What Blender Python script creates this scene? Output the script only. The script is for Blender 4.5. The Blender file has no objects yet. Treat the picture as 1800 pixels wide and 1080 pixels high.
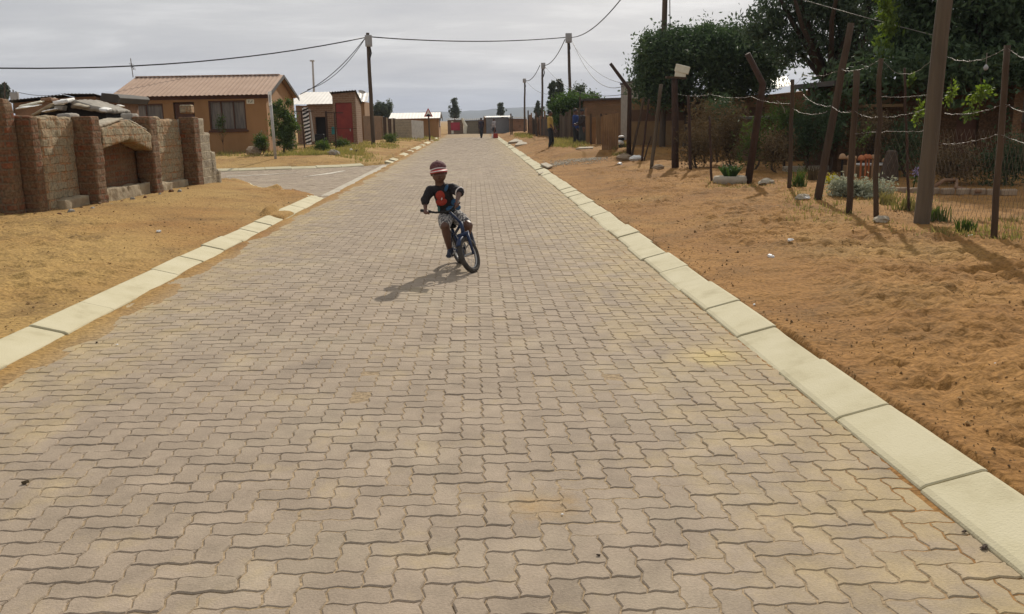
import bpy, bmesh, math, random
import numpy as np
from mathutils import Vector, Matrix

R_ = math.radians
scene = bpy.context.scene
col = scene.collection
random.seed(7)
rng = np.random.default_rng(7)

# ------------------------------------------------------------------ camera
CAM_H = 1.6
FPX = 1560.0                       # focal length in pixels of the 1800 px wide photograph
ROLL = R_(1.1)
VPX = (833.0, 211.0)               # where the street runs to


def _n(v):
    return v / np.linalg.norm(v)


_f = _n(np.array([VPX[0] - 900, 540 - VPX[1], -FPX]))
_q = _n(np.array([VPX[0] + 1000 * math.cos(ROLL) - 900, 540 - VPX[1] + 1000 * math.sin(ROLL), -FPX]))
_u = _n(np.cross(_q, _f))
if _u[1] < 0:
    _u = -_u
CAMR = np.array([np.cross(_f, _u), _f, _u])
cd = bpy.data.cameras.new("camera")
cd.sensor_width = 36.0
cd.lens = FPX / 1800.0 * 36.0
cd.clip_start = 0.1
cd.clip_end = 20000
cam = bpy.data.objects.new("camera", cd)
col.objects.link(cam)
cam.matrix_world = Matrix.Translation((0, 0, CAM_H)) @ Matrix(CAMR.tolist()).to_4x4()
scene.camera = cam


def ray(px, py):
    return CAMR @ np.array([px - 900.0, 540.0 - py, -FPX])


def at(px, py, Y):
    """point of the place seen at photo pixel (px,py), Y metres up the street"""
    v = ray(px, py)
    p = np.array([0, 0, CAM_H]) + v * (Y / v[1])
    return Vector(p.tolist())


def onz(px, py, z=0.0):
    v = ray(px, py)
    p = np.array([0, 0, CAM_H]) + v * ((z - CAM_H) / v[2])
    return Vector(p.tolist())


def mpp(Y):
    return Y / FPX


# ------------------------------------------------------------------ light
SUN_AZ = R_(16.0)                  # to the right of straight up the street
SUN_EL = R_(33.0)
world = bpy.data.worlds.new("World")
scene.world = world
world.use_nodes = True
nt = world.node_tree
N, L = nt.nodes, nt.links
for n_ in list(N):
    N.remove(n_)
wo = N.new('ShaderNodeOutputWorld')
bg = N.new('ShaderNodeBackground')
bg.inputs['Strength'].default_value = 0.1
sky = N.new('ShaderNodeTexSky')
sky.sky_type = 'NISHITA'
sky.sun_disc = False
sky.sun_elevation = SUN_EL
sky.sun_rotation = SUN_AZ
sky.dust_density = 4.0
tc = N.new('ShaderNodeTexCoord')
sep = N.new('ShaderNodeSeparateXYZ')
L.new(tc.outputs['Generated'], sep.inputs[0])


def wm(op, a, b=None):
    m = N.new('ShaderNodeMath')
    m.operation = op
    for i, s in enumerate((a, b)):
        if s is None:
            continue
        if isinstance(s, (int, float)):
            m.inputs[i].default_value = s
        else:
            L.new(s, m.inputs[i])
    return m.outputs[0]


zz = wm('ADD', wm('MAXIMUM', sep.outputs[2], 0.0), 0.09)
cx = wm('DIVIDE', sep.outputs[0], zz)
cy = wm('DIVIDE', sep.outputs[1], zz)
cmb = N.new('ShaderNodeCombineXYZ')
L.new(cx, cmb.inputs[0])
L.new(wm('MULTIPLY', cy, 1.5), cmb.inputs[1])
ns = N.new('ShaderNodeTexNoise')
ns.inputs['Scale'].default_value = 0.8
ns.inputs['Detail'].default_value = 9
ns.inputs['Roughness'].default_value = 0.58
ns.inputs['Distortion'].default_value = 0.35
L.new(cmb.outputs[0], ns.inputs['Vector'])
rp = N.new('ShaderNodeValToRGB')
e = rp.color_ramp.elements
e[0].position = 0.30
e[0].color = (5.35, 5.4, 5.6, 1)
e[1].position = 0.76
e[1].color = (8.6, 8.55, 8.5, 1)
m_ = rp.color_ramp.elements.new(0.52)
m_.color = (6.3, 6.3, 6.35, 1)
L.new(ns.outputs[0], rp.inputs[0])
mx = N.new('ShaderNodeMix')
mx.data_type = 'RGBA'
mx.inputs['Factor'].default_value = 0.93
dp = N.new('ShaderNodeVectorMath')
dp.operation = 'DOT_PRODUCT'
dp.inputs[1].default_value = (math.sin(SUN_AZ) * math.cos(SUN_EL), math.cos(SUN_AZ) * math.cos(SUN_EL), math.sin(SUN_EL))
L.new(tc.outputs['Generated'], dp.inputs[0])
glow = wm('ADD', wm('MULTIPLY', wm('POWER', wm('MAXIMUM', dp.outputs['Value'], 0.0), 7.0), .42), 0.93)
vs_ = N.new('ShaderNodeVectorMath')
vs_.operation = 'SCALE'
L.new(rp.outputs[0], vs_.inputs[0])
L.new(glow, vs_.inputs['Scale'])
L.new(sky.outputs[0], mx.inputs[6])
L.new(vs_.outputs[0], mx.inputs[7])
L.new(mx.outputs[2], bg.inputs['Color'])
L.new(bg.outputs[0], wo.inputs[0])

sd = bpy.data.lights.new("sun", 'SUN')
sd.energy = 4.3
sd.angle = R_(0.7)
sd.color = (1.0, 0.92, 0.80)
sun = bpy.data.objects.new("sun", sd)
col.objects.link(sun)
sdir = Vector((math.sin(SUN_AZ) * math.cos(SUN_EL), math.cos(SUN_AZ) * math.cos(SUN_EL), math.sin(SUN_EL)))
sun.rotation_euler = sdir.to_track_quat('Z', 'Y').to_euler()
sun.location = (20, 60, 60)

scene.view_settings.view_transform = 'Standard'
scene.view_settings.look = 'None'
scene.view_settings.exposure = 0.0
scene.view_settings.gamma = 1.0
scene.cycles.use_denoising = True
scene.cycles.max_bounces = 6
scene.cycles.transparent_max_bounces = 8


# ------------------------------------------------------------------ materials
def mat(name, c1, c2=None, scale=3.0, rough=0.9, bump=0.0, bscale=40.0, metal=0.0, spec=0.3, detail=6,
        c3=None, lo=0.35, hi=0.65, tint=0.0, transl=None, stretch=(1, 1, 1), bdist=0.02):
    m = bpy.data.materials.new(name)
    m.use_nodes = True
    t = m.node_tree
    b = t.nodes['Principled BSDF']
    b.inputs['Roughness'].default_value = rough
    b.inputs['Metallic'].default_value = metal
    b.inputs['Specular IOR Level'].default_value = spec
    g = t.nodes.new('ShaderNodeNewGeometry')
    mp = t.nodes.new('ShaderNodeMapping')
    mp.inputs['Scale'].default_value = stretch
    t.links.new(g.outputs['Position'], mp.inputs[0])
    out = None
    if c2 is None:
        c2 = tuple(x * 0.8 for x in c1)
    nz = t.nodes.new('ShaderNodeTexNoise')
    nz.inputs['Scale'].default_value = scale
    nz.inputs['Detail'].default_value = detail
    nz.inputs['Roughness'].default_value = 0.62
    t.links.new(mp.outputs[0], nz.inputs['Vector'])
    r = t.nodes.new('ShaderNodeValToRGB')
    r.color_ramp.elements[0].position = lo
    r.color_ramp.elements[0].color = (*c1, 1)
    r.color_ramp.elements[1].position = hi
    r.color_ramp.elements[1].color = (*c2, 1)
    if c3:
        k = r.color_ramp.elements.new(0.5 * (lo + hi))
        k.color = (*c3, 1)
    t.links.new(nz.outputs[0], r.inputs[0])
    out = r.outputs[0]
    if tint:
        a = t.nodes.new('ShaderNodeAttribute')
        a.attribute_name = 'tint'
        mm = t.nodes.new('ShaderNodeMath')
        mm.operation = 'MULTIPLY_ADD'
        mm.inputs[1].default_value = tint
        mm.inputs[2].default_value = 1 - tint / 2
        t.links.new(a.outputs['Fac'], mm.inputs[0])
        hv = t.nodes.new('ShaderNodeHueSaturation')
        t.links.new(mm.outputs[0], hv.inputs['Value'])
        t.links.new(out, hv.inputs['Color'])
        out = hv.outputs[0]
    t.links.new(out, b.inputs['Base Color'])
    if bump:
        n2 = t.nodes.new('ShaderNodeTexNoise')
        n2.inputs['Scale'].default_value = bscale
        n2.inputs['Detail'].default_value = 5
        t.links.new(mp.outputs[0], n2.inputs['Vector'])
        bp = t.nodes.new('ShaderNodeBump')
        bp.inputs['Strength'].default_value = bump
        bp.inputs['Distance'].default_value = bdist
        t.links.new(n2.outputs[0], bp.inputs['Height'])
        t.links.new(bp.outputs[0], b.inputs['Normal'])
    if transl:
        o = t.nodes['Material Output']
        tr = t.nodes.new('ShaderNodeBsdfTranslucent')
        hv2 = t.nodes.new('ShaderNodeHueSaturation')
        hv2.inputs['Value'].default_value = 1.3
        hv2.inputs['Saturation'].default_value = 1.15
        t.links.new(out, hv2.inputs['Color'])
        t.links.new(hv2.outputs[0], tr.inputs['Color'])
        ms = t.nodes.new('ShaderNodeMixShader')
        ms.inputs[0].default_value = transl
        t.links.new(b.outputs[0], ms.inputs[1])
        t.links.new(tr.outputs[0], ms.inputs[2])
        t.links.new(ms.outputs[0], o.inputs[0])
    return m


def brick_mat(name, c1, c2, mortar, w=0.22, h=0.075, gap=0.012, blotch=None, bump=0.6, bs=2.0):
    """brick courses along walls: u runs with x+y, v with height"""
    m = bpy.data.materials.new(name)
    m.use_nodes = True
    t = m.node_tree
    b = t.nodes['Principled BSDF']
    b.inputs['Roughness'].default_value = 0.95
    b.inputs['Specular IOR Level'].default_value = 0.15
    g = t.nodes.new('ShaderNodeNewGeometry')
    s = t.nodes.new('ShaderNodeSeparateXYZ')
    t.links.new(g.outputs['Position'], s.inputs[0])
    ad = t.nodes.new('ShaderNodeMath')
    t.links.new(s.outputs[0], ad.inputs[0])
    t.links.new(s.outputs[1], ad.inputs[1])
    cb = t.nodes.new('ShaderNodeCombineXYZ')
    t.links.new(ad.outputs[0], cb.inputs[0])
    t.links.new(s.outputs[2], cb.inputs[1])
    wob = t.nodes.new('ShaderNodeTexNoise')
    wob.inputs['Scale'].default_value = 6.0
    wob.inputs['Detail'].default_value = 3
    t.links.new(g.outputs['Position'], wob.inputs['Vector'])
    vm = t.nodes.new('ShaderNodeVectorMath')
    vm.operation = 'MULTIPLY_ADD'
    vm.inputs[1].default_value = (0.03, 0.03, 0)
    t.links.new(wob.outputs['Color'], vm.inputs[0])
    t.links.new(cb.outputs[0], vm.inputs[2])
    br = t.nodes.new('ShaderNodeTexBrick')
    br.inputs['Scale'].default_value = 1.0
    br.inputs['Brick Width'].default_value = w
    br.inputs['Row Height'].default_value = h
    br.inputs['Mortar Size'].default_value = gap
    br.inputs['Mortar Smooth'].default_value = 0.4
    br.inputs['Color1'].default_value = (*c1, 1)
    br.inputs['Color2'].default_value = (*c2, 1)
    br.inputs['Mortar'].default_value = (*mortar, 1)
    t.links.new(vm.outputs[0], br.inputs['Vector'])
    out = br.outputs['Color']
    if blotch:
        nz = t.nodes.new('ShaderNodeTexNoise')
        nz.inputs['Scale'].default_value = bs
        nz.inputs['Detail'].default_value = 8
        nz.inputs['Roughness'].default_value = 0.7
        t.links.new(g.outputs['Position'], nz.inputs['Vector'])
        r = t.nodes.new('ShaderNodeValToRGB')
        r.color_ramp.elements[0].position = 0.42
        r.color_ramp.elements[1].position = 0.62
        t.links.new(nz.outputs[0], r.inputs[0])
        r.color_ramp.elements[0].position = .38
        mxx = t.nodes.new('ShaderNodeMix')
        mxx.data_type = 'RGBA'
        t.links.new(r.outputs[0], mxx.inputs['Factor'])
        t.links.new(out, mxx.inputs[6])
        mxx.inputs[7].default_value = (*blotch, 1)
        out = mxx.outputs[2]
    n3 = t.nodes.new('ShaderNodeTexNoise')
    n3.inputs['Scale'].default_value = 25
    n3.inputs['Detail'].default_value = 6
    t.links.new(g.outputs['Position'], n3.inputs['Vector'])
    hv = t.nodes.new('ShaderNodeHueSaturation')
    mr = t.nodes.new('ShaderNodeMapRange')
    mr.inputs['From Min'].default_value = 0.3
    mr.inputs['From Max'].default_value = 0.7
    mr.inputs['To Min'].default_value = 0.65
    mr.inputs['To Max'].default_value = 1.3
    t.links.new(n3.outputs[0], mr.inputs[0])
    t.links.new(mr.outputs[0], hv.inputs['Value'])
    t.links.new(out, hv.inputs['Color'])
    t.links.new(hv.outputs[0], b.inputs['Base Color'])
    mu = t.nodes.new('ShaderNodeMath')
    mu.operation = 'MULTIPLY_ADD'
    mu.inputs[1].default_value = -1.0
    t.links.new(br.outputs['Fac'], mu.inputs[0])
    t.links.new(n3.outputs[0], mu.inputs[2])
    bp = t.nodes.new('ShaderNodeBump')
    bp.inputs['Strength'].default_value = bump
    bp.inputs['Distance'].default_value = 0.02
    t.links.new(mu.outputs[0], bp.inputs['Height'])
    t.links.new(bp.outputs[0], b.inputs['Normal'])
    return m


M = {}
M['concrete'] = mat('pale_concrete', (.41, .36, .225), (.535, .485, .33), 3.2, .92, .2, 90, c3=(.50, .45, .295), detail=11, lo=.28, hi=.62)
M['grey_concrete'] = mat('grey_concrete', (.34, .31, .26), (.24, .22, .19), 4, .95, .3, 60)
M['brick'] = brick_mat('ruin_brick', (.30, .25, .165), (.34, .20, .10), (.33, .17, .08), .34, .145, .022, (.28, .24, .16), 0.8, 4.5)
M['brick_red'] = brick_mat('shaded_red_ruin_brick', (.185, .062, .028), (.145, .07, .036), (.135, .092, .058), .24, .11, .02, (.165, .11, .062), 0.6, 2.2)  # red brick, darkened to carry the shade on pier and end-wall faces
M['block'] = brick_mat('cement_block', (.33, .28, .20), (.28, .24, .18), (.40, .34, .24), .4, .2, .015, None, .5)
M['housewall'] = mat('tan_plaster', (.345, .19, .085), (.255, .14, .062), .9, .95, .25, 50, c3=(.31, .172, .075), stretch=(1, 1, .45), detail=9)
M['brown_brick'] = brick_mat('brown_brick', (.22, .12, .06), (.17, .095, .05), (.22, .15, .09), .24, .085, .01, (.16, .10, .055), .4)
M['dim_brick'] = brick_mat('shaded_brown_brick', (.13, .07, .036), (.10, .056, .03), (.12, .078, .045), .24, .085, .01, (.09, .055, .03), .4)  # brown brick with the shade of the right-hand walls darkened into its colour
M['outhouse_brick'] = brick_mat('outhouse_brick', (.24, .15, .10), (.2, .12, .075), (.28, .22, .15), .3, .12, .014, None, .4)
M['roof_tan'] = mat('tan_sheet_roof', (.47, .335, .25), (.41, .285, .21), 1.5, .85, 0, spec=.1)
M['roof_white'] = mat('zinc_sheet_roof', (.86, .82, .75), (.76, .72, .65), 1.0, .6, 0, spec=.4)
M['roof_dark'] = mat('dark_sheet', (.075, .065, .055), (.05, .045, .04), 2, .8)
M['rust'] = mat('rusty_sheet', (.20, .10, .055), (.13, .07, .04), 2.0, .85, .2, 30, c3=(.24, .14, .08))
M['red_door'] = mat('dull_red_paint', (.24, .045, .035), (.19, .035, .03), 3, .7)
M['window'] = mat('grey_curtain', (.22, .19, .16), (.11, .10, .09), 6, .6, stretch=(3, 3, .2))
M['frame_brown'] = mat('brown_frame', (.10, .045, .025), None, 3, .7)
M['dark'] = mat('dark_opening', (.02, .017, .015), None, 3, .9)
M['pole_wood'] = mat('creosote_pole', (.105, .078, .055), (.07, .052, .038), 6, .9, .4, 20, stretch=(1, 1, .15))
M['pole_grey'] = mat('weathered_pole', (.135, .105, .072), (.085, .066, .046), 5, .9, .6, 22, stretch=(1.6, 1.6, .12))
M['post_wood'] = mat('weathered_post', (.092, .063, .040), (.055, .038, .026), 7, .95, .6, 30, stretch=(1, 1, .15))
M['post_rust'] = mat('rusted_iron', (.065, .037, .026), (.042, .027, .02), 8, .85, .2, 60)
M['metal_grey'] = mat('galvanised_steel', (.42, .41, .39), (.34, .33, .31), 5, .5, spec=.5)
M['wire'] = mat('galvanised_wire', (.26, .235, .20), (.18, .16, .135), 9, .5, metal=.4, spec=.5)
M['net'] = mat('rusty_netting', (.17, .13, .09), None, 9, .7)
M['cable'] = mat('black_cable', (.035, .035, .036), None, 5, .6)
M['box_grey'] = mat('grey_meter_box', (.36, .36, .36), (.31, .31, .31), 4, .6)
M['cream'] = mat('cream_plastic', (.72, .68, .54), (.62, .58, .45), 5, .6)
M['white'] = mat('white_paint', (.78, .77, .73), (.7, .69, .65), 6, .6)
M['signred'] = mat('sign_red', (.45, .04, .03), None, 4, .5)
M['black'] = mat('black_paint', (.015, .015, .016), None, 4, .6)
M['stone'] = mat('field_stone', (.36, .27, .18), (.27, .20, .14), 6, .95, .5, 25)
M['litter'] = mat('white_litter', (.82, .81, .78), None, 5, .6)
M['hill'] = mat('hill_scrub', (.09, .10, .085), (.07, .08, .07), .01, 1.0)
M['leaf_dark'] = mat('dark_leaves', (.074, .112, .050), (.054, .086, .040), 1.5, .6, tint=.7, transl=.25, spec=.25)
M['leaf_tree'] = mat('tree_leaves', (.085, .120, .064), (.064, .095, .052), 1.0, .55, tint=.7, transl=.22, spec=.3)
M['leaf_bright'] = mat('fresh_sunlit_leaves', (.15, .20, .04), (.10, .15, .03), 3, .5, tint=.5, transl=.45)
M['leaf_shrub'] = mat('shrub_leaves', (.10, .14, .035), (.06, .10, .025), 2, .6, tint=.7, transl=.35)
M['leaf_far'] = mat('hazed_distant_leaves', (.105, .125, .08), (.08, .10, .065), 1, .7, tint=.6, transl=.25)  # leaf colour lightened to put the distance haze into it
M['leaf_far_green'] = mat('garden_leaves', (.085, .14, .035), (.06, .10, .03), 1, .7, tint=.6, transl=.3)
M['dry'] = mat('dry_twigs', (.17, .12, .06), (.11, .08, .045), 3, .9, tint=.7, transl=.15)
M['silver'] = mat('silver_leaves', (.36, .37, .27), (.26, .28, .20), 4, .8, tint=.6, transl=.25)
M['yellow_flower'] = mat('yellow_petals', (.62, .52, .06), (.42, .44, .06), 6, .7, tint=.4, transl=.3)
M['grass'] = mat('verge_grass', (.17, .18, .055), (.26, .21, .085), 1.2, .8, tint=.6, transl=.35)
M['bark'] = mat('tree_bark', (.085, .06, .042), (.055, .04, .03), 6, .95, .6, 20)
M['skin'] = mat('dark_skin', (.125, .062, .040), (.10, .05, .033), 8, .5, spec=.4)


# ------------------------------------------------------------------ mesh helpers
ORG = {}


def rec(o, org):
    ORG[o.name] = Vector(org)
    return o


def tag(o, label=None, cat=None, group=None, kind=None):
    if label:
        o['label'] = label
    if cat:
        o['category'] = cat
    if group:
        o['group'] = group
    if kind:
        o['kind'] = kind
    return o


def thing(name, loc, label, cat, group=None):
    o = bpy.data.objects.new(name, None)
    o.empty_display_size = 0.2
    col.objects.link(o)
    o.location = loc
    rec(o, loc)
    return tag(o, label, cat, group)


def mesh_np(V, F, tint=None, smooth=False, name='mesh'):
    """V (n,3); F list of (m,k) index arrays"""
    me = bpy.data.meshes.new(name)
    me.vertices.add(len(V))
    me.vertices.foreach_set('co', np.asarray(V, dtype=np.float32).ravel())
    idx = np.concatenate([np.asarray(f).ravel() for f in F]) if F else np.zeros(0, int)
    cnt = np.concatenate([np.full(len(f), np.asarray(f).shape[1]) for f in F]) if F else np.zeros(0, int)
    me.loops.add(len(idx))
    me.loops.foreach_set('vertex_index', idx.astype(np.int32))
    me.polygons.add(len(cnt))
    st = np.concatenate([[0], np.cumsum(cnt)[:-1]])
    me.polygons.foreach_set('loop_start', st.astype(np.int32))
    me.polygons.foreach_set('loop_total', cnt.astype(np.int32))
    me.polygons.foreach_set('use_smooth', np.full(len(cnt), bool(smooth)))
    if tint is not None:
        a = me.attributes.new('tint', 'FLOAT', 'FACE')
        a.data.foreach_set('value', np.asarray(tint, dtype=np.float32))
    me.update(calc_edges=True)
    return me


def link(name, me, m, parent=None, org=None):
    me.name = name
    if m is not None:
        me.materials.append(m)
    o = bpy.data.objects.new(name, me)
    col.objects.link(o)
    if parent is not None:
        o.parent = parent
    else:
        o.location = org if org is not None else (0, 0, 0)
    return o


class MB:
    def __init__(s):
        s.v = []
        s.f = []

    def add(s, vs, fs):
        k = len(s.v)
        s.v += [Vector(x) for x in vs]
        s.f += [[i + k for i in f] for f in fs]
        return s

    def box(s, c, size, rot=None, taper=1.0):
        x, y, z = (a / 2 for a in size)
        vs = [Vector((sx * x * (taper if sz > 0 else 1), sy * y * (taper if sz > 0 else 1), sz * z))
              for sz in (-1, 1) for sx, sy in ((-1, -1), (1, -1), (1, 1), (-1, 1))]
        if rot is not None:
            vs = [rot @ v for v in vs]
        c = Vector(c)
        return s.add([v + c for v in vs], [[3, 2, 1, 0], [4, 5, 6, 7], [0, 1, 5, 4], [1, 2, 6, 5], [2, 3, 7, 6], [3, 0, 4, 7]])

    def bb(s, lo, hi):
        lo, hi = Vector(lo), Vector(hi)
        return s.box((lo + hi) / 2, hi - lo)

    def tube(s, pts, rad, n=8, caps=True, closed=False):
        pts = [Vector(p) for p in pts]
        k = len(pts)
        if not hasattr(rad, '__len__'):
            rad = [rad] * k
        vs = []
        ref = None
        for i, p in enumerate(pts):
            if closed:
                d = pts[(i + 1) % k] - pts[i - 1]
            else:
                d = pts[min(i + 1, k - 1)] - pts[max(i - 1, 0)]
            d.normalize()
            if ref is None:
                ref = Vector((0, 0, 1)) if abs(d.z) < .9 else Vector((1, 0, 0))
            a = d.cross(ref)
            if a.length < 1e-5:
                a = d.cross(Vector((1, 0, 0)))
            a.normalize()
            b = d.cross(a)
            ref = a.cross(d) if abs(a.cross(d).length) > 1e-5 else ref
            r = rad[i]
            for j in range(n):
                t = 2 * math.pi * j / n
                vs.append(p + (a * math.cos(t) + b * math.sin(t)) * r)
        fs = []
        for i in range(k if closed else k - 1):
            i2 = (i + 1) % k
            for j in range(n):
                j2 = (j + 1) % n
                fs.append([i * n + j, i * n + j2, i2 * n + j2, i2 * n + j])
        if caps and not closed:
            fs.append(list(range(n))[::-1])
            fs.append([(k - 1) * n + j for j in range(n)])
        return s.add(vs, fs)

    def prism(s, poly, d):
        """polygon (3D points) extruded by vector d"""
        poly = [Vector(p) for p in poly]
        d = Vector(d)
        n = len(poly)
        fs = [list(range(n))[::-1], [n + i for i in range(n)]]
        for i in range(n):
            j = (i + 1) % n
            fs.append([i, j, n + j, n + i])
        return s.add(poly + [p + d for p in poly], fs)

    def ellipsoid(s, c, r, rot=None, nu=12, nv=8):
        c = Vector(c)
        vs = [Vector((0, 0, r[2]))]
        for i in range(1, nv):
            t = math.pi * i / nv
            for j in range(nu):
                p = 2 * math.pi * j / nu
                vs.append(Vector((r[0] * math.sin(t) * math.cos(p), r[1] * math.sin(t) * math.sin(p), r[2] * math.cos(t))))
        vs.append(Vector((0, 0, -r[2])))
        if rot is not None:
            vs = [rot @ v for v in vs]
        fs = []
        for j in range(nu):
            fs.append([0, 1 + j, 1 + (j + 1) % nu])
            for i in range(nv - 2):
                a, b = 1 + i * nu, 1 + (i + 1) * nu
                fs.append([a + j, b + j, b + (j + 1) % nu, a + (j + 1) % nu])
            a = 1 + (nv - 2) * nu
            fs.append([a + j, len(vs) - 1, a + (j + 1) % nu])
        return s.add([v + c for v in vs], fs)

    def capsule(s, p0, p1, r0, r1, n=10):
        p0, p1 = Vector(p0), Vector(p1)
        d = (p1 - p0)
        ln = d.length
        if ln < 1e-6:
            return s.ellipsoid(p0, (r0, r0, r0))
        d /= ln
        pts, rad = [], []
        for t in (-1, -.8, -.45):
            pts.append(p0 + d * r0 * t)
            rad.append(r0 * math.sqrt(max(1 - t * t, .003)))
        pts.append(p0)
        rad.append(r0)
        pts.append(p1)
        rad.append(r1)
        for t in (.45, .8, 1):
            pts.append(p1 + d * r1 * t)
            rad.append(r1 * math.sqrt(max(1 - t * t, .003)))
        return s.tube(pts, rad, n)

    def lathe(s, c, prof, n=16, axis=None):
        c = Vector(c)
        vs = []
        rot = axis.to_track_quat('Z', 'Y').to_matrix() if axis is not None else None
        for r, z in prof:
            for j in range(n):
                t = 2 * math.pi * j / n
                v = Vector((r * math.cos(t), r * math.sin(t), z))
                vs.append((rot @ v if rot else v) + c)
        fs = []
        k = len(prof)
        for i in range(k - 1):
            for j in range(n):
                fs.append([i * n + j, i * n + (j + 1) % n, (i + 1) * n + (j + 1) % n, (i + 1) * n + j])
        fs.append(list(range(n))[::-1])
        fs.append([(k - 1) * n + j for j in range(n)])
        return s.add(vs, fs)

    def build(s, name, m, parent=None, org=None, smooth=False, bevel=0.0):
        o0 = ORG.get(parent.name, Vector((0, 0, 0))) if parent is not None else Vector(org if org is not None else (0, 0, 0))
        me = bpy.data.meshes.new(name)
        me.from_pydata([v - o0 for v in s.v], [], s.f)
        bm = bmesh.new()
        bm.from_mesh(me)
        bmesh.ops.recalc_face_normals(bm, faces=bm.faces)
        if bevel:
            ed = [e_ for e_ in bm.edges if len(e_.link_faces) == 2 and e_.calc_face_angle(0) > .5]
            bmesh.ops.bevel(bm, geom=ed, offset=bevel, segments=1, affect='EDGES', clamp_overlap=True)
        bm.to_mesh(me)
        bm.free()
        if smooth:
            for p in me.polygons:
                p.use_smooth = True
        o = link(name, me, m, parent, o0)
        rec(o, o0)
        return o

    def organic(s, name, m, parent=None, org=None, voxel=.01, it=6, rough=0.0):
        """one continuous skin round all the shapes"""
        o = s.build(name, m, parent, org)
        md = o.modifiers.new('remesh', 'REMESH')
        md.mode = 'VOXEL'
        md.voxel_size = voxel
        md.use_smooth_shade = True
        sm = o.modifiers.new('smooth', 'SMOOTH')
        sm.iterations = it
        sm.factor = .5
        dg = bpy.context.evaluated_depsgraph_get()
        me = bpy.data.meshes.new_from_object(o.evaluated_get(dg))
        o.modifiers.clear()
        old = o.data
        o.data = me
        me.name = name
        bpy.data.meshes.remove(old)
        if not me.materials:
            me.materials.append(m)
        return o


def roughen(o, voxel=.036, amp=.014, seed=0, k=9.0):
    """crumble a block: even mesh, then bumps along the normals"""
    from mathutils import noise
    md = o.modifiers.new('remesh', 'REMESH')
    md.mode = 'VOXEL'
    md.voxel_size = voxel
    dg = bpy.context.evaluated_depsgraph_get()
    me = bpy.data.meshes.new_from_object(o.evaluated_get(dg))
    o.modifiers.clear()
    m0 = o.data.materials[0]
    old = o.data
    o.data = me
    bpy.data.meshes.remove(old)
    if not me.materials:
        me.materials.append(m0)
    org = Vector(ORG.get(o.name, (0, 0, 0)))
    s_ = Vector((seed * 3.1, seed * 1.7, 0))
    nr = [v.normal.copy() for v in me.vertices]
    for v, n_ in zip(me.vertices, nr):
        p = v.co + org + s_
        d = noise.noise(p * k) * .5 + noise.noise(p * k * 2.3) * .35 + noise.noise(p * 2.2) * .7
        v.co += n_ * amp * d
    me.polygons.foreach_set('use_smooth', np.ones(len(me.polygons), dtype=bool))
    return o


# ------------------------------------------------------------------ noise for the ground
def _hash(ix, iy, seed):
    h = (ix.astype(np.int64) * 374761393 + iy.astype(np.int64) * 668265263 + seed * 974711) & 0x7fffffff
    h = ((h ^ (h >> 13)) * 1274126177) & 0x7fffffff
    return ((h ^ (h >> 16)) & 0xffff) / 65535.0


def vnoise(x, y, seed=0):
    ix, iy = np.floor(x), np.floor(y)
    fx, fy = x - ix, y - iy
    fx = fx * fx * (3 - 2 * fx)
    fy = fy * fy * (3 - 2 * fy)
    a, b = _hash(ix, iy, seed), _hash(ix + 1, iy, seed)
    c, d = _hash(ix, iy + 1, seed), _hash(ix + 1, iy + 1, seed)
    return (a + (b - a) * fx) * (1 - fy) + (c + (d - c) * fx) * fy


def fbm(x, y, seed=0, oct=4, g=.5):
    s, a, t = 0, 1.0, 0
    for i in range(oct):
        s = s + a * vnoise(x * 2 ** i, y * 2 ** i, seed + i * 17)
        t += a
        a *= g
    return s / t * 2 - 1


def sstep(a, b, x):
    t = np.clip((x - a) / (b - a), 0, 1)
    return t * t * (3 - 2 * t)


# ------------------------------------------------------------------ ground, road, kerbs
XL, XR = -3.24, 1.88
KW = 0.30
ROAD_END = 92.0
NEAR = [(-60, 27.6), (-30, 27.2), (-12, 26.8), (-7.4, 26.4), (-6.6, 25.7), (-6.1, 24.6), (-5.6, 23.2), (-5.0, 22.2), (-4.3, 21.3), (-3.8, 20.5), (-3.45, 19.8), (-3.24, 19.0)]
FAR = [(-60, 31.6), (-30, 31.4), (-12, 31.5), (-8.8, 31.7), (-6.5, 32.2), (-5.2, 32.7), (-4.2, 33.3), (-3.6, 34.0), (-3.24, 35.0)]
nx_, ny_ = zip(*NEAR)
fx_, fy_ = zip(*FAR)


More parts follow.
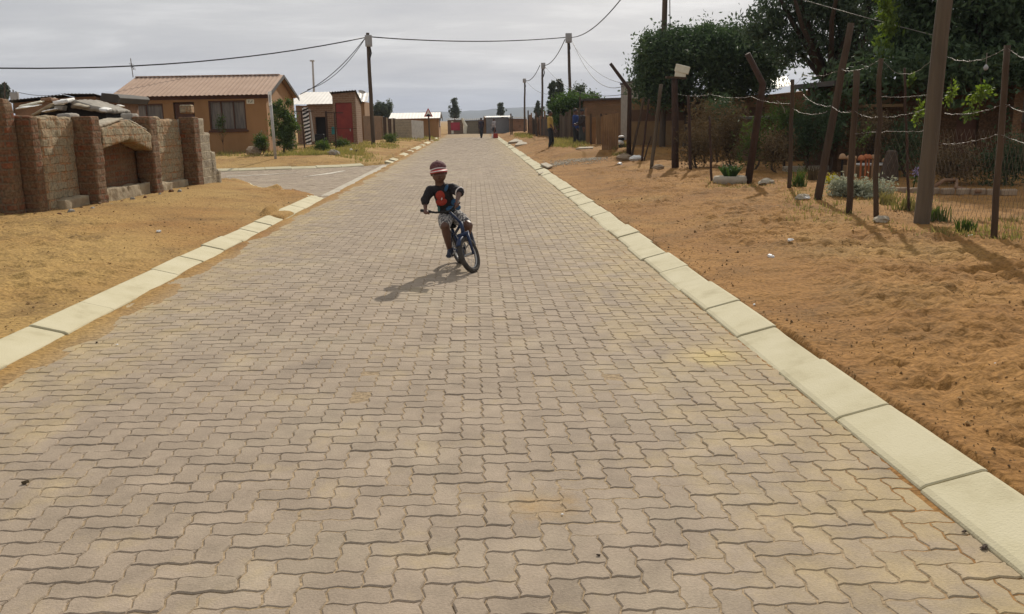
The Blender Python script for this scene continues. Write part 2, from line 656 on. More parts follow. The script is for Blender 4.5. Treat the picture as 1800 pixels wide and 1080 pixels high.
def H(x, y, detail=True):
    x = np.asarray(x, float)
    y = np.asarray(y, float)
    dr = x - XR
    zr = np.interp(dr, [-.001, 0, .24, .30, .6, 1.5, 3, 4, 5.5, 9, 30, 200], [-.0048, -.05, -.05, .082, .10, .16, .21, .23, .2, .15, .15, 0])
    zr = zr + .2 * sstep(32.3, 33.6, y + .3 * np.sin(x * 2)) * sstep(.5, 2.0, dr) * (1 - sstep(40, 70, dr))
    dl = XL - x
    ds = np.maximum(np.interp(x, nx_, ny_) - y, y - np.interp(x, fx_, fy_)) * .85
    d = np.minimum(dl, ds)
    zl = np.interp(d, [-.001, 0, .24, .30, .6, 1.5, 3, 5, 20, 200], [-.0048, -.05, -.05, .082, .105, .18, .25, .24, .2, 0])
    zl = zl + .1 * sstep(31, 40, y) * sstep(.5, 3, d) * (1 - sstep(60, 150, np.abs(x)))
    left = x < XL
    right = x > XR
    z = np.where(left, zl, np.where(right, zr, -.0048))
    off = np.where(left, d, np.where(right, dr, -1))
    # the street ends at an earth track
    e_ = sstep(ROAD_END - 1.5, ROAD_END, y)
    z = z * (1 - e_) + e_ * .05
    off = np.where(y > ROAD_END - .5, np.maximum(off, .8), off)
    if detail:
        land = sstep(.28, .6, off)
        near = 1 - sstep(60, 140, np.hypot(x, y))
        big = fbm(x * .55, y * .5, 3, 3) * .045
        mid = fbm(x * 2.6, y * 2.0, 11, 3) * .020
        rough = sstep(.35, .62, vnoise(x * .5 + 4, y * .45, 77)) * .8 + .35
        rough = rough * np.where(left, .7, 1.05)
        sm = (fbm(x * 9, y * 7, 31, 3)) * .022 * rough
        pit = -np.clip(vnoise(x * 5.5, y * 5.2, 51) - .66, 0, 1) * .12 * rough - np.clip(vnoise(x * 2.7 + 9, y * 2.9, 53) - .7, 0, 1) * .09 * rough
        crease = (.5 - np.abs(fbm(x * 3.4 + 1.3 * mid * 20, y * 3.0, 131, 3))) * .05 * rough - .02
        ridge = (1 - np.abs(fbm(x * 5.5 + mid * 30, y * 4.6 + big * 8, 141, 3))) ** 4 * .022 * rough + (1 - np.abs(fbm(x * 11 + mid * 40, y * 10, 151, 2))) ** 5 * .017 * rough
        clod = ridge + np.clip(vnoise(x * 11, y * 9, 71) - .55, 0, 1) * .05 * rough
        z = z + land * near * (big + mid * rough + sm + pit + crease + clod)
        # ragged edge where sand spills over the kerb
        lip = sstep(.1, .26, off) * (1 - sstep(.32, .6, off))
        spill = np.clip(fbm(x * 1.9, y * 1.1, 91, 3), -1, 1) * .03 + fbm(x * 9, y * 6, 93, 2) * .012
        z = z + lip * spill * np.where(left, 1.0, 1.5) * (off > .27)
        bury = sstep(.15, .45, fbm(x * .9, y * .55, 207, 3) + np.where(y > 33, .28, -.12)) * np.where(left, 1, 0) * np.where(y > 33, 1, sstep(8, 12, y))
        z = z + bury * sstep(-.3, .1, off) * (1 - sstep(.3, .6, off)) * np.where(off > 0, .15, .02)
        # sand drifted against the kerbs on the paving
        on = (off <= 0) & (y < ROAD_END) & (~left)
        gl = x - XL
        gr = XR - x
        dn = fbm(x * 5, y * 1.6, 61, 4)
        z = z + np.where(on, np.clip(.020 - gl * .075 + dn * .020, 0, .03) + np.clip(.004 - gr * .16 + dn * .006, 0, .012), 0)
        z = z + np.where(on, np.clip(fbm(x * 1.3, y * 1.1, 311, 3) * .005, -.001, .0012), 0)
        z = np.where(on & (y > 80), z + .012 * sstep(80, 90, y) * (1 + dn), z)
    return z


def h1(x, y):
    return float(H(np.array([x]), np.array([y]), False)[0])


def foot(px, py, it=6):
    z = .15
    for _ in range(it):
        p = onz(px, py, z)
        z = h1(p.x, p.y)
    return Vector((p.x, p.y, z))


def axis_lines():
    xs = list(np.arange(-9.0, 8.5, .036))
    xs += [XL - .24, XL - .285, XL - .3, XL, XL + .005, XR, XR - .005, XR + .24, XR + .285, XR + .3]
    v, s_ = 8.5, .06
    while v < 5000:
        xs.append(v)
        s_ = max(.06, (v - 8.4) * .07 + .05)
        v += s_
    v = -9.0
    while v > -5000:
        s_ = max(.06, (-v - 8.9) * .07 + .05)
        v -= s_
        xs.append(v)
    ys = [-400, -150, -60, -25, -10, -4, -1, .5, 1.2]
    v = 1.6
    while v < 5000:
        ys.append(v)
        v += max(.032, v * .0052) if v < 100 else v * .05
    return np.unique(np.array(sorted(xs))), np.array(ys)


gx, gy = axis_lines()
GX, GY = np.meshgrid(gx, gy)
GZ = H(GX, GY)
V = np.stack([GX.ravel(), GY.ravel(), GZ.ravel()], 1)
nxg, nyg = len(gx), len(gy)
I = np.arange(nxg * nyg).reshape(nyg, nxg)
Fq = np.stack([I[:-1, :-1].ravel(), I[:-1, 1:].ravel(), I[1:, 1:].ravel(), I[1:, :-1].ravel()], 1)


def ground_mat():
    m = mat('sandy_earth', (.300, .160, .053), (.215, .108, .037), .8, .97, .7, 20, spec=.1, c3=(.262, .137, .045), lo=.33, hi=.67, bdist=.03)
    t = m.node_tree
    b = t.nodes['Principled BSDF']
    src = b.inputs['Base Color'].links[0].from_socket
    g = t.nodes.new('ShaderNodeNewGeometry')
    # paler trodden sand in patches
    nz = t.nodes.new('ShaderNodeTexNoise')
    nz.inputs['Scale'].default_value = .35
    nz.inputs['Detail'].default_value = 5
    t.links.new(g.outputs['Position'], nz.inputs['Vector'])
    sp = t.nodes.new('ShaderNodeSeparateXYZ')
    t.links.new(g.outputs['Position'], sp.inputs[0])
    mr = t.nodes.new('ShaderNodeMapRange')
    mr.inputs['From Min'].default_value = 2.0
    mr.inputs['From Max'].default_value = -6.0
    mr.inputs['To Min'].default_value = -.12
    mr.inputs['To Max'].default_value = .16
    t.links.new(sp.outputs[0], mr.inputs[0])
    ad = t.nodes.new('ShaderNodeMath')
    t.links.new(nz.outputs[0], ad.inputs[0])
    t.links.new(mr.outputs[0], ad.inputs[1])
    r = t.nodes.new('ShaderNodeValToRGB')
    r.color_ramp.elements[0].position = .42
    r.color_ramp.elements[1].position = .70
    t.links.new(ad.outputs[0], r.inputs[0])
    mxx = t.nodes.new('ShaderNodeMix')
    mxx.data_type = 'RGBA'
    t.links.new(r.outputs[0], mxx.inputs['Factor'])
    t.links.new(src, mxx.inputs[6])
    mxx.inputs[7].default_value = (.335, .215, .078, 1)
    # straw and grit specks
    n2 = t.nodes.new('ShaderNodeTexNoise')
    n2.inputs['Scale'].default_value = 30
    n2.inputs['Detail'].default_value = 6
    n2.inputs['Roughness'].default_value = .6
    t.links.new(g.outputs['Position'], n2.inputs['Vector'])
    mr2 = t.nodes.new('ShaderNodeMapRange')
    mr2.inputs['From Min'].default_value = .32
    mr2.inputs['From Max'].default_value = .62
    mr2.inputs['To Min'].default_value = .68
    mr2.inputs['To Max'].default_value = 1.25
    t.links.new(n2.outputs[0], mr2.inputs[0])
    hv = t.nodes.new('ShaderNodeHueSaturation')
    t.links.new(mr2.outputs[0], hv.inputs['Value'])
    n4 = t.nodes.new('ShaderNodeTexNoise')
    n4.inputs['Scale'].default_value = 1.1
    n4.inputs['Detail'].default_value = 9
    n4.inputs['Roughness'].default_value = .72
    t.links.new(g.outputs['Position'], n4.inputs['Vector'])
    r4 = t.nodes.new('ShaderNodeValToRGB')
    r4.color_ramp.elements[0].position = .50
    r4.color_ramp.elements[0].color = (0, 0, 0, 1)
    r4.color_ramp.elements[1].position = .66
    r4.color_ramp.elements[1].color = (.6, .6, .6, 1)
    t.links.new(n4.outputs[0], r4.inputs[0])
    m4 = t.nodes.new('ShaderNodeMix')
    m4.data_type = 'RGBA'
    t.links.new(r4.outputs[0], m4.inputs['Factor'])
    t.links.new(mxx.outputs[2], m4.inputs[6])
    m4.inputs[7].default_value = (.15, .09, .038, 1)
    # jointing sand between the pavers is paler and greyer
    j0 = t.nodes.new('ShaderNodeMath')
    j0.operation = 'SUBTRACT'
    t.links.new(sp.outputs[0], j0.inputs[0])
    j0.inputs[1].default_value = (XL + XR) / 2
    j1 = t.nodes.new('ShaderNodeMath')
    j1.operation = 'ABSOLUTE'
    t.links.new(j0.outputs[0], j1.inputs[0])
    j2 = t.nodes.new('ShaderNodeMapRange')
    j2.inputs['From Min'].default_value = 2.5
    j2.inputs['From Max'].default_value = 2.1
    t.links.new(j1.outputs[0], j2.inputs[0])
    m6 = t.nodes.new('ShaderNodeMix')
    m6.data_type = 'RGBA'
    t.links.new(j2.outputs[0], m6.inputs['Factor'])
    t.links.new(m4.outputs[2], m6.inputs[6])
    m6.inputs[7].default_value = (.30, .225, .14, 1)
    t.links.new(m6.outputs[2], hv.inputs['Color'])
    t.links.new(hv.outputs[0], b.inputs['Base Color'])
    return m


M['ground'] = ground_mat()
gnd = link('ground', mesh_np(V, [Fq], smooth=True), M['ground'])
tag(gnd, kind='structure')


# -------- interlocking zigzag pavers in herringbone bond
def paver_mesh(cells, fine, zig=.0072, u=.1105, gap=.0022):
    """cells: (n,3) i, j, vertical? in lattice units"""
    k = 4 if fine else 2
    tt = np.arange(k) / k
    w = np.sin(2 * np.pi * tt) * zig
    # outline of a horizontal 2x1 block, counter-clockwise; every unit edge waves the same way
    out = {}
    for vert in (0, 1):
        a, b = (1, 2) if vert else (2, 1)
        pts = []
        for s_ in range(a):
            pts += [((s_ + t) * u, w[q]) for q, t in enumerate(tt)]
        for s_ in range(b):
            pts += [(a * u + w[q], (s_ + t) * u) for q, t in enumerate(tt)]
        wr = np.sin(2 * np.pi * (1 - tt)) * zig
        for s_ in range(a):
            pts += [((a - s_ - t) * u, b * u + wr[q]) for q, t in enumerate(tt)]
        for s_ in range(b):
            pts += [(wr[q], (b - s_ - t) * u) for q, t in enumerate(tt)]
        P = np.array(pts)
        d = np.roll(P, -1, 0) - np.roll(P, 1, 0)
        nrm = np.stack([-d[:, 1], d[:, 0]], 1)
        nrm /= np.linalg.norm(nrm, axis=1)[:, None]
        out[vert] = (P, nrm)
    Vs, Fs4, FsN, tints, tn = [], [], [], [], []
    base = 0
    tin4, tinN = [], []
    for vert in (0, 1):
        P, nrm = out[vert]
        n = len(P)
        sel = cells[cells[:, 2] == vert]
        m = len(sel)
        if not m:
            continue
        orig = sel[:, :2] * u
        jit = rng.normal(0, .0007, (m, 2))
        tilt = rng.normal(0, .004, (m, 2))
        dz = rng.normal(0, .0013, m) - np.where(rng.random(m) < .03, .0012, 0)
        rings = [(gap, -.03), (gap, -.0052), (gap + .0052, 0.0)] if fine else [(gap * 1.1, -.03), (gap * 1.1, 0.0)]
        allv = []
        for off, z in rings:
            Q = P + nrm * off
            xy = orig[:, None, :] + jit[:, None, :] + Q[None]
            c = Q - P.mean(0)
            zz_ = z + dz[:, None] + (c[None, :, 0] * tilt[:, 0:1] + c[None, :, 1] * tilt[:, 1:2])
            allv.append(np.concatenate([xy, zz_[..., None]], 2))
        A = np.stack(allv, 1)                     # m, rings, n, 3
        nr = len(rings)
        Vs.append(A.reshape(-1, 3))
        bidx = base + np.arange(m)[:, None, None] * (nr * n)
        q = np.arange(n)
        q2 = (q + 1) % n
        tv = np.clip(rng.normal(.5, .22, m) + np.where(rng.random(m) < .05, rng.choice([-.9, .7], m), 0), -.6, 1.6)
        for r in range(nr - 1):
            f = np.stack([r * n + q, r * n + q2, (r + 1) * n + q2, (r + 1) * n + q], 1)[None]
            Fs4.append((bidx + f).reshape(-1, 4))
            tin4.append(np.repeat(tv, n))
        top = ((nr - 1) * n + q)[None]
        FsN.append((bidx[:, 0, :] + top).reshape(-1, n))
        tinN.append(tv)
        base += m * nr * n
    F = [np.concatenate(Fs4), np.concatenate(FsN)]
    t = np.concatenate(tin4 + tinN)
    return mesh_np(np.concatenate(Vs), F, tint=t)


STAIN = [onz(1250, 626), onz(935, 885), onz(560, 640), onz(1010, 760)]


def paver_mat(dust=True):
    m = mat('concrete_paver', (.33, .271, .199), (.287, .231, .172), .7, .92, .5, 120, tint=.14, spec=.15, c3=(.312, .250, .188), bdist=.006)
    t = m.node_tree
    b = t.nodes['Principled BSDF']
    src = b.inputs['Base Color'].links[0].from_socket
    g = t.nodes.new('ShaderNodeNewGeometry')
    sp = t.nodes.new('ShaderNodeSeparateXYZ')
    t.links.new(g.outputs['Position'], sp.inputs[0])
    # dusty sand, thicker beside the kerbs
    ab = t.nodes.new('ShaderNodeMath')
    ab.operation = 'SUBTRACT'
    t.links.new(sp.outputs[0], ab.inputs[0])
    ab.inputs[1].default_value = (XL + XR) / 2
    a2 = t.nodes.new('ShaderNodeMath')
    a2.operation = 'ABSOLUTE'
    t.links.new(ab.outputs[0], a2.inputs[0])
    mr = t.nodes.new('ShaderNodeMapRange')
    mr.inputs['From Min'].default_value = 1.2
    mr.inputs['From Max'].default_value = 2.6
    mr.inputs['To Min'].default_value = -.06
    mr.inputs['To Max'].default_value = .2 if dust else -.1
    t.links.new(a2.outputs[0], mr.inputs[0])
    nz = t.nodes.new('ShaderNodeTexNoise')
    nz.inputs['Scale'].default_value = 2.2
    nz.inputs['Detail'].default_value = 8
    nz.inputs['Roughness'].default_value = .7
    t.links.new(g.outputs['Position'], nz.inputs['Vector'])
    ad = t.nodes.new('ShaderNodeMath')
    t.links.new(nz.outputs[0], ad.inputs[0])
    t.links.new(mr.outputs[0], ad.inputs[1])
    r = t.nodes.new('ShaderNodeValToRGB')
    r.color_ramp.elements[0].position = .48
    r.color_ramp.elements[1].position = .82
    t.links.new(ad.outputs[0], r.inputs[0])
    mxx = t.nodes.new('ShaderNodeMix')
    mxx.data_type = 'RGBA'
    t.links.new(r.outputs[0], mxx.inputs['Factor'])
    t.links.new(src, mxx.inputs[6])
    mxx.inputs[7].default_value = (.40, .31, .17, 1)
    cur = mxx.outputs[2]
    for sx, sy, rad, sc_ in ((STAIN[0].x, STAIN[0].y, .22, (.48, .375, .17)), (STAIN[1].x, STAIN[1].y, .16, (.36, .24, .11)), (STAIN[2].x, STAIN[2].y, .12, (.22, .18, .14)), (STAIN[3].x, STAIN[3].y, .08, (.22, .18, .14))):
        ds_ = t.nodes.new('ShaderNodeVectorMath')
        ds_.operation = 'DISTANCE'
        ds_.inputs[1].default_value = (sx, sy, 0)
        t.links.new(g.outputs['Position'], ds_.inputs[0])
        sm_ = t.nodes.new('ShaderNodeMath')
        sm_.operation = 'MULTIPLY_ADD'
        sm_.inputs[1].default_value = .8
        t.links.new(nz.outputs[0], sm_.inputs[0])
        t.links.new(ds_.outputs['Value'], sm_.inputs[2])
        rm_ = t.nodes.new('ShaderNodeMapRange')
        rm_.inputs['From Min'].default_value = rad + .44
        rm_.inputs['From Max'].default_value = rad + .30
        rm_.inputs['To Max'].default_value = .75
        t.links.new(sm_.outputs[0], rm_.inputs[0])
        mm_ = t.nodes.new('ShaderNodeMix')
        mm_.data_type = 'RGBA'
        t.links.new(rm_.outputs[0], mm_.inputs['Factor'])
        t.links.new(cur, mm_.inputs[6])
        mm_.inputs[7].default_value = (*sc_, 1)
        cur = mm_.outputs[2]
    # grit in the concrete
    n5 = t.nodes.new('ShaderNodeTexNoise')
    n5.inputs['Scale'].default_value = 75
    n5.inputs['Detail'].default_value = 4
    n5.inputs['Roughness'].default_value = .8
    t.links.new(g.outputs['Position'], n5.inputs['Vector'])
    n6 = t.nodes.new('ShaderNodeTexNoise')
    n6.inputs['Scale'].default_value = 4.5
    n6.inputs['Detail'].default_value = 6
    n6.inputs['Roughness'].default_value = .65
    t.links.new(g.outputs['Position'], n6.inputs['Vector'])
    s5 = t.nodes.new('ShaderNodeMath')
    t.links.new(n5.outputs[0], s5.inputs[0])
    t.links.new(n6.outputs[0], s5.inputs[1])
    r5 = t.nodes.new('ShaderNodeMapRange')
    r5.inputs['From Min'].default_value = .7
    r5.inputs['From Max'].default_value = 1.3
    r5.inputs['To Min'].default_value = .76
    r5.inputs['To Max'].default_value = 1.24
    t.links.new(s5.outputs[0], r5.inputs[0])
    hv = t.nodes.new('ShaderNodeHueSaturation')
    t.links.new(r5.outputs[0], hv.inputs['Value'])
    t.links.new(cur, hv.inputs['Color'])
    t.links.new(hv.outputs[0], b.inputs['Base Color'])
    return m


M['paver'] = paver_mat()
M['paver_side'] = paver_mat(False)
U_ = .1105
i0, i1 = int(-26 / U_), int((XR + .3) / U_)
j0, j1 = int(1.6 / U_), int(ROAD_END / U_)
II, JJ = np.meshgrid(np.arange(i0, i1 + 1), np.arange(j0, j1 + 1))
II, JJ = II.ravel(), JJ.ravel()
K_ = (II + JJ) % 4
cells = np.concatenate([np.stack([II[K_ == 0], JJ[K_ == 0], np.zeros((K_ == 0).sum(), int)], 1),
                        np.stack([II[K_ == 2], JJ[K_ == 2], np.ones((K_ == 2).sum(), int)], 1)])
cxm = (cells[:, 0] + np.where(cells[:, 2] == 1, .5, 1)) * U_
cym = (cells[:, 1] + np.where(cells[:, 2] == 1, 1, .5)) * U_
main = (cxm > XL - .1) & (cxm < XR + .1) & (cym < ROAD_END - .6 * vnoise(cxm, cym, 5))
side = (cxm <= XL - .1) & (cym > np.interp(cxm, nx_, ny_) - .08) & (cym < np.interp(cxm, fx_, fy_) + .08)
fine = main & (cym < 24)
road = link('road', paver_mesh(cells[fine], True), M['paver'])
tag(road, kind='structure')
tag(link('road', paver_mesh(cells[main & ~fine], False), M['paver']), kind='structure')
tag(link('side_road', paver_mesh(cells[side], False), M['paver_side']), kind='structure')


def kerb(path, outward, stone=.914, gap=.014, skip=None, seed=1, name='kerb'):
    """row of half-battered concrete kerb stones along a path (inner foot line)"""
    rr = random.Random(seed)
    P = [Vector((p[0], p[1], 0)) for p in path]
    seg = [0]
    for a, b in zip(P, P[1:]):
        seg.append(seg[-1] + (b - a).length)

    def pos(s_):
        s_ = max(0, min(s_, seg[-1] - 1e-4))
        for k in range(len(seg) - 1):
            if s_ <= seg[k + 1]:
                t = (s_ - seg[k]) / max(seg[k + 1] - seg[k], 1e-6)
                return P[k].lerp(P[k + 1], t)
        return P[-1]
    prof = [(0, -.1), (0, .014), (.028, .030), (.272, .092), (.30, .084), (.30, -.1)]
    mb = MB()
    s0 = 0
    while s0 < seg[-1] - .2:
        a, b = pos(s0 + gap / 2), pos(min(s0 + stone, seg[-1]) - gap / 2)
        mid = (a + b) / 2
        s0 += stone
        if skip and skip(mid):
            continue
        d = (b - a)
        if d.length < .1:
            continue
        d.normalize()
        o_ = Vector((d.y, -d.x, 0)) * outward
        dz = rr.gauss(0, .006)
        tl = rr.gauss(0, .014)
        sh = rr.gauss(0, .009)
        vs = []
        for q in (a, b):
            sgn = -1 if q is a else 1
            for w, z in prof:
                vs.append(q + o_ * (w + sh) + Vector((0, 0, z + dz + tl * sgn * .25)))
        n = len(prof)
        fs = [[i, (i + 1) % n, n + (i + 1) % n, n + i] for i in range(n)] + [list(range(n))[::-1], [n + i for i in range(n)]]
        mb.add(vs, fs)
    o = mb.build(name, M['concrete'], bevel=.006)
    return tag(o, kind='structure')


kerb([(XR, 1.67 - .914), (XR, 27.9)], 1, seed=2)
kerb([(XR + .03, 28.45), (XR + .02, 84.0)], 1, seed=3)
kerb([(XL, .5), (XL, 19.2)], -1, seed=4)
kerb([(x, y) for x, y in NEAR[::-1] if x > -40][0:], -1, seed=5, skip=lambda p: False)
kerb([(x, y) for x, y in FAR[::-1]], 1, seed=6, skip=lambda p: p.y > 33.6)
kerb([(XL, 35.2), (XL, 92)], -1, seed=7, skip=lambda p: random.Random(int(p.y * 7)).random() < .12)


# ------------------------------------------------------------------ road details
def strip(name, pts, w, z, m, kind='structure'):
    """flat band lying along points"""
    mb = MB()
    pts = [Vector((p[0], p[1], 0)) for p in pts]
    vs = []
    for i, p in enumerate(pts):
        d = (pts[min(i + 1, len(pts) - 1)] - pts[max(i - 1, 0)]).normalized()
        o_ = Vector((d.y, -d.x, 0)) * (w[i] if hasattr(w, '__len__') else w) / 2
        vs += [p - o_ + Vector((0, 0, z)), p + o_ + Vector((0, 0, z))]
    mb.add(vs, [[2 * i, 2 * i + 1, 2 * i + 3, 2 * i + 2] for i in range(len(pts) - 1)])
    return tag(mb.build(name, m), kind=kind)


M['flush'] = mat('flush_kerb_concrete', (.47, .42, .33), (.36, .32, .25), 3, .9, .3, 80)
# flush edging that carries the kerb line across the side road
mb = MB()
y_ = 20.0
while y_ < 33.6:
    mb.bb((XL - .22, y_ + .008, -.12), (XL + .02, min(y_ + .906, 33.6) - .008, .008 + random.uniform(0, .003)))
    y_ += .914
tag(mb.build('kerb', M['flush'], bevel=.004), kind='structure')
M['marking'] = mat('worn_white_marking', (.60, .56, .47), (.40, .36, .29), 5, .9)
a_, b_, c_ = onz(533, 311.5), onz(575, 306), onz(606, 300.5)
strip('road_marking', [a_, b_, c_], [.03, .3, .12], .006, M['marking'])
a_, b_, c_ = onz(398, 310.5), onz(460, 308), onz(528, 303.5)
strip('road_marking', [a_, b_, c_], [.25, .22, .03], .006, M['marking'])
a_, b_ = onz(396, 305.5), onz(434, 304.5)
strip('road_marking', [a_, b_], [.12, .05], .0065, M['marking'])
# spilt sand stain
M['slab'] = mat('broken_concrete_slab', (.42, .37, .28), (.33, .28, .21), 4, .95, .4, 50)


def slab(name, pix, z, th, m, label, cat, group=None):
    """thin slab lying on the ground, corners given on the height z"""
    pts = [onz(px, py, z) for px, py in pix]
    mb = MB().prism([p - Vector((0, 0, th)) for p in pts], (0, 0, th))
    c = sum(pts, Vector()) / len(pts)
    o = mb.build(name, m, org=(c.x, c.y, z - th), bevel=min(.01, th * .3))
    return tag(o, label, cat, group)


slab('concrete_slab', [(893, 250), (957, 245.5), (954, 242), (905, 244)], .22, .14, M['slab'],
     'long pale concrete slab lying on the verge under the wooden stake', 'concrete slab')
slab('concrete_slab', [(905, 255), (968, 249), (968, 246.5), (912, 248.5)], .22, .16, M['slab'],
     'lower concrete slab edge beside the kerb before the man in yellow', 'concrete slab')
slab('concrete_slab', [(963, 294), (972, 291), (960, 285.5), (950, 288)], .16, .05, M['slab'],
     'small flat grey slab behind the gap in the kerb', 'concrete slab')
slab('concrete_slab', [(1012, 261), (1042, 260), (1044, 257.5), (1020, 258.5)], .43, .06, M['slab'],
     'pale stone slab on the bank below the dark robed person', 'concrete slab')
slab('concrete_slab', [(948, 305.5), (967, 300), (964, 298.5), (946, 304)], .06, .05, M['slab'],
     'narrow broken slab fallen into the gap of the kerb', 'concrete slab')
# gravelled drive crossing the verge
mb = MB()
for k in range(900):
    t = random.random()
    cpx, cpy = 962 + t * 96, 290 - 14 * t + (t - .5) ** 2 * 8
    p = foot(cpx + random.gauss(0, 9), cpy + random.gauss(0, 2.2))
    r = random.uniform(.012, .034)
    mb.ellipsoid((p.x, p.y, p.z + .01), (r, r * random.uniform(.6, 1), r * .45), Matrix.Rotation(random.random() * 6, 3, 'Z'), 6, 4)
o = mb.build('gravel', mat('pale_gravel', (.46, .41, .32), (.36, .31, .23), 9, .95))
tag(o, 'pale gravel chips strewn across the dirt driveway', 'gravel', kind='stuff')

# ------------------------------------------------------------------ ruined brick wall (left)
WP0, WP1 = Vector((-7.05, 14.5, 0)), Vector((-6.75, 21.6, 0))
wd = (WP1 - WP0).normalized()
wn = Vector((wd.y, -wd.x, 0))      # towards the street


def wpt(px, off=0.0, py=320):
    r = ray(px, py)
    kx = r[0] / r[1]
    m_ = wd.x / wd.y
    base = WP0 + wn * off
    Y = (base.x - m_ * base.y) / (kx - m_)
    return Vector((kx * Y, Y, 0))


def zof(px, py, Y):
    return at(px, py, Y).z


M['plinth'] = mat('rough_plinth', (.34, .28, .185), (.25, .19, .12), 5, .95, .5, 40)
W = thing('brick_wall', (WP0.x, WP0.y, .2), 'ruined brick boundary wall with buttress piers and a gabled hood beside the left verge', 'wall')


def wbox(mb, a, b, o0, o1, z0, z1):
    """box along the wall from point a to b, from offset o0 to o1"""
    a, b = Vector((a.x, a.y, 0)), Vector((b.x, b.y, 0))
    p = [a + wn * o0, b + wn * o0, b + wn * o1, a + wn * o1]
    return mb.prism([Vector((q.x, q.y, z0)) for q in p], (0, 0, z1 - z0))


def rough_top(mb, a, b, o0, o1, z0, z1, amp=.05, n=7, seed=1):
    rr = random.Random(seed)
    step = (b - a) / n
    for k in range(n):
        wbox(mb, a + step * k, a + step * (k + 1) - wd * .001, o0, o1, z0, z1 + rr.choice([-1, 0, 0, 0, 1]) * amp - rr.random() * .015)


TOP = 1.80
c0 = wpt(66)
pA0, pA1 = wpt(146), wpt(167)
# pier positions (street side edge pixel)
piers = [(187, .33, 207, 1.0), (286, .33, 206, 1.0), (359, .33, 208, 1.0)]
# end wall running off to the left, facing the camera
mb = MB()
endd = Vector((-1, .04, 0)).normalized()
e0 = c0 + wd * .02
q = [e0, e0 + endd * 4.5, e0 + endd * 4.5 + wd * .24, e0 + wd * .24]
mb.prism([Vector((v.x, v.y, -.1)) for v in q], (0, 0, TOP + .1))
roughen(mb.build('end_wall', M['brick_red'], W), .045, .02, 1)
mb = MB()
pp = at(17, 300, c0.y - .16)
mb.box((pp.x, pp.y, .92), (.22, .34, 2.1))
mb.box((pp.x - .02, pp.y, 2.0), (.2, .3, .12), Matrix.Rotation(.1, 3, 'Z'))
roughen(mb.build('pier', M['brick_red'], W), .035, .02, 2)
# three panels
P1 = [wpt(187, .33) - wn * .33, wpt(286, .33) - wn * .33, wpt(359, .33) - wn * .33]
mb = MB()
rough_top(mb, c0 + wd * .27, P1[0] - wd * .01, -.24, 0, -.1, TOP - .02, .02, 9, 3)
roughen(mb.build('wall_panel', M['brick'], W), .036, .030, 3)
mb = MB()
rough_top(mb, P1[0] + wd * .01, P1[1] - wd * .01, -.24, -.05, -.1, TOP - .1, .04, 8, 4)
roughen(mb.build('wall_panel', M['brick_red'], W), .036, .022, 4)
mb = MB()
rough_top(mb, P1[1] + wd * .01, P1[2] - wd * .42, -.24, .0, -.1, TOP - .05, .05, 6, 5)
wbox(mb, P1[2] - wd * .415, P1[2] - wd * .01, -.24, 0, -.1, TOP - .42)
roughen(mb.build('wall_panel', M['brick'], W), .036, .030, 3)
for k, (px, off, ty, _) in enumerate(piers):
    mb = MB()
    b = P1[k] + wd * (.02)
    a = b - wd * .38
    zt = zof(px, ty, b.y) + .03
    rough = random.Random(k)
    z = -.1
    while z < zt - .08:                     # courses a little out of true
        hh = .17
        j = rough.uniform(-.012, .012)
        wbox(mb, a + wd * rough.uniform(-.012, .012), b + wd * rough.uniform(-.012, .012), -.02, off + j, z, min(z + hh, zt))
        z += hh + .002
    roughen(mb.build('pier', M['brick_red'], W), .032, .018, 5 + k)
    if k < 2:
        mb = MB()
        wbox(mb, a + wd * .0, b + wd * .02, -.26, -.03, zt - .25, zt + .05)
        roughen(mb.build('wall_cap', M['grey_concrete'], W), .035, .03, 9 + k)
# plinths between the piers
for a, b, off, hgt, sd_ in ((c0 + wd * .5, P1[0] - wd * .38, .16, .42, 1), (P1[0] + wd * .05, P1[1] - wd * .38, .22, .48, 2), (P1[1] + wd * .05, P1[2] - wd * .4, .12, .4, 3)):
    mb = MB()
    wbox(mb, a, b, -.06, off, -.1, hgt)
    roughen(mb.build('plinth', M['plinth'], W), .035, .045, 12 + sd_, 5)
# gabled hood over the middle panel
ha, hb = P1[0] + wd * .03, P1[1] - wd * .36
hm = ha.lerp(hb, .52)
hood = MB()
za, zm, zb = 1.55, 1.70, 1.44
for a, b, z0, z1 in ((ha, hm - wd * .004, za, zm), (hm + wd * .004, hb, zm, zb)):
    a2, b2 = Vector((a.x, a.y, 0)), Vector((b.x, b.y, 0))
    lo, hi = -.04, .34
    th = .34
    P = [a2 + Vector((0, 0, z0 - th)), b2 + Vector((0, 0, z1 - th)), b2 + Vector((0, 0, z1 + .02)), a2 + Vector((0, 0, z0 + .03))]
    hood.prism([p + wn * lo for p in P], wn * (hi - lo))
roughen(hood.build('gable_hood', M['brick'], W), .035, .022, 20)
mb = MB()
for a, b, z0, z1 in ((ha, hm - wd * .1, za + .032, zm + .022), (hm + wd * .12, hb - wd * .1, zm - .0, zb + .06)):
    P = [a + Vector((0, 0, z0)), b + Vector((0, 0, z1)), b + Vector((0, 0, z1 + .05)), a + Vector((0, 0, z0 + .05))]
    mb.prism([p + wn * -.02 for p in P], wn * .33)
roughen(mb.build('hood_coping', M['slab'], W), .025, .02, 21)
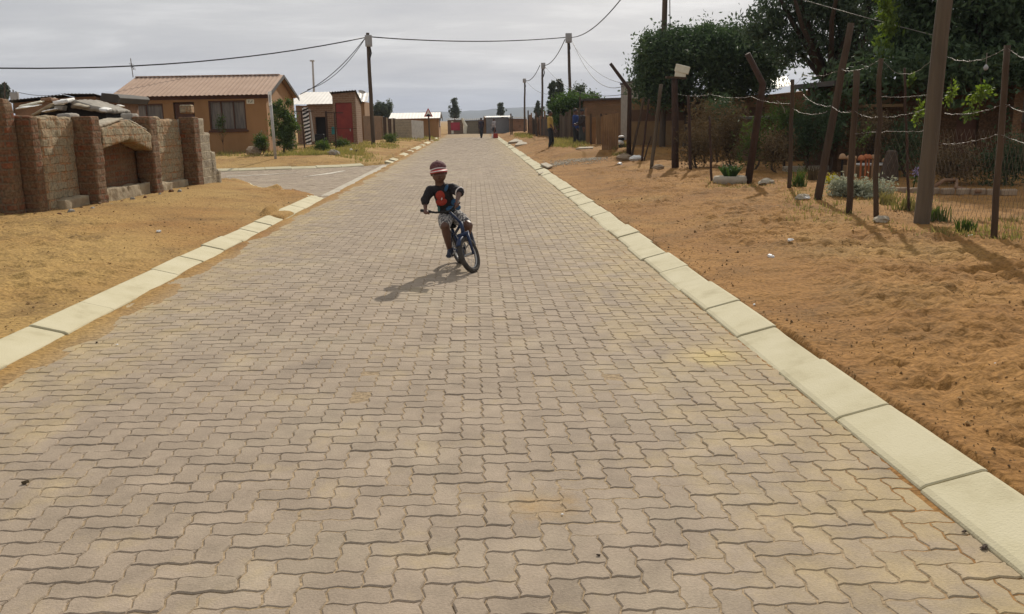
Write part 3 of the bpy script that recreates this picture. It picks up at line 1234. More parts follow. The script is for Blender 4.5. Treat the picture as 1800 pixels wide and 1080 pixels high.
# stepped end of the wall in grey blocks
mb = MB()
e_a = P1[2] + wd * .05
for k, (l, zt) in enumerate(((.36, 1.75), (.42, 1.28), (.38, .98))):
    wbox(mb, e_a, e_a + wd * l, -.22, .30 - .04 * k, -.1 if k == 0 else -.1, zt) if k == 0 else None
wbox(mb, e_a + wd * .362, e_a + wd * .72, -.18, .30, -.1, 1.42)
wbox(mb, e_a + wd * .722, e_a + wd * .98, -.16, .32, -.1, .95)
wbox(mb, e_a + wd * .982, e_a + wd * 1.16, -.14, .36, -.1, .5)
roughen(mb.build('stepped_end', M['block'], W), .035, .018, 22)
mb = MB()
t_ = P1[2] - wd * .12
mb.box((t_.x + wn.x * .12, t_.y, zof(330, 194, t_.y) + .02), (.26, .36, .2), Matrix.Rotation(.1, 3, 'Z'))
o = mb.build('loose_block', M['brick'], org=(t_.x, t_.y, 1.9), bevel=.025)
tag(o, 'loose tan block standing on top of the last brick pier', 'block')
# crumbs of brick at the foot of the wall
for k in range(14):
    p = wpt(75 + k * 20 + random.uniform(-7, 7), .25 + random.uniform(.0, .5))
    z = h1(p.x, p.y)
    s_ = random.uniform(.035, .09)
    mb = MB().box((p.x, p.y, z + s_ * .25), (s_ * 1.5, s_, s_ * .9), Matrix.Rotation(random.random() * 3, 3, Vector((.3, .2, 1)).normalized()), .7)
    o = mb.build('brick_fragment', M['brick_red'] if k % 2 else M['grey_concrete'], org=(p.x, p.y, z), bevel=.012)
    tag(o, 'broken brick fragment lying at the foot of the ruined wall', 'rubble', 'brick fragments under the ruined wall')


# ------------------------------------------------------------------ buildings
def corr_sheet(mb, p00, p10, p11, p01, pitch=.19, amp=.018, th=.006, sub=6):
    """ribbed roofing sheet: p00-p10 is the eave, p01-p11 the ridge; ribs run eave to ridge"""
    p00, p10, p11, p01 = (Vector(p) for p in (p00, p10, p11, p01))
    w = (p10 - p00).length
    n = max(4, int(w / pitch) * sub)
    nor = (p10 - p00).cross(p01 - p00).normalized()
    if nor.z < 0:
        nor = -nor
    vs = []
    for i in range(n + 1):
        t = i / n
        ph = (t * w / pitch) % 1
        h_ = amp * (1.0 if ph < .3 else (0 if .42 < ph < .88 else .5))
        a, b = p00.lerp(p10, t), p01.lerp(p11, t)
        vs += [a + nor * h_, b + nor * h_, b + nor * (h_ - th), a + nor * (h_ - th)]
    fs = []
    for i in range(n):
        k, l = 4 * i, 4 * i + 4
        fs += [[k, l, l + 1, k + 1], [k + 2, k + 1, l + 1, l + 2], [k + 3, k + 2, l + 2, l + 3], [k, k + 3, l + 3, l]]
    fs += [[0, 1, 2, 3], [4 * n + 3, 4 * n + 2, 4 * n + 1, 4 * n]]
    return mb.add(vs, fs)


def wall_open(mb, x0, x1, z0, z1, y0, y1, openings=()):
    """wall in the x-z plane between y0 and y1 with rectangular openings (xa,xb,za,zb)"""
    xs = sorted({x0, x1} | {o_[0] for o_ in openings} | {o_[1] for o_ in openings})
    for a, b in zip(xs, xs[1:]):
        m_ = (a + b) / 2
        oo = [o_ for o_ in openings if o_[0] <= m_ <= o_[1]]
        if not oo:
            mb.bb((a, y0, z0), (b, y1, z1))
        else:
            o_ = oo[0]
            if o_[2] > z0:
                mb.bb((a, y0, z0), (b, y1, o_[2]))
            if o_[3] < z1:
                mb.bb((a, y0, o_[3]), (b, y1, z1))


def window(parent, x0, x1, z0, z1, y, n=2, curtain=True):
    mb = MB()
    t = .06
    mb.bb((x0, y + .03, z0), (x0 + t, y + .12, z1))
    mb.bb((x1 - t, y + .03, z0), (x1, y + .12, z1))
    mb.bb((x0 + t, y + .03, z1 - t), (x1 - t, y + .12, z1))
    mb.bb((x0 + t, y + .03, z0), (x1 - t, y + .12, z0 + t))
    for k in range(1, n):
        x = x0 + (x1 - x0) * k / n
        mb.bb((x - .02, y + .04, z0 + t), (x + .02, y + .11, z1 - t))
    f = mb.build('window', M['frame_brown'], parent)
    g = MB().bb((x0 + t, y + .13, z0 + t), (x1 - t, y + .14, z1 - t))
    g.build('pane', M['window'], f)
    s_ = MB().bb((x0 - .06, y - .06, z0 - .09), (x1 + .06, y + .1, z0 - .003))
    s_.build('sill', M['frame_brown'], f)
    return f


# ---- tan plastered house with a sheet roof
HY = 42.0
xr, xl = at(467, 170, HY).x, at(206, 175, HY).x
ze = at(469, 163, HY).z - .05
yb = HY + 6.4
ym = HY + 3.2
zr_ = at(497, 134, ym).z
zg = .2
hs = thing('tan_house', ((xl + xr) / 2, HY + 3.2, zg), 'tan plastered house with a ribbed pinkish sheet roof beyond the side road', 'house')
w1 = (at(225, 185, HY).x, at(286, 185, HY).x, at(250, 232, HY).z, at(250, 183, HY).z)
dr = (at(304, 185, HY).x, at(341, 185, HY).x, zg, at(320, 180, HY).z)
w2 = (at(366, 185, HY).x, at(431, 185, HY).x, at(400, 229, HY).z, at(400, 177, HY).z)
mb = MB()
wall_open(mb, xl, xr, zg - .4, ze, HY, HY + .2, [w1, dr, w2])
mb.bb((xl, yb - .2, zg - .4), (xr, yb, ze))
for x in (xl, xr):
    s_ = .2 if x == xl else -.2
    P = [(x, HY + .201, zg - .4), (x, yb - .201, zg - .4), (x, yb - .201, ze), (x, ym, zr_ - .14), (x, HY + .201, ze)]
    mb.prism(P, (s_, 0, 0))
mb.build('wall', M['housewall'], hs)
window(hs, w1[0], w1[1], w1[2], w1[3], HY)
window(hs, w2[0], w2[1], w2[2], w2[3], HY, 3)
d_ = MB().bb((dr[0] + .05, HY + .08, zg), (dr[1] - .05, HY + .13, dr[3] - .05)).build('door', M['frame_brown'], hs)
MB().ellipsoid((dr[1] - .14, HY + .06, zg + 1.0), (.03, .03, .03)).build('handle', M['metal_grey'], d_)
ov, og = .32, .22
sl = (zr_ - ze) / 3.2
rf = MB()
for y0_, sg in ((HY - ov, 1), (yb + ov, -1)):
    z0_ = ze - ov * sl + .05
    corr_sheet(rf, (xl - og, y0_, z0_), (xr + og, y0_, z0_), (xr + og, ym, zr_ + .05), (xl - og, ym, zr_ + .05), .21, .022)
r_o = rf.build('roof', M['roof_tan'], hs)
mb = MB()
x_ = xl - og
while x_ < xr + og - .2:
    mb.bb((x_, ym - .16, zr_ + .062), (x_ + .62, ym + .16, zr_ + .1))
    x_ += .63
mb.build('ridge_cap', M['roof_tan'], r_o, bevel=.02)
mb = MB()
for sg in (1, -1):
    y0_ = HY - ov if sg == 1 else yb + ov
    P = [(xr + og + .002, y0_, ze - ov * sl - .1), (xr + og + .002, y0_, ze - ov * sl + .06), (xr + og + .002, ym, zr_ + .06), (xr + og + .002, ym, zr_ - .1)]
    mb.prism(P, (.03, 0, 0))
mb.build('barge_board', M['roof_dark'], r_o)
mb = MB().bb((xl - .1, HY - .03, ze - .2), (xr + .1, HY - .003, ze - .03))
mb.build('fascia', M['frame_brown'], r_o)
pl = at(440, 179, HY)
mb = MB().bb((pl.x - .17, HY - .025, pl.z - .1), (pl.x + .17, HY - .002, pl.z + .1))
pn = mb.build('number_plate', M['cream'], hs, bevel=.006)
mb = MB()
for k, (dx, w_) in enumerate(((-.1, .05), (-.02, .04), (.06, .06))):
    mb.bb((pl.x + dx, HY - .03, pl.z - .045), (pl.x + dx + w_ * .45, HY - .0255, pl.z + .045))
    mb.bb((pl.x + dx, HY - .0298, pl.z + (.02 if k != 1 else -.045)), (pl.x + dx + w_, HY - .0253, pl.z + (.045 if k != 1 else -.02)))
mb.build('plate_digit', M['dark'], pn)
# aerial on the roof
ap = at(235, 146, ym)
an = thing('television_aerial', (ap.x, ym, zr_ + .1), 'thin television aerial standing on the ridge of the tan house', 'aerial')
MB().tube([(ap.x, ym, zr_ + .06), (ap.x - .03, ym, zr_ + .95)], .018, 6).build('mast', M['pole_wood'], an)
mb = MB().tube([(ap.x - .06, ym + .1, zr_ + .7), (ap.x + .14, ym - .2, zr_ + .42)], .014, 6)
for t in (0, .25, .5, .75, 1):
    q = Vector((ap.x - .06, ym + .1, zr_ + .7)).lerp(Vector((ap.x + .14, ym - .2, zr_ + .42)), t)
    mb.tube([q - Vector((.09, .05, -.03)), q + Vector((.09, .05, -.03))], .009, 5)
mb.build('antenna_rods', M['pole_wood'], an)

# ---- low building with a white sheet roof, behind the house
BY = 56.0
x0, x1 = at(519, 175, BY).x, at(592, 175, BY).x
z0_, z1_ = at(555, 182, BY).z, at(555, 162, BY + 3).z
bs_ = thing('white_roofed_shed', ((x0 + x1) / 2, BY + 1.5, .3), 'low brown shed with a bright white sheet roof between the house and the brick outhouse', 'shed')
mb = MB()
da, db = at(553, 200, BY).x, at(573, 200, BY).x
wall_open(mb, x0, x1, 0, z0_ - .12, BY, BY + .15, [(da, db, .0, at(560, 206, BY).z)])
mb.bb((x0, BY + .152, 0), (x0 + .15, BY + 3, z0_ - .1))
mb.bb((x0 + .152, BY + 2.85, 0), (x1, BY + 3, z0_))
mb.build('wall', M['outhouse_brick'], bs_)
rf = MB()
corr_sheet(rf, (x0 - .4, BY - .3, z0_ - .05), (x1 + .2, BY - .3, z0_ - .05), (x1 + .2, BY + 3.2, z1_), (x0 - .1, BY + 3.2, z1_), .25, .010)
rf.build('roof', M['roof_white'], bs_)
MB().bb((da, BY + .3, .1), (db, BY + .34, at(560, 206, BY).z)).build('doorway', M['dark'], bs_)  # near-black sheet standing in for the shade inside the shed
bn = MB().bb((at(556, 233, BY).x, BY - .7, .25), (at(571, 233, BY).x, BY - .2, at(560, 236, BY).z))
o = bn.build('storage_bin', M['black'], org=(at(563, 240, BY).x, BY - .45, .25), bevel=.04)
tag(o, 'black bin standing in the doorway of the low shed', 'bin')

# ---- brick outhouse with red door
OY = 52.0
x0, x1 = at(585.5, 200, OY).x, at(626, 200, OY).x
x2 = at(637, 200, OY + 2.4).x
zt0, zt1 = at(583, 162, OY).z, at(626, 158.5, OY).z
oh = thing('brick_outhouse', ((x0 + x1) / 2, OY + 1.2, .3), 'narrow brick outhouse with a dull red door and dark sloping roof', 'outhouse')
mb = MB()
ra, rb, rz = at(590.5, 210, OY).x, at(620, 210, OY).x, at(600, 181, OY).z
P = [(x0, OY, 0), (ra, OY, 0), (ra, OY, zt0 - .1), (x0, OY, zt0 - .12)]
mb.prism(P, (0, .18, 0))
mb.prism([(rb, OY, 0), (x1, OY, 0), (x1, OY, zt1 - .1), (rb, OY, zt1 - .11)], (0, .18, 0))
mb.prism([(ra, OY, rz), (rb, OY, rz), (rb, OY, zt1 - .11), (ra, OY, zt0 - .1)], (0, .18, 0))
mb.prism([(x1, OY + .182, 0), (x1, OY + 2.4, 0), (x1, OY + 2.4, zt1 - .75), (x1, OY + .182, zt1 - .13)], (-.16, 0, 0))
mb.prism([(x0, OY + .182, 0), (x0, OY + 2.4, 0), (x0, OY + 2.4, zt1 - .75), (x0, OY + .182, zt0 - .15)], (.16, 0, 0))
mb.build('wall', M['outhouse_brick'], oh)
dd = MB().bb((ra + .02, OY + .06, .2), (rb - .02, OY + .1, rz - .01)).build('door', M['red_door'], oh)
MB().bb((rb - .2, OY + .02, 1.1), (rb - .15, OY + .058, 1.25)).build('handle', M['metal_grey'], dd)
rf = MB()
corr_sheet(rf, (x0 - .12, OY - .2, zt0 - .02), (x1 + .08, OY - .2, zt1 - .02), (x1 + .08, OY + 2.6, zt1 - .72), (x0 - .1, OY + 2.6, zt1 - .76), .16, .03)
rf.build('roof', M['roof_dark'], oh)

# ---- house behind the outhouse: strip of ribbed zinc roof
QY = 62.0
x0, x1 = at(622, 200, QY).x, at(645, 200, QY).x
z0_, z1_ = at(640, 178, QY).z, at(640, 163.5, QY + 2.5).z
h2 = thing('zinc_roofed_house', ((x0 + x1) / 2, QY + 2, .3), 'tan house end with a ribbed zinc roof peeping out behind the brick outhouse', 'house')
MB().bb((x0 - 3, QY, 0), (x1 - .15, QY + 4, z0_ - .05)).build('wall', M['housewall'], h2)
rf = MB()
corr_sheet(rf, (x0 - 3, QY - .3, z0_ - .05), (x1 + .1, QY - .3, z0_ - .05), (x1 - .05, QY + 2.5, z1_), (x0 - 3, QY + 2.5, z1_), .3, .035)
rf.build('roof', M['roof_white'], h2)
dp = at(636, 163, QY + 1)
ds_ = thing('satellite_dish', dp, 'grey satellite dish on the zinc roof behind the outhouse', 'satellite dish')
MB().lathe(dp, [(.25, .08), (.21, .03), (.12, 0), (.03, -.01), (.03, -.03), (.15, -.02), (.22, .01), (.26, .075)], 20, Vector((.2, .3, .9))).build('dish', M['box_grey'], ds_, smooth=True)
MB().tube([dp + Vector((0, .05, -.05)), dp + Vector((0, .1, -.8))], .03, 6).build('dish_mast', M['metal_grey'], ds_)


# ---- shacks behind the ruined wall
SY = 27.0
sh = thing('tin_shack', (at(110, 190, SY).x, SY + 1.5, .2), 'long low dark tin shack behind the ruined wall', 'shack')
mb = MB()
xa, xb, xc = at(24, 180, SY).x, at(168, 170, SY).x, at(208, 175, SY).x
zA, zB, zC = at(24, 178, SY).z, at(168, 166, SY).z, at(180, 164, SY).z
mb.prism([(xa, SY, 0), (xb, SY, 0), (xb, SY, zB - .06), (at(110, 170, SY).x, SY, at(110, 169, SY).z - .05), (xa, SY, zA - .06)], (0, 3, 0))
mb.build('wall', M['rust'], sh)
rf = MB()
corr_sheet(rf, (xa - .2, SY - .2, zA), (at(115, 168, SY).x, SY - .2, at(115, 167.5, SY).z), (at(115, 168, SY).x, SY + 3.2, at(115, 168, SY).z - .3), (xa - .2, SY + 3.2, zA - .3), .1, .015)
corr_sheet(rf, (at(114, 168, SY).x, SY - .25, at(114, 167, SY).z + .02), (xb + .1, SY - .25, zB), (xb + .1, SY + 3.2, zB - .3), (at(114, 168, SY).x, SY + 3.2, at(115, 168, SY).z - .26), .1, .015)
rf.build('roof', M['roof_dark'], sh)
lt = thing('lean_to_porch', (at(195, 180, SY - 1).x, SY - .5, .2), 'dark boxy lean-to with a flat fascia at the right end of the tin shack', 'lean-to')
f0, f1 = at(176, 172, SY - .6), at(207, 172, SY - .6)
mb = MB().prism([at(178, 163.5, SY - .6), at(207, 167, SY - .6), at(211, 172.5, SY - .6), at(206, 182, SY - .6), at(176, 177, SY - .6)], (0, 2.4, 0))
mb.build('fascia', M['roof_dark'], lt, bevel=.01)
mb = MB().bb((f0.x + .1, SY - .3, 0), (f1.x - .25, SY + 1.6, f0.z - .15))
mb.build('wall', M['rust'], lt)
mb = MB().prism([at(205, 184, SY - .75), at(213, 186.5, SY - .75), at(210.5, 188.5, SY - .75), at(203.5, 186.5, SY - .75)], (0, .3, .0))
mb.build('gutter_end', M['white'], lt)

# a small hut of scrap slabs right behind the wall
SQ = 19.5
hut = thing('scrap_hut', (at(115, 200, SQ).x, SQ + .8, .2), 'small scrap hut with a gabled frame behind the ruined wall', 'hut')
mb = MB()
mb.prism([at(52, 206, SQ) - Vector((0, 0, 1.6)), at(186, 206, SQ) - Vector((0, 0, 1.6)), at(186, 201, SQ), at(122, 181, SQ), at(60, 201, SQ)], (0, 1.6, 0))
mb.build('wall', M['dark'], hut)
mb = MB()
mb.prism([at(50, 204, SQ - .1), at(88, 181, SQ - .1), at(92, 183, SQ - .1), at(90, 188, SQ - .1), at(58, 205, SQ - .1)], (0, 1.5, 0))
roughen(mb.build('roof_sheet', M['plinth'], hut), .035, .03, 31)
mb = MB()
mb.prism([at(126, 176, SQ - .1), at(131, 175, SQ - .1), at(188, 193, SQ - .1), at(186, 200, SQ - .1), at(124, 189, SQ - .1)], (0, 1.4, 0))
roughen(mb.build('roof_sheet', M['grey_concrete'], hut), .035, .035, 32)


def scrap(name, pix, Y, dep, m, label, cat='scrap sheet', group='scrap pieces heaped on the hut'):
    P = [at(px, py, Y) for px, py in pix]
    c = sum(P, Vector()) / len(P)
    o = MB().prism(P, dep).build(name, m, org=c, bevel=.008)
    if Vector(dep).length > .15:
        roughen(o, .022, .02, len(ORG), 7)
    return tag(o, label, cat, group)


scrap('concrete_offcut', [(91, 179), (118, 174.5), (119, 182), (95, 185.5)], SQ - .35, (0, .4, .05), M['white'], 'pale block slab topmost in the scrap heap on the hut')
scrap('scrap_sheet', [(70, 196), (96, 190.5), (98, 193), (74, 198.5)], SQ - .45, (0, .6, .03), M['roof_white'], 'thin white sheet sticking out low in the scrap heap')
scrap('scrap_sheet', [(93, 187), (112, 185), (110, 195), (98, 194)], SQ - .3, (0, .2, .0), M['grey_concrete'], 'crumpled grey piece under the pale block slab')
scrap('scrap_sheet', [(172, 190), (188, 192.5), (187, 199), (173, 196)], SQ - .4, (0, .3, .03), M['white'], 'white sheet end at the right tip of the scrap heap')
scrap('scrap_sheet', [(128, 183), (152, 187), (152, 191), (127, 187)], SQ - .28, (0, .3, .03), M['slab'], 'grey ribbed piece on the right slope of the scrap hut')
scrap('timber_plank', [(30, 187), (70, 178), (72, 181), (34, 190)], SQ + 1.2, (0, .8, .1), M['cream'], 'yellowish plank sheet lying left of the scrap heap', 'plank')
scrap('timber_plank', [(26, 190.5), (60, 186.5), (60, 188.5), (27, 193)], SQ + .9, (0, .4, .05), M['white'], 'white batten below the yellowish plank', 'plank')
scrap('scrap_sheet', [(70, 173), (88, 171.5), (90, 179), (72, 180)], SQ + 1.4, (0, .4, 0), M['rust'], 'brown box like scrap behind the pale block slab')

# ---- far white-roofed house on the left of the street
FY = 84.0
x1, x0 = at(771, 220, FY).x, at(690, 220, FY).x
ze, zr_ = at(735, 207.5, FY).z, at(779, 197.5, FY + 2.6).z
fw = thing('white_roofed_house', ((x0 + x1) / 2, FY + 2.5, .1), 'long far house with bright white roof and brown gable near the street end', 'house')
mb = MB()
mb.bb((x0, FY, -.2), (x1, FY + .2, ze))
yb2 = FY + 5.2
for x, s_ in ((x0, .2), (x1, -.2)):
    mb.prism([(x, FY + .201, -.2), (x, yb2, -.2), (x, yb2, ze), (x, FY + 2.6, zr_ - .1), (x, FY + .201, ze)], (s_, 0, 0))
mb.build('wall', M['housewall'], fw)
rf = MB()
corr_sheet(rf, (x0 - .3, FY - .4, ze - .05), (x1 + .15, FY - .4, ze - .05), (x1 + .15, FY + 2.6, zr_), (x0 - .3, FY + 2.6, zr_), .3, .008)
corr_sheet(rf, (x0 - .3, yb2 + .4, ze - .05), (x1 + .15, yb2 + .4, ze - .05), (x1 + .15, FY + 2.6, zr_), (x0 - .3, FY + 2.6, zr_), .3, .008)
ro = rf.build('roof', M['roof_white'], fw)
mb = MB()
for y0_ in (FY - .42, yb2 + .42):
    mb.prism([(x1 + .16, y0_, ze - .3), (x1 + .16, y0_, ze - .03), (x1 + .16, FY + 2.6, zr_ + .03), (x1 + .16, FY + 2.6, zr_ - .25)], (.05, 0, 0))
mb.build('barge_board', M['roof_dark'], ro)
wx = FY + 1.6
f_ = MB().bb((x1 + .002, wx, 1.0), (x1 + .06, wx + 1.1, 1.9)).build('window', M['frame_brown'], fw)
MB().bb((x1 + .061, wx + .1, 1.08), (x1 + .07, wx + 1.0, 1.82)).build('pane', M['white'], f_)


def wall_px(name, a, b, ya, yb_, base, top_a, top_b, m, label, cat='wall', th=.15, back=(0, .15, 0), z0=-.2):
    """straight boundary wall from pixel column a (depth ya) to b (depth yb_)"""
    pa, pb = at(a, top_a, ya), at(b, top_b, yb_)
    P = [Vector((pa.x, pa.y, z0)), Vector((pb.x, pb.y, z0)), pb, pa]
    o = MB().prism(P, back).build(name, m, org=(pa.x, pa.y, max(z0, 0)), bevel=.01)
    return tag(o, label, cat)


# boundary walls on the left of the street
wall_px('boundary_wall', 638, 672, 60, 64, 0, 204, 204.5, M['brown_brick'], 'reddish brown brick boundary wall behind the left cable pole')
wall_px('boundary_wall', 694, 722, 70, 71, 0, 209.5, 211.5, M['block'], 'dull grey block wall panel facing the street before the white roofed house')
wall_px('boundary_wall', 722.6, 744, 71, 76, 0, 211.5, 213, M['grey_concrete'], 'pale grey wall panel to the right of the dull block panel')
fn = thing('plank_fence', (at(680, 240, 66).x, 66, .2), 'upright weathered plank fence between the reddish wall and the block wall', 'fence')
for k in range(9):
    t = k / 8
    p = at(671 + 24 * t, 240, 64 + 7 * t)
    w_ = .3
    zt = at(672, 206 + 3.5 * t + random.uniform(-1, 1), 64 + 7 * t).z
    mb = MB().box((p.x, p.y, (zt + .1) / 2), (w_ * .8, .05, zt - .1), Matrix.Rotation(random.uniform(-.02, .02), 3, 'Y'))
    mb.build('plank', M['post_wood'] if k % 3 else M['slab'], fn)
# shacks closing the end of the street
EY = 104.0


def shack(name, xa, xb, ytop_a, ytop_b, Y, m, rm, label, dep=4, z0=-.1, cat='shack'):
    a, b = at(xa, ytop_a, Y), at(xb, ytop_b, Y)
    s_ = thing(name, ((a.x + b.x) / 2, Y + dep / 2, 0), label, cat)
    MB().prism([(a.x, Y, z0), (b.x, Y, z0), (b.x, Y, b.z - .05), (a.x, Y, a.z - .05)], (0, dep, 0)).build('wall', m, s_)
    rf = MB()
    corr_sheet(rf, (a.x - .2, Y - .3, a.z), (b.x + .2, Y - .3, b.z), (b.x + .2, Y + dep, b.z + .12), (a.x - .2, Y + dep, a.z + .12), .25, .03)
    rf.build('roof', rm, s_)
    return s_


s1 = shack('dark_shack', 786.5, 813, 210.8, 210, EY, M['outhouse_brick'], M['roof_dark'], 'dark low shack with a pink cloth right of the white roofed house')
c_ = at(800, 221, EY - .1)
MB().bb((c_.x - .5, EY - .09, c_.z - .55), (c_.x + .55, EY - .04, c_.z + .35)).build('wall_cloth', mat('pink_cloth', (.42, .06, .08), None, 4), s1)
MB().bb((at(793, 220, EY).x, EY - .06, .1), (at(797, 220, EY).x, EY - .02, 1.5)).build('door', M['cream'], s1)
shack('grey_shack', 815, 841, 211.5, 210.8, EY + 1, M['block'], M['roof_dark'], 'grey block shack at the end of the street behind the dark clothed walker')
s2 = shack('brown_shack', 841, 855, 210.5, 210, EY + .5, M['rust'], M['roof_dark'], 'narrow brown shack in the middle of the street end')
MB().bb((at(850.5, 220, EY).x, EY + .44, .1), (at(854.5, 220, EY).x, EY + .48, 2.0)).build('door', M['housewall'], s2)
shack('zinc_shack', 855, 897, 206.5, 205.5, EY - 2, mat('blue_grey_tin', (.25, .25, .25), (.2, .2, .2), 1.5, .7), M['roof_white'], 'wide blue grey tin shack behind the woman in the pale top')
shack('patchwork_shack', 897, 926, 208, 208.5, EY - 6, M['rust'], M['roof_dark'], 'rust and grey patchwork shack left of the row of stakes')
# leaning white board at the corner of the dark shack
p0, p1 = at(812, 208, EY - .6), at(818.5, 222, EY - .6)
o = MB().tube([p0, p1, Vector((p1.x - .1, EY - .6, .1))], [.12, .22, .2], 8).build('leaning_board', M['cream'], org=(p1.x, EY - .6, 0))
tag(o, 'whitish bundle leaning at the corner of the dark shack', 'bundle')


# ------------------------------------------------------------------ poles, signs, cables (left)
def pole_px(name, base, top, Y, wpx, m, label, cat='utility pole', taper=.75, wob=.012, n=9, box=None, group=None, z0=None):
    """a wooden pole from pixel base to pixel top at depth Y"""
    a, b = at(base[0], base[1], Y), at(top[0], top[1], Y)
    r = wpx * mpp(Y) / 2
    d = (b - a)
    zb_ = h1(a.x, a.y) if z0 is None else z0
    t = thing(name, (a.x, a.y, zb_), label, cat, group)
    rr = random.Random(int(base[0] * 13))
    pts = [a - d.normalized() * .35]
    for k in range(n + 1):
        pts.append(a + d * (k / n) + Vector((rr.uniform(-1, 1), rr.uniform(-1, 1), 0)) * wob * (1 if k not in (0,) else 0))
    MB().tube(pts, [r * (1 + (taper - 1) * k / (n + 1)) for k in range(n + 2)], 12).build('shaft', m, t, smooth=True)
    if box:
        w, h_, dx, dy = box
        c = b + Vector((dx, -r - .08, dy))
        bx = MB().box(c, (w, .18, h_)).build('meter_box', M['box_grey'], t, bevel=.02)
        MB().box(c + Vector((0, -.1, .02)), (w * .8, .02, h_ * .8)).build('box_lid', M['box_grey'], bx, bevel=.006)
        MB().tube([c + Vector((.05, .05, -h_ / 2)), c + Vector((.1, .1, -h_ / 2 - .35)), c + Vector((-.02, .1, -h_ / 2 - .7))], .045, 6).build('cable_tail', M['cable'], t)
    return t


PD_Y, PA_Y, PB_Y, PC_Y = 52.0, 62.0, 78.0, 84.0
pole_px('utility_pole', (656.5, 256), (646, 58), PD_Y, 7.5, M['pole_wood'], 'dark wooden cable pole left of the street carrying a grey box, its top leaning left', box=(.38, .62, .06, -.45))
pole_px('utility_pole', (1004.5, 240), (999, 60), PA_Y, 6, M['pole_wood'], 'tallest dark cable pole behind the blue shirted person with a big grey box', box=(.42, .62, .0, -.28))
pole_px('utility_pole', (953, 244), (953.5, 112), PB_Y, 4.2, M['pole_wood'], 'middle dark cable pole with a pale box behind the man in yellow', box=(.36, .5, .05, -.2))
pole_px('utility_pole', (922, 241), (922.5, 139), PC_Y, 3.6, M['pole_wood'], 'shortest dark cable pole with a small box near the end of the street', box=(.3, .36, -.05, -.16))


def cable(p, q, sag, label, r=.022, n=14, m=None, group=None, name='overhead_cable', cat='cable'):
    p, q = Vector(p), Vector(q)
    pts = [p.lerp(q, k / n) - Vector((0, 0, sag * 4 * (k / n) * (1 - k / n))) for k in range(n + 1)]
    o = MB().tube(pts, r, 6).build(name, m or M['cable'], org=p, smooth=True)
    return tag(o, label, cat, group)


tD, tA, tB, tC = at(643, 66, PD_Y), at(994, 66, PA_Y), at(951, 116, PB_Y), at(921, 142, PC_Y)
tD2, tA2 = at(650, 65, PD_Y), at(1004, 66, PA_Y)
cable(tD, at(-60, 119, 40), .55, 'thick black cable running from the left pole out past the ruined wall', .034)
cable(tD2, tA, .25, 'thick black cable spanning the street between the two tallest poles', .034)
cable(tD, at(540, 158, 50), .5, 'upper thin service wire from the left pole to the tan house', .017)
cable(at(641, 68, PD_Y), at(528, 166, 47), .35, 'lower service wire from the left pole to the tan house', .02)
cable(at(993, 70, PA_Y), at(956, 115, PB_Y), .45, 'sagging cable from the tallest pole to the middle pole', .03)
cable(at(949, 115, PB_Y), at(924, 142, PC_Y), .4, 'sagging cable from the middle pole to the shortest pole', .03)
cable(tA2, at(1100, -12, 40), .45, 'cable climbing from the tallest pole out of the top of the picture', .026)
cable(at(1006, 72, PA_Y), at(1098, 151, 47), 1.1, 'thin service wire dropping from the tallest pole to the flat roofed house', .016)
cable(at(1006, 76, PA_Y), at(1092, 146, 47), .5, 'second fine service wire with a joint dropping from the tallest pole', .012)
cable(at(957, 116, PB_Y), at(1104, 165, 40), .9, 'long fine wire from the middle pole to the yard on the right', .013)
cable(at(925, 143, PC_Y), at(962, 166, 70), .25, 'short fine wire leaving the shortest pole towards the greenery', .012)
cable(at(1385, -8, 26), at(1640, 62, 20.5), .02, 'straight wire crossing the big dark tree', .009, m=M['wire'])

# street name post at the corner
SG = 35.0
b_, t_ = at(485, 281, SG), at(474, 165, SG)
sp_ = thing('street_name_post', (b_.x, b_.y, h1(b_.x, b_.y)), 'leaning grey post with a narrow white name board at the side road corner', 'sign post')
MB().tube([b_ - Vector((0, 0, .4)), t_], .055, 10).build('post', M['metal_grey'], sp_, smooth=True)
P = [at(470.5, 162, SG - .08), at(476.5, 160, SG - .08), at(477.5, 184, SG - .08), at(473, 187, SG - .08)]
MB().prism(P, (.0, .03, 0)).build('name_board', M['white'], sp_)
MB().prism([at(472.3, 167, SG - .085), at(475, 166.5, SG - .085), at(475.8, 180, SG - .085), at(473.4, 181, SG - .085)], (0, .004, 0)).build('name_lettering', M['box_grey'], sp_)
# warning triangle
TG = 70.0
b_, t_ = at(755.5, 245, TG), at(753, 196, TG)
wsn = thing('warning_sign', (b_.x, b_.y, h1(b_.x, b_.y)), 'red bordered warning triangle with a black road hump on a dark post', 'road sign')
MB().tube([b_ - Vector((0, 0, .4)), t_], .06, 8).build('post', M['pole_wood'], wsn)
A, B, C = at(752.5, 190, TG - .1), at(745.2, 205.5, TG - .1), at(761, 205.5, TG - .1)
pl_ = MB().prism([A, B, C], (0, .03, 0)).build('sign_border', M['signred'], wsn, bevel=.004)
g_ = (A + B + C) / 3
MB().prism([g_ + (p - g_) * .66 + Vector((0, -.006, 0)) for p in (A, B, C)], (0, .004, 0)).build('sign_face', M['white'], pl_)
hp = []
for k in range(9):
    t = k / 8
    hp.append(g_ + Vector((-.19 + .38 * t, -.012, -.13 + .11 * math.sin(math.pi * t))))
MB().prism(hp + [g_ + Vector((.19, -.012, -.18)), g_ + Vector((-.19, -.012, -.18))], (0, .004, 0)).build('hump_symbol', M['black'], pl_)
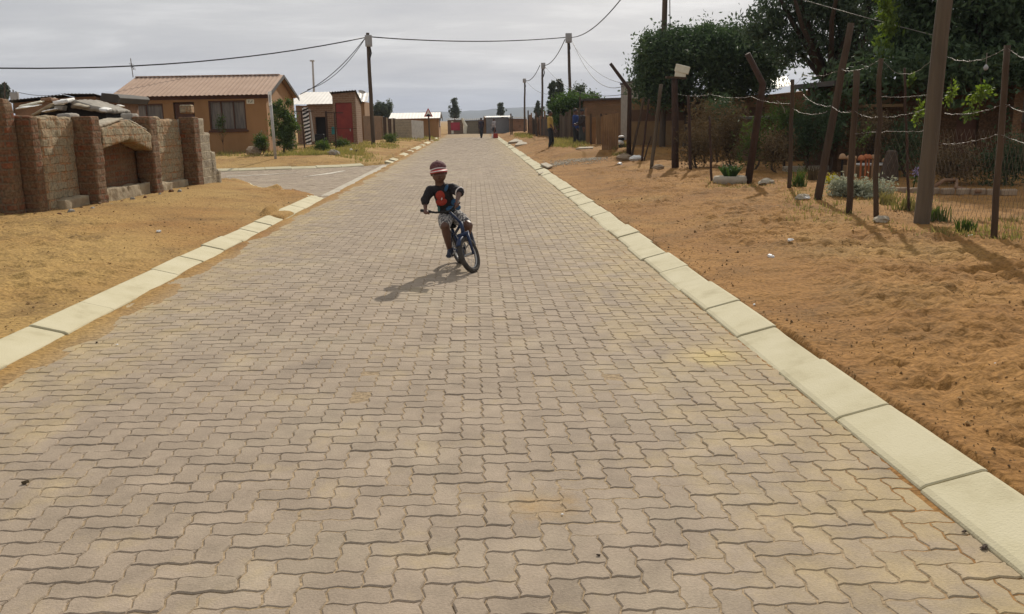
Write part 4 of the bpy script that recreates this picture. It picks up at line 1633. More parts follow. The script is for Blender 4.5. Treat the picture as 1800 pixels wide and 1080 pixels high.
# street lamp mast far behind
LM = 110.0
b_, t_ = at(553, 190, LM), at(549.5, 108, LM)
lm = thing('street_lamp', (b_.x, LM, 0), 'tall thin street lamp mast with a flat head behind the white roofed shed', 'street lamp')
MB().tube([(b_.x, LM, 0), b_, t_], [.16, .14, .1], 8).build('mast', M['metal_grey'], lm)
MB().box(t_ + Vector((-.05, 0, .05)), (.5, .4, .16)).build('lamp_head', M['metal_grey'], lm, bevel=.03)
# poles at the far left
pole_px('utility_pole', (9, 200), (8, 144), 60, 2.6, M['pole_wood'], 'thin dark pole at the far left edge above the ruined wall', z0=0)
pole_px('utility_pole', (24.5, 190), (23, 158), 60, 2.6, M['pole_wood'], 'short dark pole with a crooked top right of the edge pole', z0=0, box=(.5, .7, .1, -.5))
cable(at(26, 161, 60), at(105, 166.5, 60), .15, 'fine wire between the short crooked pole and the tin shack', .018)

# gate frames at the house yard
GYY = 45.0


def gate(name, label, bars, posts, Y, m):
    b_ = at(posts[0][0][0], posts[0][0][1], Y)
    g = thing(name, (b_.x, b_.y, h1(b_.x, b_.y)), label, 'gate frame')
    for (x0, y0), (x1, y1), w in posts:
        a, b = at(x0, y0, Y), at(x1, y1, Y)
        MB().tube([a - Vector((0, 0, .3)), b], w * mpp(Y) / 2, 8).build('post', m, g)
    for (x0, y0), (x1, y1), w in bars:
        MB().tube([at(x0, y0, Y - .05), at(x1, y1, Y - .05)], w * mpp(Y) / 2, 6).build('crossbar', m, g)
    return g


gate('gate_frame', 'rusty gate frame with a top bar behind the tall shrub', [((513, 196), (551, 195.5), 1.8)], [((536, 261), (529.5, 196), 2.2)], 44, M['post_rust'])
gate('gate_frame', 'rusty gate frame of two posts and a bar before the red outhouse door', [((574, 198.5), (603, 198.5), 1.8), ((576, 226), (626, 226.5), .8)], [((577, 274), (573, 196), 3.6), ((590, 250), (588, 198), 2.4)], 43, M['post_rust'])
# striped hanging behind the gate
mb_b, mb_w = MB(), MB()
SYY = 46.0
xs0, xs1 = at(530.5, 200, SYY).x, at(545, 200, SYY).x
zt_, zb_ = at(535, 189, SYY).z, at(540, 254, SYY).z


def stripe_mat():
    m = bpy.data.materials.new('zebra_stripes')
    m.use_nodes = True
    t = m.node_tree
    b = t.nodes['Principled BSDF']
    b.inputs['Roughness'].default_value = .8
    g = t.nodes.new('ShaderNodeNewGeometry')
    mp = t.nodes.new('ShaderNodeMapping')
    mp.inputs['Rotation'].default_value = (0, R_(25), 0)
    t.links.new(g.outputs['Position'], mp.inputs[0])
    w = t.nodes.new('ShaderNodeTexWave')
    w.bands_direction = 'Z'
    w.inputs['Scale'].default_value = 1.9
    w.inputs['Distortion'].default_value = 2.2
    w.inputs['Detail Scale'].default_value = 1.2
    t.links.new(mp.outputs[0], w.inputs['Vector'])
    r = t.nodes.new('ShaderNodeValToRGB')
    r.color_ramp.elements[0].position = .45
    r.color_ramp.elements[0].color = (.02, .02, .02, 1)
    r.color_ramp.elements[1].position = .55
    r.color_ramp.elements[1].color = (.75, .74, .72, 1)
    t.links.new(w.outputs[0], r.inputs[0])
    t.links.new(r.outputs[0], b.inputs['Base Color'])
    return m


M['stripes'] = stripe_mat()
vs = []
nn = 14
for k in range(nn + 1):
    t = k / nn
    a = at(530.5 + 6.5 * t, 189 + 65 * t, SYY)
    b = at(541.5 + 6 * t, 189.5 + 65 * t, SYY + .25)
    for j in range(7):
        q = a.lerp(b, j / 6) + Vector((0, .05 * math.sin(j * 2.1 + k * .15), 0))
        vs += [q, q + Vector((0, .02, 0))]
fs = []
for k in range(nn):
    for j in range(6):
        i = (k * 7 + j) * 2
        i2 = i + 14
        fs += [[i, i + 2, i2 + 2, i2], [i + 1, i2 + 1, i2 + 3, i + 3]]
o = MB().add(vs, fs).build('striped_cloth', M['stripes'], org=(xs0, SYY, .3), smooth=True)
tag(o, 'black and white zebra striped cloth hanging beside the shed doorway', 'cloth')
P = [at(544, 192, SYY + .3), at(546, 196, SYY + .3), at(553, 248, SYY + .3), at(549, 250, SYY + .3)]
o = MB().prism(P, (.0, .06, 0)).build('leaning_sheet', M['metal_grey'], org=P[2])
tag(o, 'narrow grey metal sheet leaning behind the striped cloth', 'metal sheet')
# teal garment on the fence
P = at(585.5, 230, 43.2)
o = MB().box((P.x, P.y, P.z), (.16, .06, .36), None, .8).build('hanging_garment', mat('teal_cloth', (.05, .22, .22), None, 5), org=P, bevel=.02)
tag(o, 'small teal garment hanging on the gate before the outhouse', 'garment')
# stones and debris on the corner
for px, py, s_, lab, m in ((447, 271.5, .62, 'reddish brown boulder beside the small bush at the tan house', M['stone']),
                           (626, 268, .2, 'small black lump on the sand mound before the outhouse', M['black']),
                           (617, 266, .2, 'little white stone beside the black lump on the mound', M['white']),
                           (585, 271, .34, 'pale rock at the foot of the rusty gate post', M['slab']),
                           (593, 272, .28, 'grey broken rock right of the pale rock by the gate post', M['grey_concrete'])):
    p = foot(px, py)
    rr = random.Random(px)
    mb = MB().ellipsoid((p.x, p.y, p.z + s_ * .2), (s_ * .6, s_ * .42, s_ * .38), Matrix.Rotation(rr.random() * 2, 3, 'Z'), 10, 7)
    for v in mb.v:
        v += Vector((rr.gauss(0, .06), rr.gauss(0, .06), rr.gauss(0, .05))) * s_
    tag(mb.build('rock', m, org=p), lab, 'rock')


# ------------------------------------------------------------------ foliage
def leaves_mesh(C, size, seed=0, droop=0.0, aspect=2.2, curl=.15):
    """C (n,3) leaf positions -> small bent leaf blades; returns mesh"""
    r = np.random.default_rng(seed)
    n = len(C)
    d = r.normal(size=(n, 3))
    d[:, 2] -= droop
    d /= np.linalg.norm(d, axis=1)[:, None]
    q = r.normal(size=(n, 3))
    w = np.cross(d, q)
    w /= np.linalg.norm(w, axis=1)[:, None]
    nn_ = np.cross(w, d)
    s_ = size * r.uniform(.55, 1.35, n)[:, None]
    a = C - d * s_ * .5
    b = C + d * s_ * .5 - nn_ * s_ * curl
    m1 = C + w * s_ * .5 / aspect
    m2 = C - w * s_ * .5 / aspect
    V_ = np.stack([a, m1, b, m2], 1).reshape(-1, 3)
    F_ = (np.arange(n)[:, None] * 4 + np.arange(4)[None])
    return V_, F_, r.random(n)


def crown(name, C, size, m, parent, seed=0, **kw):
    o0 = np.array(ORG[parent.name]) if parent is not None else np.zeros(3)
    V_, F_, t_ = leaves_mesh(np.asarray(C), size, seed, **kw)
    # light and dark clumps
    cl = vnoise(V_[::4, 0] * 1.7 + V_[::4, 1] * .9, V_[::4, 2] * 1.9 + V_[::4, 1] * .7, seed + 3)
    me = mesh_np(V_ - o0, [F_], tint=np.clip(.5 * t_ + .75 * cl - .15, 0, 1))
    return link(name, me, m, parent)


def clumps(ell, nclump, nleaf, rclump, seed, shell=.55, flat=1.0, keep=None, rag=.25):
    """leaf positions in clumps that fill the outer part of a set of ellipsoids [(c, (rx,ry,rz)), ...]"""
    r = np.random.default_rng(seed)
    vol = np.array([e_[1][0] * e_[1][1] * e_[1][2] for e_ in ell]) ** .67
    vol = vol / vol.sum()
    out = []
    for (c, rad), w in zip(ell, vol):
        k = max(1, int(nclump * w))
        d = r.normal(size=(k, 3))
        d /= np.linalg.norm(d, axis=1)[:, None]
        rr = shell + (1 - shell) * r.random(k) ** .7
        rr = rr * (1 + rag * r.normal(size=k) * .5)
        P = np.array(c) + d * rr[:, None] * np.array(rad)
        out.append(P)
    P = np.concatenate(out)
    if keep is not None:
        P = P[keep(P)]
    per = max(1, nleaf // max(1, len(P)))
    rc = rclump * r.uniform(.6, 1.4, len(P))
    Q = P[:, None, :] + r.normal(size=(len(P), per, 3)) * rc[:, None, None] * np.array([1, 1, flat]) * .6
    return Q.reshape(-1, 3), P


def limbs(name, base, tips, r0, m, parent, seed=0, trunk_h=.4):
    """tapered trunk that divides into limbs reaching for the given tips"""
    rr = random.Random(seed)
    base = Vector(base)
    mb = MB()
    cen = sum((Vector(t) for t in tips), Vector()) / len(tips)
    fork = base.lerp(cen, trunk_h)
    fork += Vector((rr.uniform(-.1, .1), rr.uniform(-.1, .1), 0))
    mid = base.lerp(fork, .5) + Vector((rr.uniform(-.06, .06), rr.uniform(-.06, .06), 0))
    mb.tube([base - Vector((0, 0, .3)), base + Vector((0, 0, .05)), mid, fork], [r0 * 1.35, r0 * 1.1, r0 * .85, r0 * .7], 10)
    for t in tips:
        t = Vector(t)
        k = fork.lerp(t, .5) + Vector((rr.uniform(-.2, .2), rr.uniform(-.2, .2), rr.uniform(.0, .25)))
        mb.tube([fork - (k - fork) * .08, k, t], [r0 * .5, r0 * .3, r0 * .08], 7)
    return mb.build(name, m, parent, smooth=True)


def ell_px(px, py, wpx, hpx, Y, dy=None):
    c = at(px, py, Y)
    return (tuple(c), (wpx * mpp(Y) / 2, (dy if dy else wpx * mpp(Y) / 2), hpx * mpp(Y) / 2))


def tree(name, base, ell, nclump, nleaf, rclump, size, m, label, seed, r0=.12, cat='tree', droop=.2, group=None, shell=.5, aspect=2.2, extra=None, rag=.25, ntips=7, flat=1.0):
    base = Vector(base)
    t = thing(name, base, label, cat, group)
    Q, P = clumps(ell, nclump, nleaf, rclump, seed, shell, rag=rag, flat=flat)
    if extra is not None:
        Q = np.concatenate([Q, extra])
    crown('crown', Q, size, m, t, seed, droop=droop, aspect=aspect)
    r = np.random.default_rng(seed + 5)
    tips = P[r.choice(len(P), min(ntips, len(P)), replace=False)]
    limbs('trunk', base, [tuple(x) for x in tips], r0, M['bark'], t, seed)
    return t


# ---- the round clipped tree behind the cream boxes
TY = 36.0
tb = at(1205, 262, TY)
ell = [ell_px(1240, 118, 236, 118, TY, 3.0), ell_px(1170, 105, 104, 92, TY, 2.0), ell_px(1305, 118, 120, 112, TY, 2.2), ell_px(1160, 150, 80, 70, TY, 1.6), ell_px(1245, 86, 150, 66, TY, 2.0)]
r_ = np.random.default_rng(5)
spr = []
for k in range(120):                      # upright shoots along the top
    px = r_.uniform(1132, 1345)
    top = 54 + 9 * abs((px - 1240) / 100) ** 2 + r_.uniform(-7, 12)
    p = np.array(at(px, top + 14, TY + r_.uniform(-1.5, 1.5)))
    q = p[None] + np.stack([r_.normal(0, .05, 26), r_.normal(0, .05, 26), r_.uniform(-.3, .34, 26)], 1)
    spr.append(q)
tree('bushy_tree', (tb.x, tb.y, .15), ell, 900, 52000, .34, .15, M['leaf_dark'], 'wide bushy round topped tree behind the cream boxes', 11, .16, extra=np.concatenate(spr), shell=.62, rag=.12)

# ---- big loose tree
TY = 31.0
tb = at(1478, 285, TY)
ell = [ell_px(1440, 20, 190, 130, TY, 2.2), ell_px(1350, 40, 90, 66, TY, 1.2), ell_px(1385, 78, 90, 50, TY, 1.2), ell_px(1480, 110, 130, 130, TY, 1.8),
       ell_px(1420, -90, 300, 170, TY, 3.0), ell_px(1530, -10, 150, 200, TY, 2.0), ell_px(1376, 122, 16, 34, TY, .4), ell_px(1335, 58, 50, 30, TY, .8),
       ell_px(1462, 165, 84, 70, TY, 1.2), ell_px(1520, 120, 90, 100, TY, 1.2)]
tree('loose_tree', (tb.x, tb.y, .15), ell, 380, 30000, .33, .20, M['leaf_tree'], 'tall loose crowned dark tree with sky showing through its drooping branches', 21, .26, droop=.7, shell=.15, aspect=3.0, rag=.3, ntips=14)

# ---- dense dark tree at the right edge
TY = 23.0
tb = at(1700, 300, TY)
ell = [ell_px(1680, 30, 250, 240, TY, 1.8), ell_px(1790, 40, 220, 300, TY, 2.0), ell_px(1600, 60, 100, 160, TY, 1.0), ell_px(1720, -120, 340, 220, TY, 2.4), ell_px(1900, 0, 240, 300, TY, 2.0), ell_px(1690, -140, 250, 210, TY, 2.2), ell_px(1655, 130, 120, 90, TY, 1.0),
       ell_px(1640, 132, 230, 66, 20.7, .5), ell_px(1790, 125, 220, 80, 20.7, .5), ell_px(1530, 138, 130, 60, 21.0, .4), ell_px(1462, 168, 90, 50, 22.5, .5)]
t3 = tree('dense_tree', (tb.x, tb.y, .15), ell, 950, 78000, .38, .17, M['leaf_dark'], 'dense very dark tree filling the upper right above the grey pole', 31, .24, droop=.4, shell=.3, rag=.15, ntips=10)
r_ = np.random.default_rng(9)
spr = []
for k in range(34):
    px, py = 1556 + r_.normal(0, 5), r_.uniform(-12, 100)
    if 62 < py < 72:
        continue
    p = np.array(at(px + (4 if py < 60 else 0), py, 21.4))
    spr.append(p[None] + r_.normal(0, .07, (20, 3)))
crown('foliage', np.concatenate(spr), .17, M['leaf_bright'], t3, 33, droop=1.2, aspect=3.2)  # brighter leaf colour paints the sunlit edge of the crown

# ---- creepers on the wires
for k, (px, py, w, h_, lab) in enumerate(((1672, 165, 20, 44, 'bright yellow green creeper strand just right of the grey pole'),
                                          (1724, 165, 36, 44, 'largest bright creeper clump hanging under the grey lean-to roof'),
                                          (1707, 200, 26, 28, 'darker creeper tuft just below the largest clump'),
                                          (1614, 200, 16, 48, 'thin creeper strand just left of the grey pole'),
                                          (1600, 142, 12, 20, 'tiny creeper sprig under the barbed wire by the slim post'),
                                          (1520, 240, 26, 46, 'green weed growing at the wall behind the orange ornaments'))):
    Y = 13.2 if k < 5 else 19.0
    p = at(px, py, Y)
    t = thing('creeper', p, lab, 'creeper')
    r_ = np.random.default_rng(40 + k)
    n = 120 if k != 1 else 240
    ang = r_.normal(size=(n, 3)) * np.array([w, w, h_]) * mpp(Y) * .21
    ang[:, 0] += .3 * w * mpp(Y) * np.sin(ang[:, 2] * 9)
    crown('leaves', np.array(p) + ang, .055, M['leaf_bright'] if k in (0, 1, 3) else M['leaf_shrub'], t, 40 + k, droop=.4, aspect=1.5)
    MB().tube([p + Vector((0, 0, -h_ * mpp(Y) * .6)), p + Vector((.02, .02, 0)), p + Vector((-.02, 0, h_ * mpp(Y) * .6))], .006, 5).build('stem', M['post_wood'], t)


def shrub(name, base, ell, n, size, m, label, seed, cat='shrub', droop=-.2, aspect=2.2, r0=.03, group=None, rclump=.12, nclump=60, shell=.2, tips=9):
    return tree(name, base, ell, nclump, n, rclump, size, m, label, seed, r0, cat, droop, group, shell, aspect, ntips=tips)


# shrubs by the tan house
Y = 39.0
b_ = at(500, 262, Y)
shrub('tall_shrub', (b_.x, b_.y, .22), [ell_px(501, 225, 42, 74, Y, .5), ell_px(492, 192, 30, 36, Y, .4), ell_px(510, 205, 26, 50, Y, .4), ell_px(500, 246, 40, 36, Y, .4)], 8500, .10, M['leaf_shrub'],
      'tall sunlit shrub at the gable corner of the tan house', 51, r0=.05, rclump=.16)
b_ = at(459, 266, Y)
shrub('low_bush', (b_.x, b_.y, .2), [ell_px(459, 250, 24, 32, Y, .35)], 1800, .08, M['leaf_shrub'], 'small dark bush beneath the number plate of the tan house', 52)
Y = 41.3
b_ = at(390, 240, Y)
shrub('low_bush', (b_.x, b_.y, .2), [ell_px(388, 218, 16, 34, Y, .2)], 420, .08, M['leaf_shrub'], 'thin green plant before the curtained window above the stepped wall end', 53, r0=.008)
Y = 52
for px, w, h_, lab, s_ in ((688, 26, 16, 'low green bush at the foot of the plank fence', 54), (600, 30, 14, 'weedy green clump before the red outhouse door', 55), (566, 34, 16, 'green weedy clump at the rusty gate', 56)):
    yb_ = {688: 252, 600: 262, 566: 268}[px]
    Y = {688: 58, 600: 47, 566: 42}[px]
    b_ = at(px, yb_, Y)
    z_ = h1(b_.x, b_.y)
    c = (b_.x, b_.y, z_ + h_ * mpp(Y) * .4)
    shrub('weed_clump', (b_.x, b_.y, z_), [(c, (w * mpp(Y) / 2, .5, h_ * mpp(Y) * .6))], 1500, .10, M['leaf_shrub'], lab, s_, 'weeds', -.6, 3.0, .02)

# distant trees
for px, py, w, h_, Y, m, lab, s_, nm in (
        (800, 190, 17, 40, 140, 'leaf_far', 'slim upright tree rising behind the far shacks against the hills', 61, 'poplar_tree'),
        (881, 192, 14, 24, 170, 'leaf_far', 'smaller distant tree above the blue grey tin shack', 62, 'poplar_tree'),
        (946, 192, 12, 28, 110, 'leaf_far', 'narrow grey green tree behind the middle cable pole', 63, 'poplar_tree'),
        (672, 195, 34, 26, 90, 'leaf_far', 'grey green trees behind the plank fence right of the left pole', 64, 'garden_tree'),
        (6, 163, 16, 26, 70, 'leaf_far', 'little tree at the far left edge behind the shack', 65, 'garden_tree'),
        (972, 165, 16, 54, 78, 'leaf_far', 'left one of the pair of pointed grey green trees behind the man in yellow', 66, 'poplar_tree'),
        (986, 165, 20, 52, 76, 'leaf_far', 'right one of the pair of pointed grey green trees beside the tallest pole', 67, 'poplar_tree')):
    b_ = at(px, 240, Y)
    e0 = ell_px(px, py, w, h_, Y)
    es = [e0] if 'pop' not in nm else [ell_px(px, py + h_ * .18, w, h_ * .64, Y), ell_px(px - w * .08, py - h_ * .22, w * .62, h_ * .5, Y)]
    tree(nm, (b_.x, b_.y, 0), es, 120, 6000, w * mpp(Y) * .11, .22, M[m], lab, s_, .12, droop=-.4, shell=.1, rag=.5, ntips=6)
Y = 56.0
b_ = at(990, 240, Y)
tree('garden_tree', (b_.x, b_.y, .3), [ell_px(1000, 187, 56, 44, Y, 1.2), ell_px(1035, 184, 46, 28, Y, 1.0), ell_px(980, 200, 28, 40, Y, .8)], 220, 9000, .28, .17, M['leaf_far_green'],
     'bright green spreading tree behind the two people at the fence', 71, .1, shell=.3)
Y = 60.0
b_ = at(1018, 240, Y)
tree('garden_tree', (b_.x, b_.y, .3), [ell_px(1017, 166, 24, 26, Y, .5), ell_px(1043, 172, 12, 14, Y, .3)], 60, 2400, .2, .2, M['leaf_far'], 'greyish treetop showing over the bright green spreading tree', 72, .08, shell=.2)


# ------------------------------------------------------------------ right hand yards
def foot_at(px, Y):
    p = at(px, 250, Y)
    return Vector((p.x, p.y, h1(p.x, p.y)))


# flat roofed brown house, and the taller grey block beside it
Y = 54.0
a, b = at(1028, 174, Y), at(1123, 171, Y)
fh = thing('flat_roofed_house', ((a.x + b.x) / 2, Y + 3, .2), 'long flat roofed brown house behind the robed person and plank gate', 'house')
mb = MB().prism([(a.x, Y, 0), (b.x, Y, 0), (b.x, Y, b.z - .12), (a.x, Y, a.z - .12)], (0, 6, 0))
mb.build('wall', M['brown_brick'], fh)
MB().prism([(a.x - .15, Y - .2, a.z - .119), (b.x, Y - .2, b.z - .119), (b.x, Y - .2, b.z), (a.x - .15, Y - .2, a.z)], (0, 6.4, 0)).build('roof', M['roof_dark'], fh)
Y = 44.0
a, b = at(1121, 143, Y), at(1215, 142, Y)
gb = thing('grey_building', ((a.x + b.x) / 2, Y + 3, .2), 'grey plastered block rising beside the flat roofed house behind the bushy tree', 'building')
MB().bb((a.x, Y, 0), (b.x, Y + 5, a.z)).build('wall', M['grey_concrete'], gb)
MB().bb((a.x - .05, Y - .05, a.z + .002), (b.x + .05, Y + 5.05, a.z + .1)).build('roof', M['roof_dark'], gb)

# plastered yard wall with darker band
Y = 38.0
a, b = at(1107, 174, Y), at(1345, 172, Y - 3)
yw = thing('yard_wall', (a.x, Y, .15), 'yellowish plastered yard wall with a darker band behind the leaning stakes', 'wall')
M['yardwall'] = mat('ochre_plaster', (.23, .15, .075), (.17, .108, .055), 1.4, .95, .3, 30)
M['yardband'] = mat('dark_ochre_band', (.11, .065, .04), None, 2, .95)
zt_, z1_, z2_ = a.z, at(1140, 193, Y).z, at(1140, 213, Y).z
dy = (b - a)
dy.z = 0
mb = MB()
for zl, zh in ((-.1, z2_), (z1_, zt_)):
    mb.prism([(a.x, a.y, zl), (b.x, b.y, zl), (b.x, b.y, zh), (a.x, a.y, zh)], (0, .2, 0))
mb.build('wall_panel', M['yardwall'], yw)
MB().prism([(a.x, a.y - .03, z2_ + .002), (b.x, b.y - .03, z2_ + .002), (b.x, b.y - .03, z1_ - .002), (a.x, a.y - .03, z1_ - .002)], (0, .22, 0)).build('dark_band', M['yardband'], yw)

M['ochre_sheet'] = mat('ochre_rusted_sheet', (.30, .175, .085), (.19, .105, .055), 1.6, .85, .2, 30, c3=(.25, .145, .07))
# rusty sheet gate / plank fence on the verge
Y = 41.0
pf = thing('plank_gate', foot_at(1060, Y), 'tan plank and sheet gate standing on the verge beside the robed person', 'gate')
M['tan_plank'] = mat('tan_plank', (.25, .165, .09), (.17, .11, .06), 4, .9, .4, 25, stretch=(2, 2, .2))
cols = [(1033.5, 204, 259, 'tan_plank'), (1043, 206, 259.5, 'ochre_sheet'), (1052, 203.5, 262, 'tan_plank'), (1060, 205, 264, 'ochre_sheet')]
for k, (px, yt, yb_, m) in enumerate(cols):
    Yk = 40.4 - .45 * k
    p, q = at(px, yb_, Yk), at(px, yt, Yk)
    w = (9 if k in (1, 3) else 8) * mpp(Yk)
    MB().box(((p.x + q.x) / 2, Yk, (p.z + q.z) / 2 - .1), (w * .97, .05, q.z - p.z + .2), Matrix.Rotation(random.uniform(-.01, .01), 3, 'Y')).build('plank', M[m], pf, bevel=.004)
for px in (1038.5, 1056.5, 1066):
    p, q = at(px, 263, 39.8 - (px - 1038) * .03), at(px, 200, 39.8 - (px - 1038) * .03)
    MB().tube([p - Vector((0, 0, .3)), q], .045, 8).build('post', M['post_wood'], pf)
# big rusted sheet in front, whose foot stands lower in the drive
Ys = 34.2
P = [at(1057, 276, Ys), at(1087, 277, Ys), at(1087, 199, Ys), at(1060, 203, Ys)]
mb = MB()
corr_sheet(mb, P[0], P[1], P[2], P[3], .09, .012, .004)
o = mb.build('rusted_gate_sheet', M['ochre_sheet'], org=P[0])
tag(o, 'upright ochre rusted sheet closing the driveway beside the white bundle', 'metal sheet')
# white and black bundle
p = at(1092, 246, 35.5)
wb = thing('striped_bundle', (p.x, p.y, p.z - .5), 'white and black bundle on a bin between the rusted sheet and the angled iron post', 'bundle')
MB().ellipsoid(p + Vector((0, 0, .12)), (.13, .12, .05), None, 12, 6).build('white_top', M['litter'], wb, smooth=True)
MB().ellipsoid(p + Vector((0, 0, .02)), (.14, .13, .08), None, 12, 6).build('black_middle', M['black'], wb, smooth=True)
MB().ellipsoid(p + Vector((-.02, -.05, -.10)), (.14, .12, .09), Matrix.Rotation(.5, 3, 'Y'), 12, 6).build('white_fold', M['litter'], wb, smooth=True)
MB().lathe(p + Vector((0, .02, -.62)), [(.12, 0), (.13, .42), (.12, .44)], 14).build('black_bin', M['black'], wb)
# grass at its foot comes later

# cream boxes on the thick post
Y = 25.6


def oriented_px_box(name, c, w, h_, d, rz, ry, m, label, cat, Y):
    p = at(c[0], c[1], Y)
    rot = Matrix.Rotation(rz, 3, 'Z') @ Matrix.Rotation(ry, 3, 'Y')
    t = thing(name, p, label, cat)
    MB().box(p, (w, d, h_), rot).build('case', m, t, bevel=.012)
    MB().box(p + rot @ Vector((0, 0, h_ / 2 - .03)), (w * 1.03, d * 1.03, .035), rot).build('lid', m, t, bevel=.008)
    return t


oriented_px_box('cream_box', (1199.5, 122), .40, .21, .30, -.25, R_(15), M['cream'], 'larger tilted cream box on top of the smaller one on the thick post', 'box', Y)
oriented_px_box('cream_box', (1196, 131.5), .31, .15, .24, -.2, R_(11), M['cream'], 'smaller cream box underneath on the plank of the thick post', 'box', Y)

# ---- house with pale roof between the trees
Y = 35.0
p0, p1, p2, p3 = at(1318, 167, Y), at(1392, 150, Y), at(1397, 141, Y + 2), at(1362, 148, Y + 2)
ph = thing('pale_roofed_house', (p1.x, Y + 2, .15), 'house corner with pale sheet roof glimpsed between the bushy and the loose tree', 'house')
MB().prism([(p0.x, Y + .3, 0), (p1.x + 2, Y + .3, 0), (p1.x + 2, Y + .3, p1.z - .1), (p0.x, Y + .3, p0.z - .1)], (0, 3, 0)).build('wall', M['brown_brick'], ph)
mb = MB()
corr_sheet(mb, p0, p1, p2 + Vector((0, 1, .2)), p3 + Vector((-.4, 1, .2)), .2, .02)
mb.build('roof', M['roof_white'], ph)

# ---- brown brick shed and dark house at the right
Y = 27.0
a, b = at(1335, 200, Y), at(1474, 207, Y)
sd_ = thing('brick_shed', ((a.x + b.x) / 2, Y + 1.5, .15), 'low brown brick shed in the shade behind the leaning wooden post', 'shed')
da, db = at(1420, 250, Y).x, at(1437, 250, Y).x
mb = MB()
wall_open(mb, a.x, b.x, -.1, b.z, Y, Y + .2, [(da, db, .1, at(1430, 252, Y).z)])
mb.bb((b.x - .2, Y + .202, -.1), (b.x, Y + 3, b.z))
mb.bb((a.x, Y + .202, -.1), (a.x + .2, Y + 3, b.z))
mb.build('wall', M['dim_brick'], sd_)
MB().bb((a.x - .1, Y - .15, b.z + .002), (b.x + .15, Y + 3.1, b.z + .08)).build('roof', M['roof_dark'], sd_)
MB().bb((da, Y + .4, 0), (db, Y + .45, at(1430, 250, Y).z)).build('doorway', M['dark'], sd_)  # near-black sheet behind the opening paints the unlit interior
p = at(1438, 275, 25.5)
o = MB().box((p.x, p.y, .42), (.17, .06, .62), Matrix.Rotation(.12, 3, 'Y')).build('paving_slab', M['grey_concrete'], org=(p.x, p.y, .1), bevel=.01)
tag(o, 'pale upright slab leaning by the doorway of the brick shed', 'slab')

Y = 21.5
a, b = at(1478, 175, Y), at(2150, 175, Y)
dh = thing('dark_house', ((a.x + b.x) / 2, Y + 3, .15), 'shaded brown house with lit eave ledge behind the orange ornaments and creepers', 'house')
zt_ = at(1550, 150, Y).z
wn1 = (at(1772, 200, Y).x, at(1845, 200, Y).x, at(1790, 220, Y).z, at(1790, 165, Y).z)
dn1 = (at(1683, 200, Y).x, at(1722, 200, Y).x, .15, at(1700, 200, Y).z)
mb = MB()
wall_open(mb, a.x, b.x, -.1, zt_, Y, Y + .2, [wn1, dn1])
mb.bb((a.x, Y + .202, -.1), (a.x + .2, Y + 2.2, zt_))
mb.bb((b.x - .2, Y + .202, -.1), (b.x, Y + 2.2, zt_))
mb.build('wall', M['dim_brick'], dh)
MB().bb((a.x - .3, Y - .3, zt_ + .002), (b.x + .3, Y + 2.5, zt_ + .12)).build('roof', M['roof_dark'], dh)
window(dh, wn1[0], wn1[1], wn1[2], wn1[3], Y, 2)
MB().bb((dn1[0], Y + .1, .1), (dn1[1], Y + .15, dn1[3])).build('door', M['frame_brown'], dh)
l0, l1 = at(1515, 184, Y - .5), at(1584, 184, Y - .5)
MB().bb((l0.x, Y - .6, l0.z - .07), (l1.x, Y - .005, l0.z)).build('ledge', M['yardwall'], dh)
MB().bb((l0.x + .03, Y - .02, l0.z + .003), (l1.x - .03, Y - .004, at(1550, 164, Y).z)).build('plaster_band', M['yardwall'], dh)
pc = at(1786, 200, Y - .35)
MB().bb((pc.x - .1, Y - .4, .05), (pc.x + .12, Y - .1, zt_)).build('pillar', M['brown_brick'], dh)
# grey gabled lean-to roof with hanging lamp
c = at(1722, 138, Y - .8)
gl = thing('porch_canopy', c, 'small grey gabled canopy above the largest creeper clump', 'canopy')
MB().prism([at(1713, 146, Y - .9), at(1736, 139, Y - .9), at(1736, 136.5, Y - .9), at(1713, 143, Y - .9)], (0, .8, 0)).build('canopy_sheet', M['metal_grey'], gl)
MB().prism([at(1717, 141, Y - .86), at(1735, 135.5, Y - .86), at(1731, 124, Y - .86), at(1724, 128, Y - .86)], (0, .7, 0)).build('gable', M['box_grey'], gl)
MB().tube([at(1734, 139, Y - .92), at(1733.5, 153, Y - .92)], .03, 6).build('strut', M['metal_grey'], gl)
p = at(1733, 119, 18)
hl = thing('hanging_lamp', p, 'small pale lamp hanging on a wire above the grey canopy', 'lamp')
MB().lathe(p, [(.01, .06), (.03, .04), (.05, .0), (.035, -.04), (.015, -.06)], 12).build('lamp_shade', M['box_grey'], hl, smooth=True)
MB().tube([p + Vector((0, 0, .06)), at(1735, 93, 18)], .008, 5).build('lamp_wire', M['wire'], hl)

# ---- garden edging, planter wall and ornaments
Y = 20.0
a, b = foot_at(1498, Y), foot_at(1570, Y)
zt_ = at(1540, 288.5, Y).z
gp = thing('garden_planter', (a.x, Y, a.z), 'low tan planter wall with pale top behind the orange ornaments', 'planter')
MB().bb((a.x, Y, a.z - .1), (b.x, Y + .5, zt_ - .04)).build('planter_wall', M['yardwall'], gp, bevel=.01)
MB().bb((a.x + .3, Y - .04, zt_ - .038), (b.x + .03, Y + .54, zt_)).build('planter_top', M['white'], gp, bevel=.01)
a, b = foot_at(1383, 22), foot_at(1468, 22)
zt_ = at(1420, 292.5, 22).z
o = MB().bb((a.x, 22, a.z - .05), (b.x, 22.25, max(zt_, a.z + .06))).build('garden_edging', M['slab'], org=(a.x, 22, a.z), bevel=.01)
tag(o, 'long low pale edging in the yard before the brick shed', 'edging')
M['orange'] = mat('orange_glaze', (.50, .17, .065), (.42, .13, .05), 6, .55)
M['tan_glaze'] = mat('tan_glaze', (.42, .25, .13), (.36, .21, .11), 6, .55)
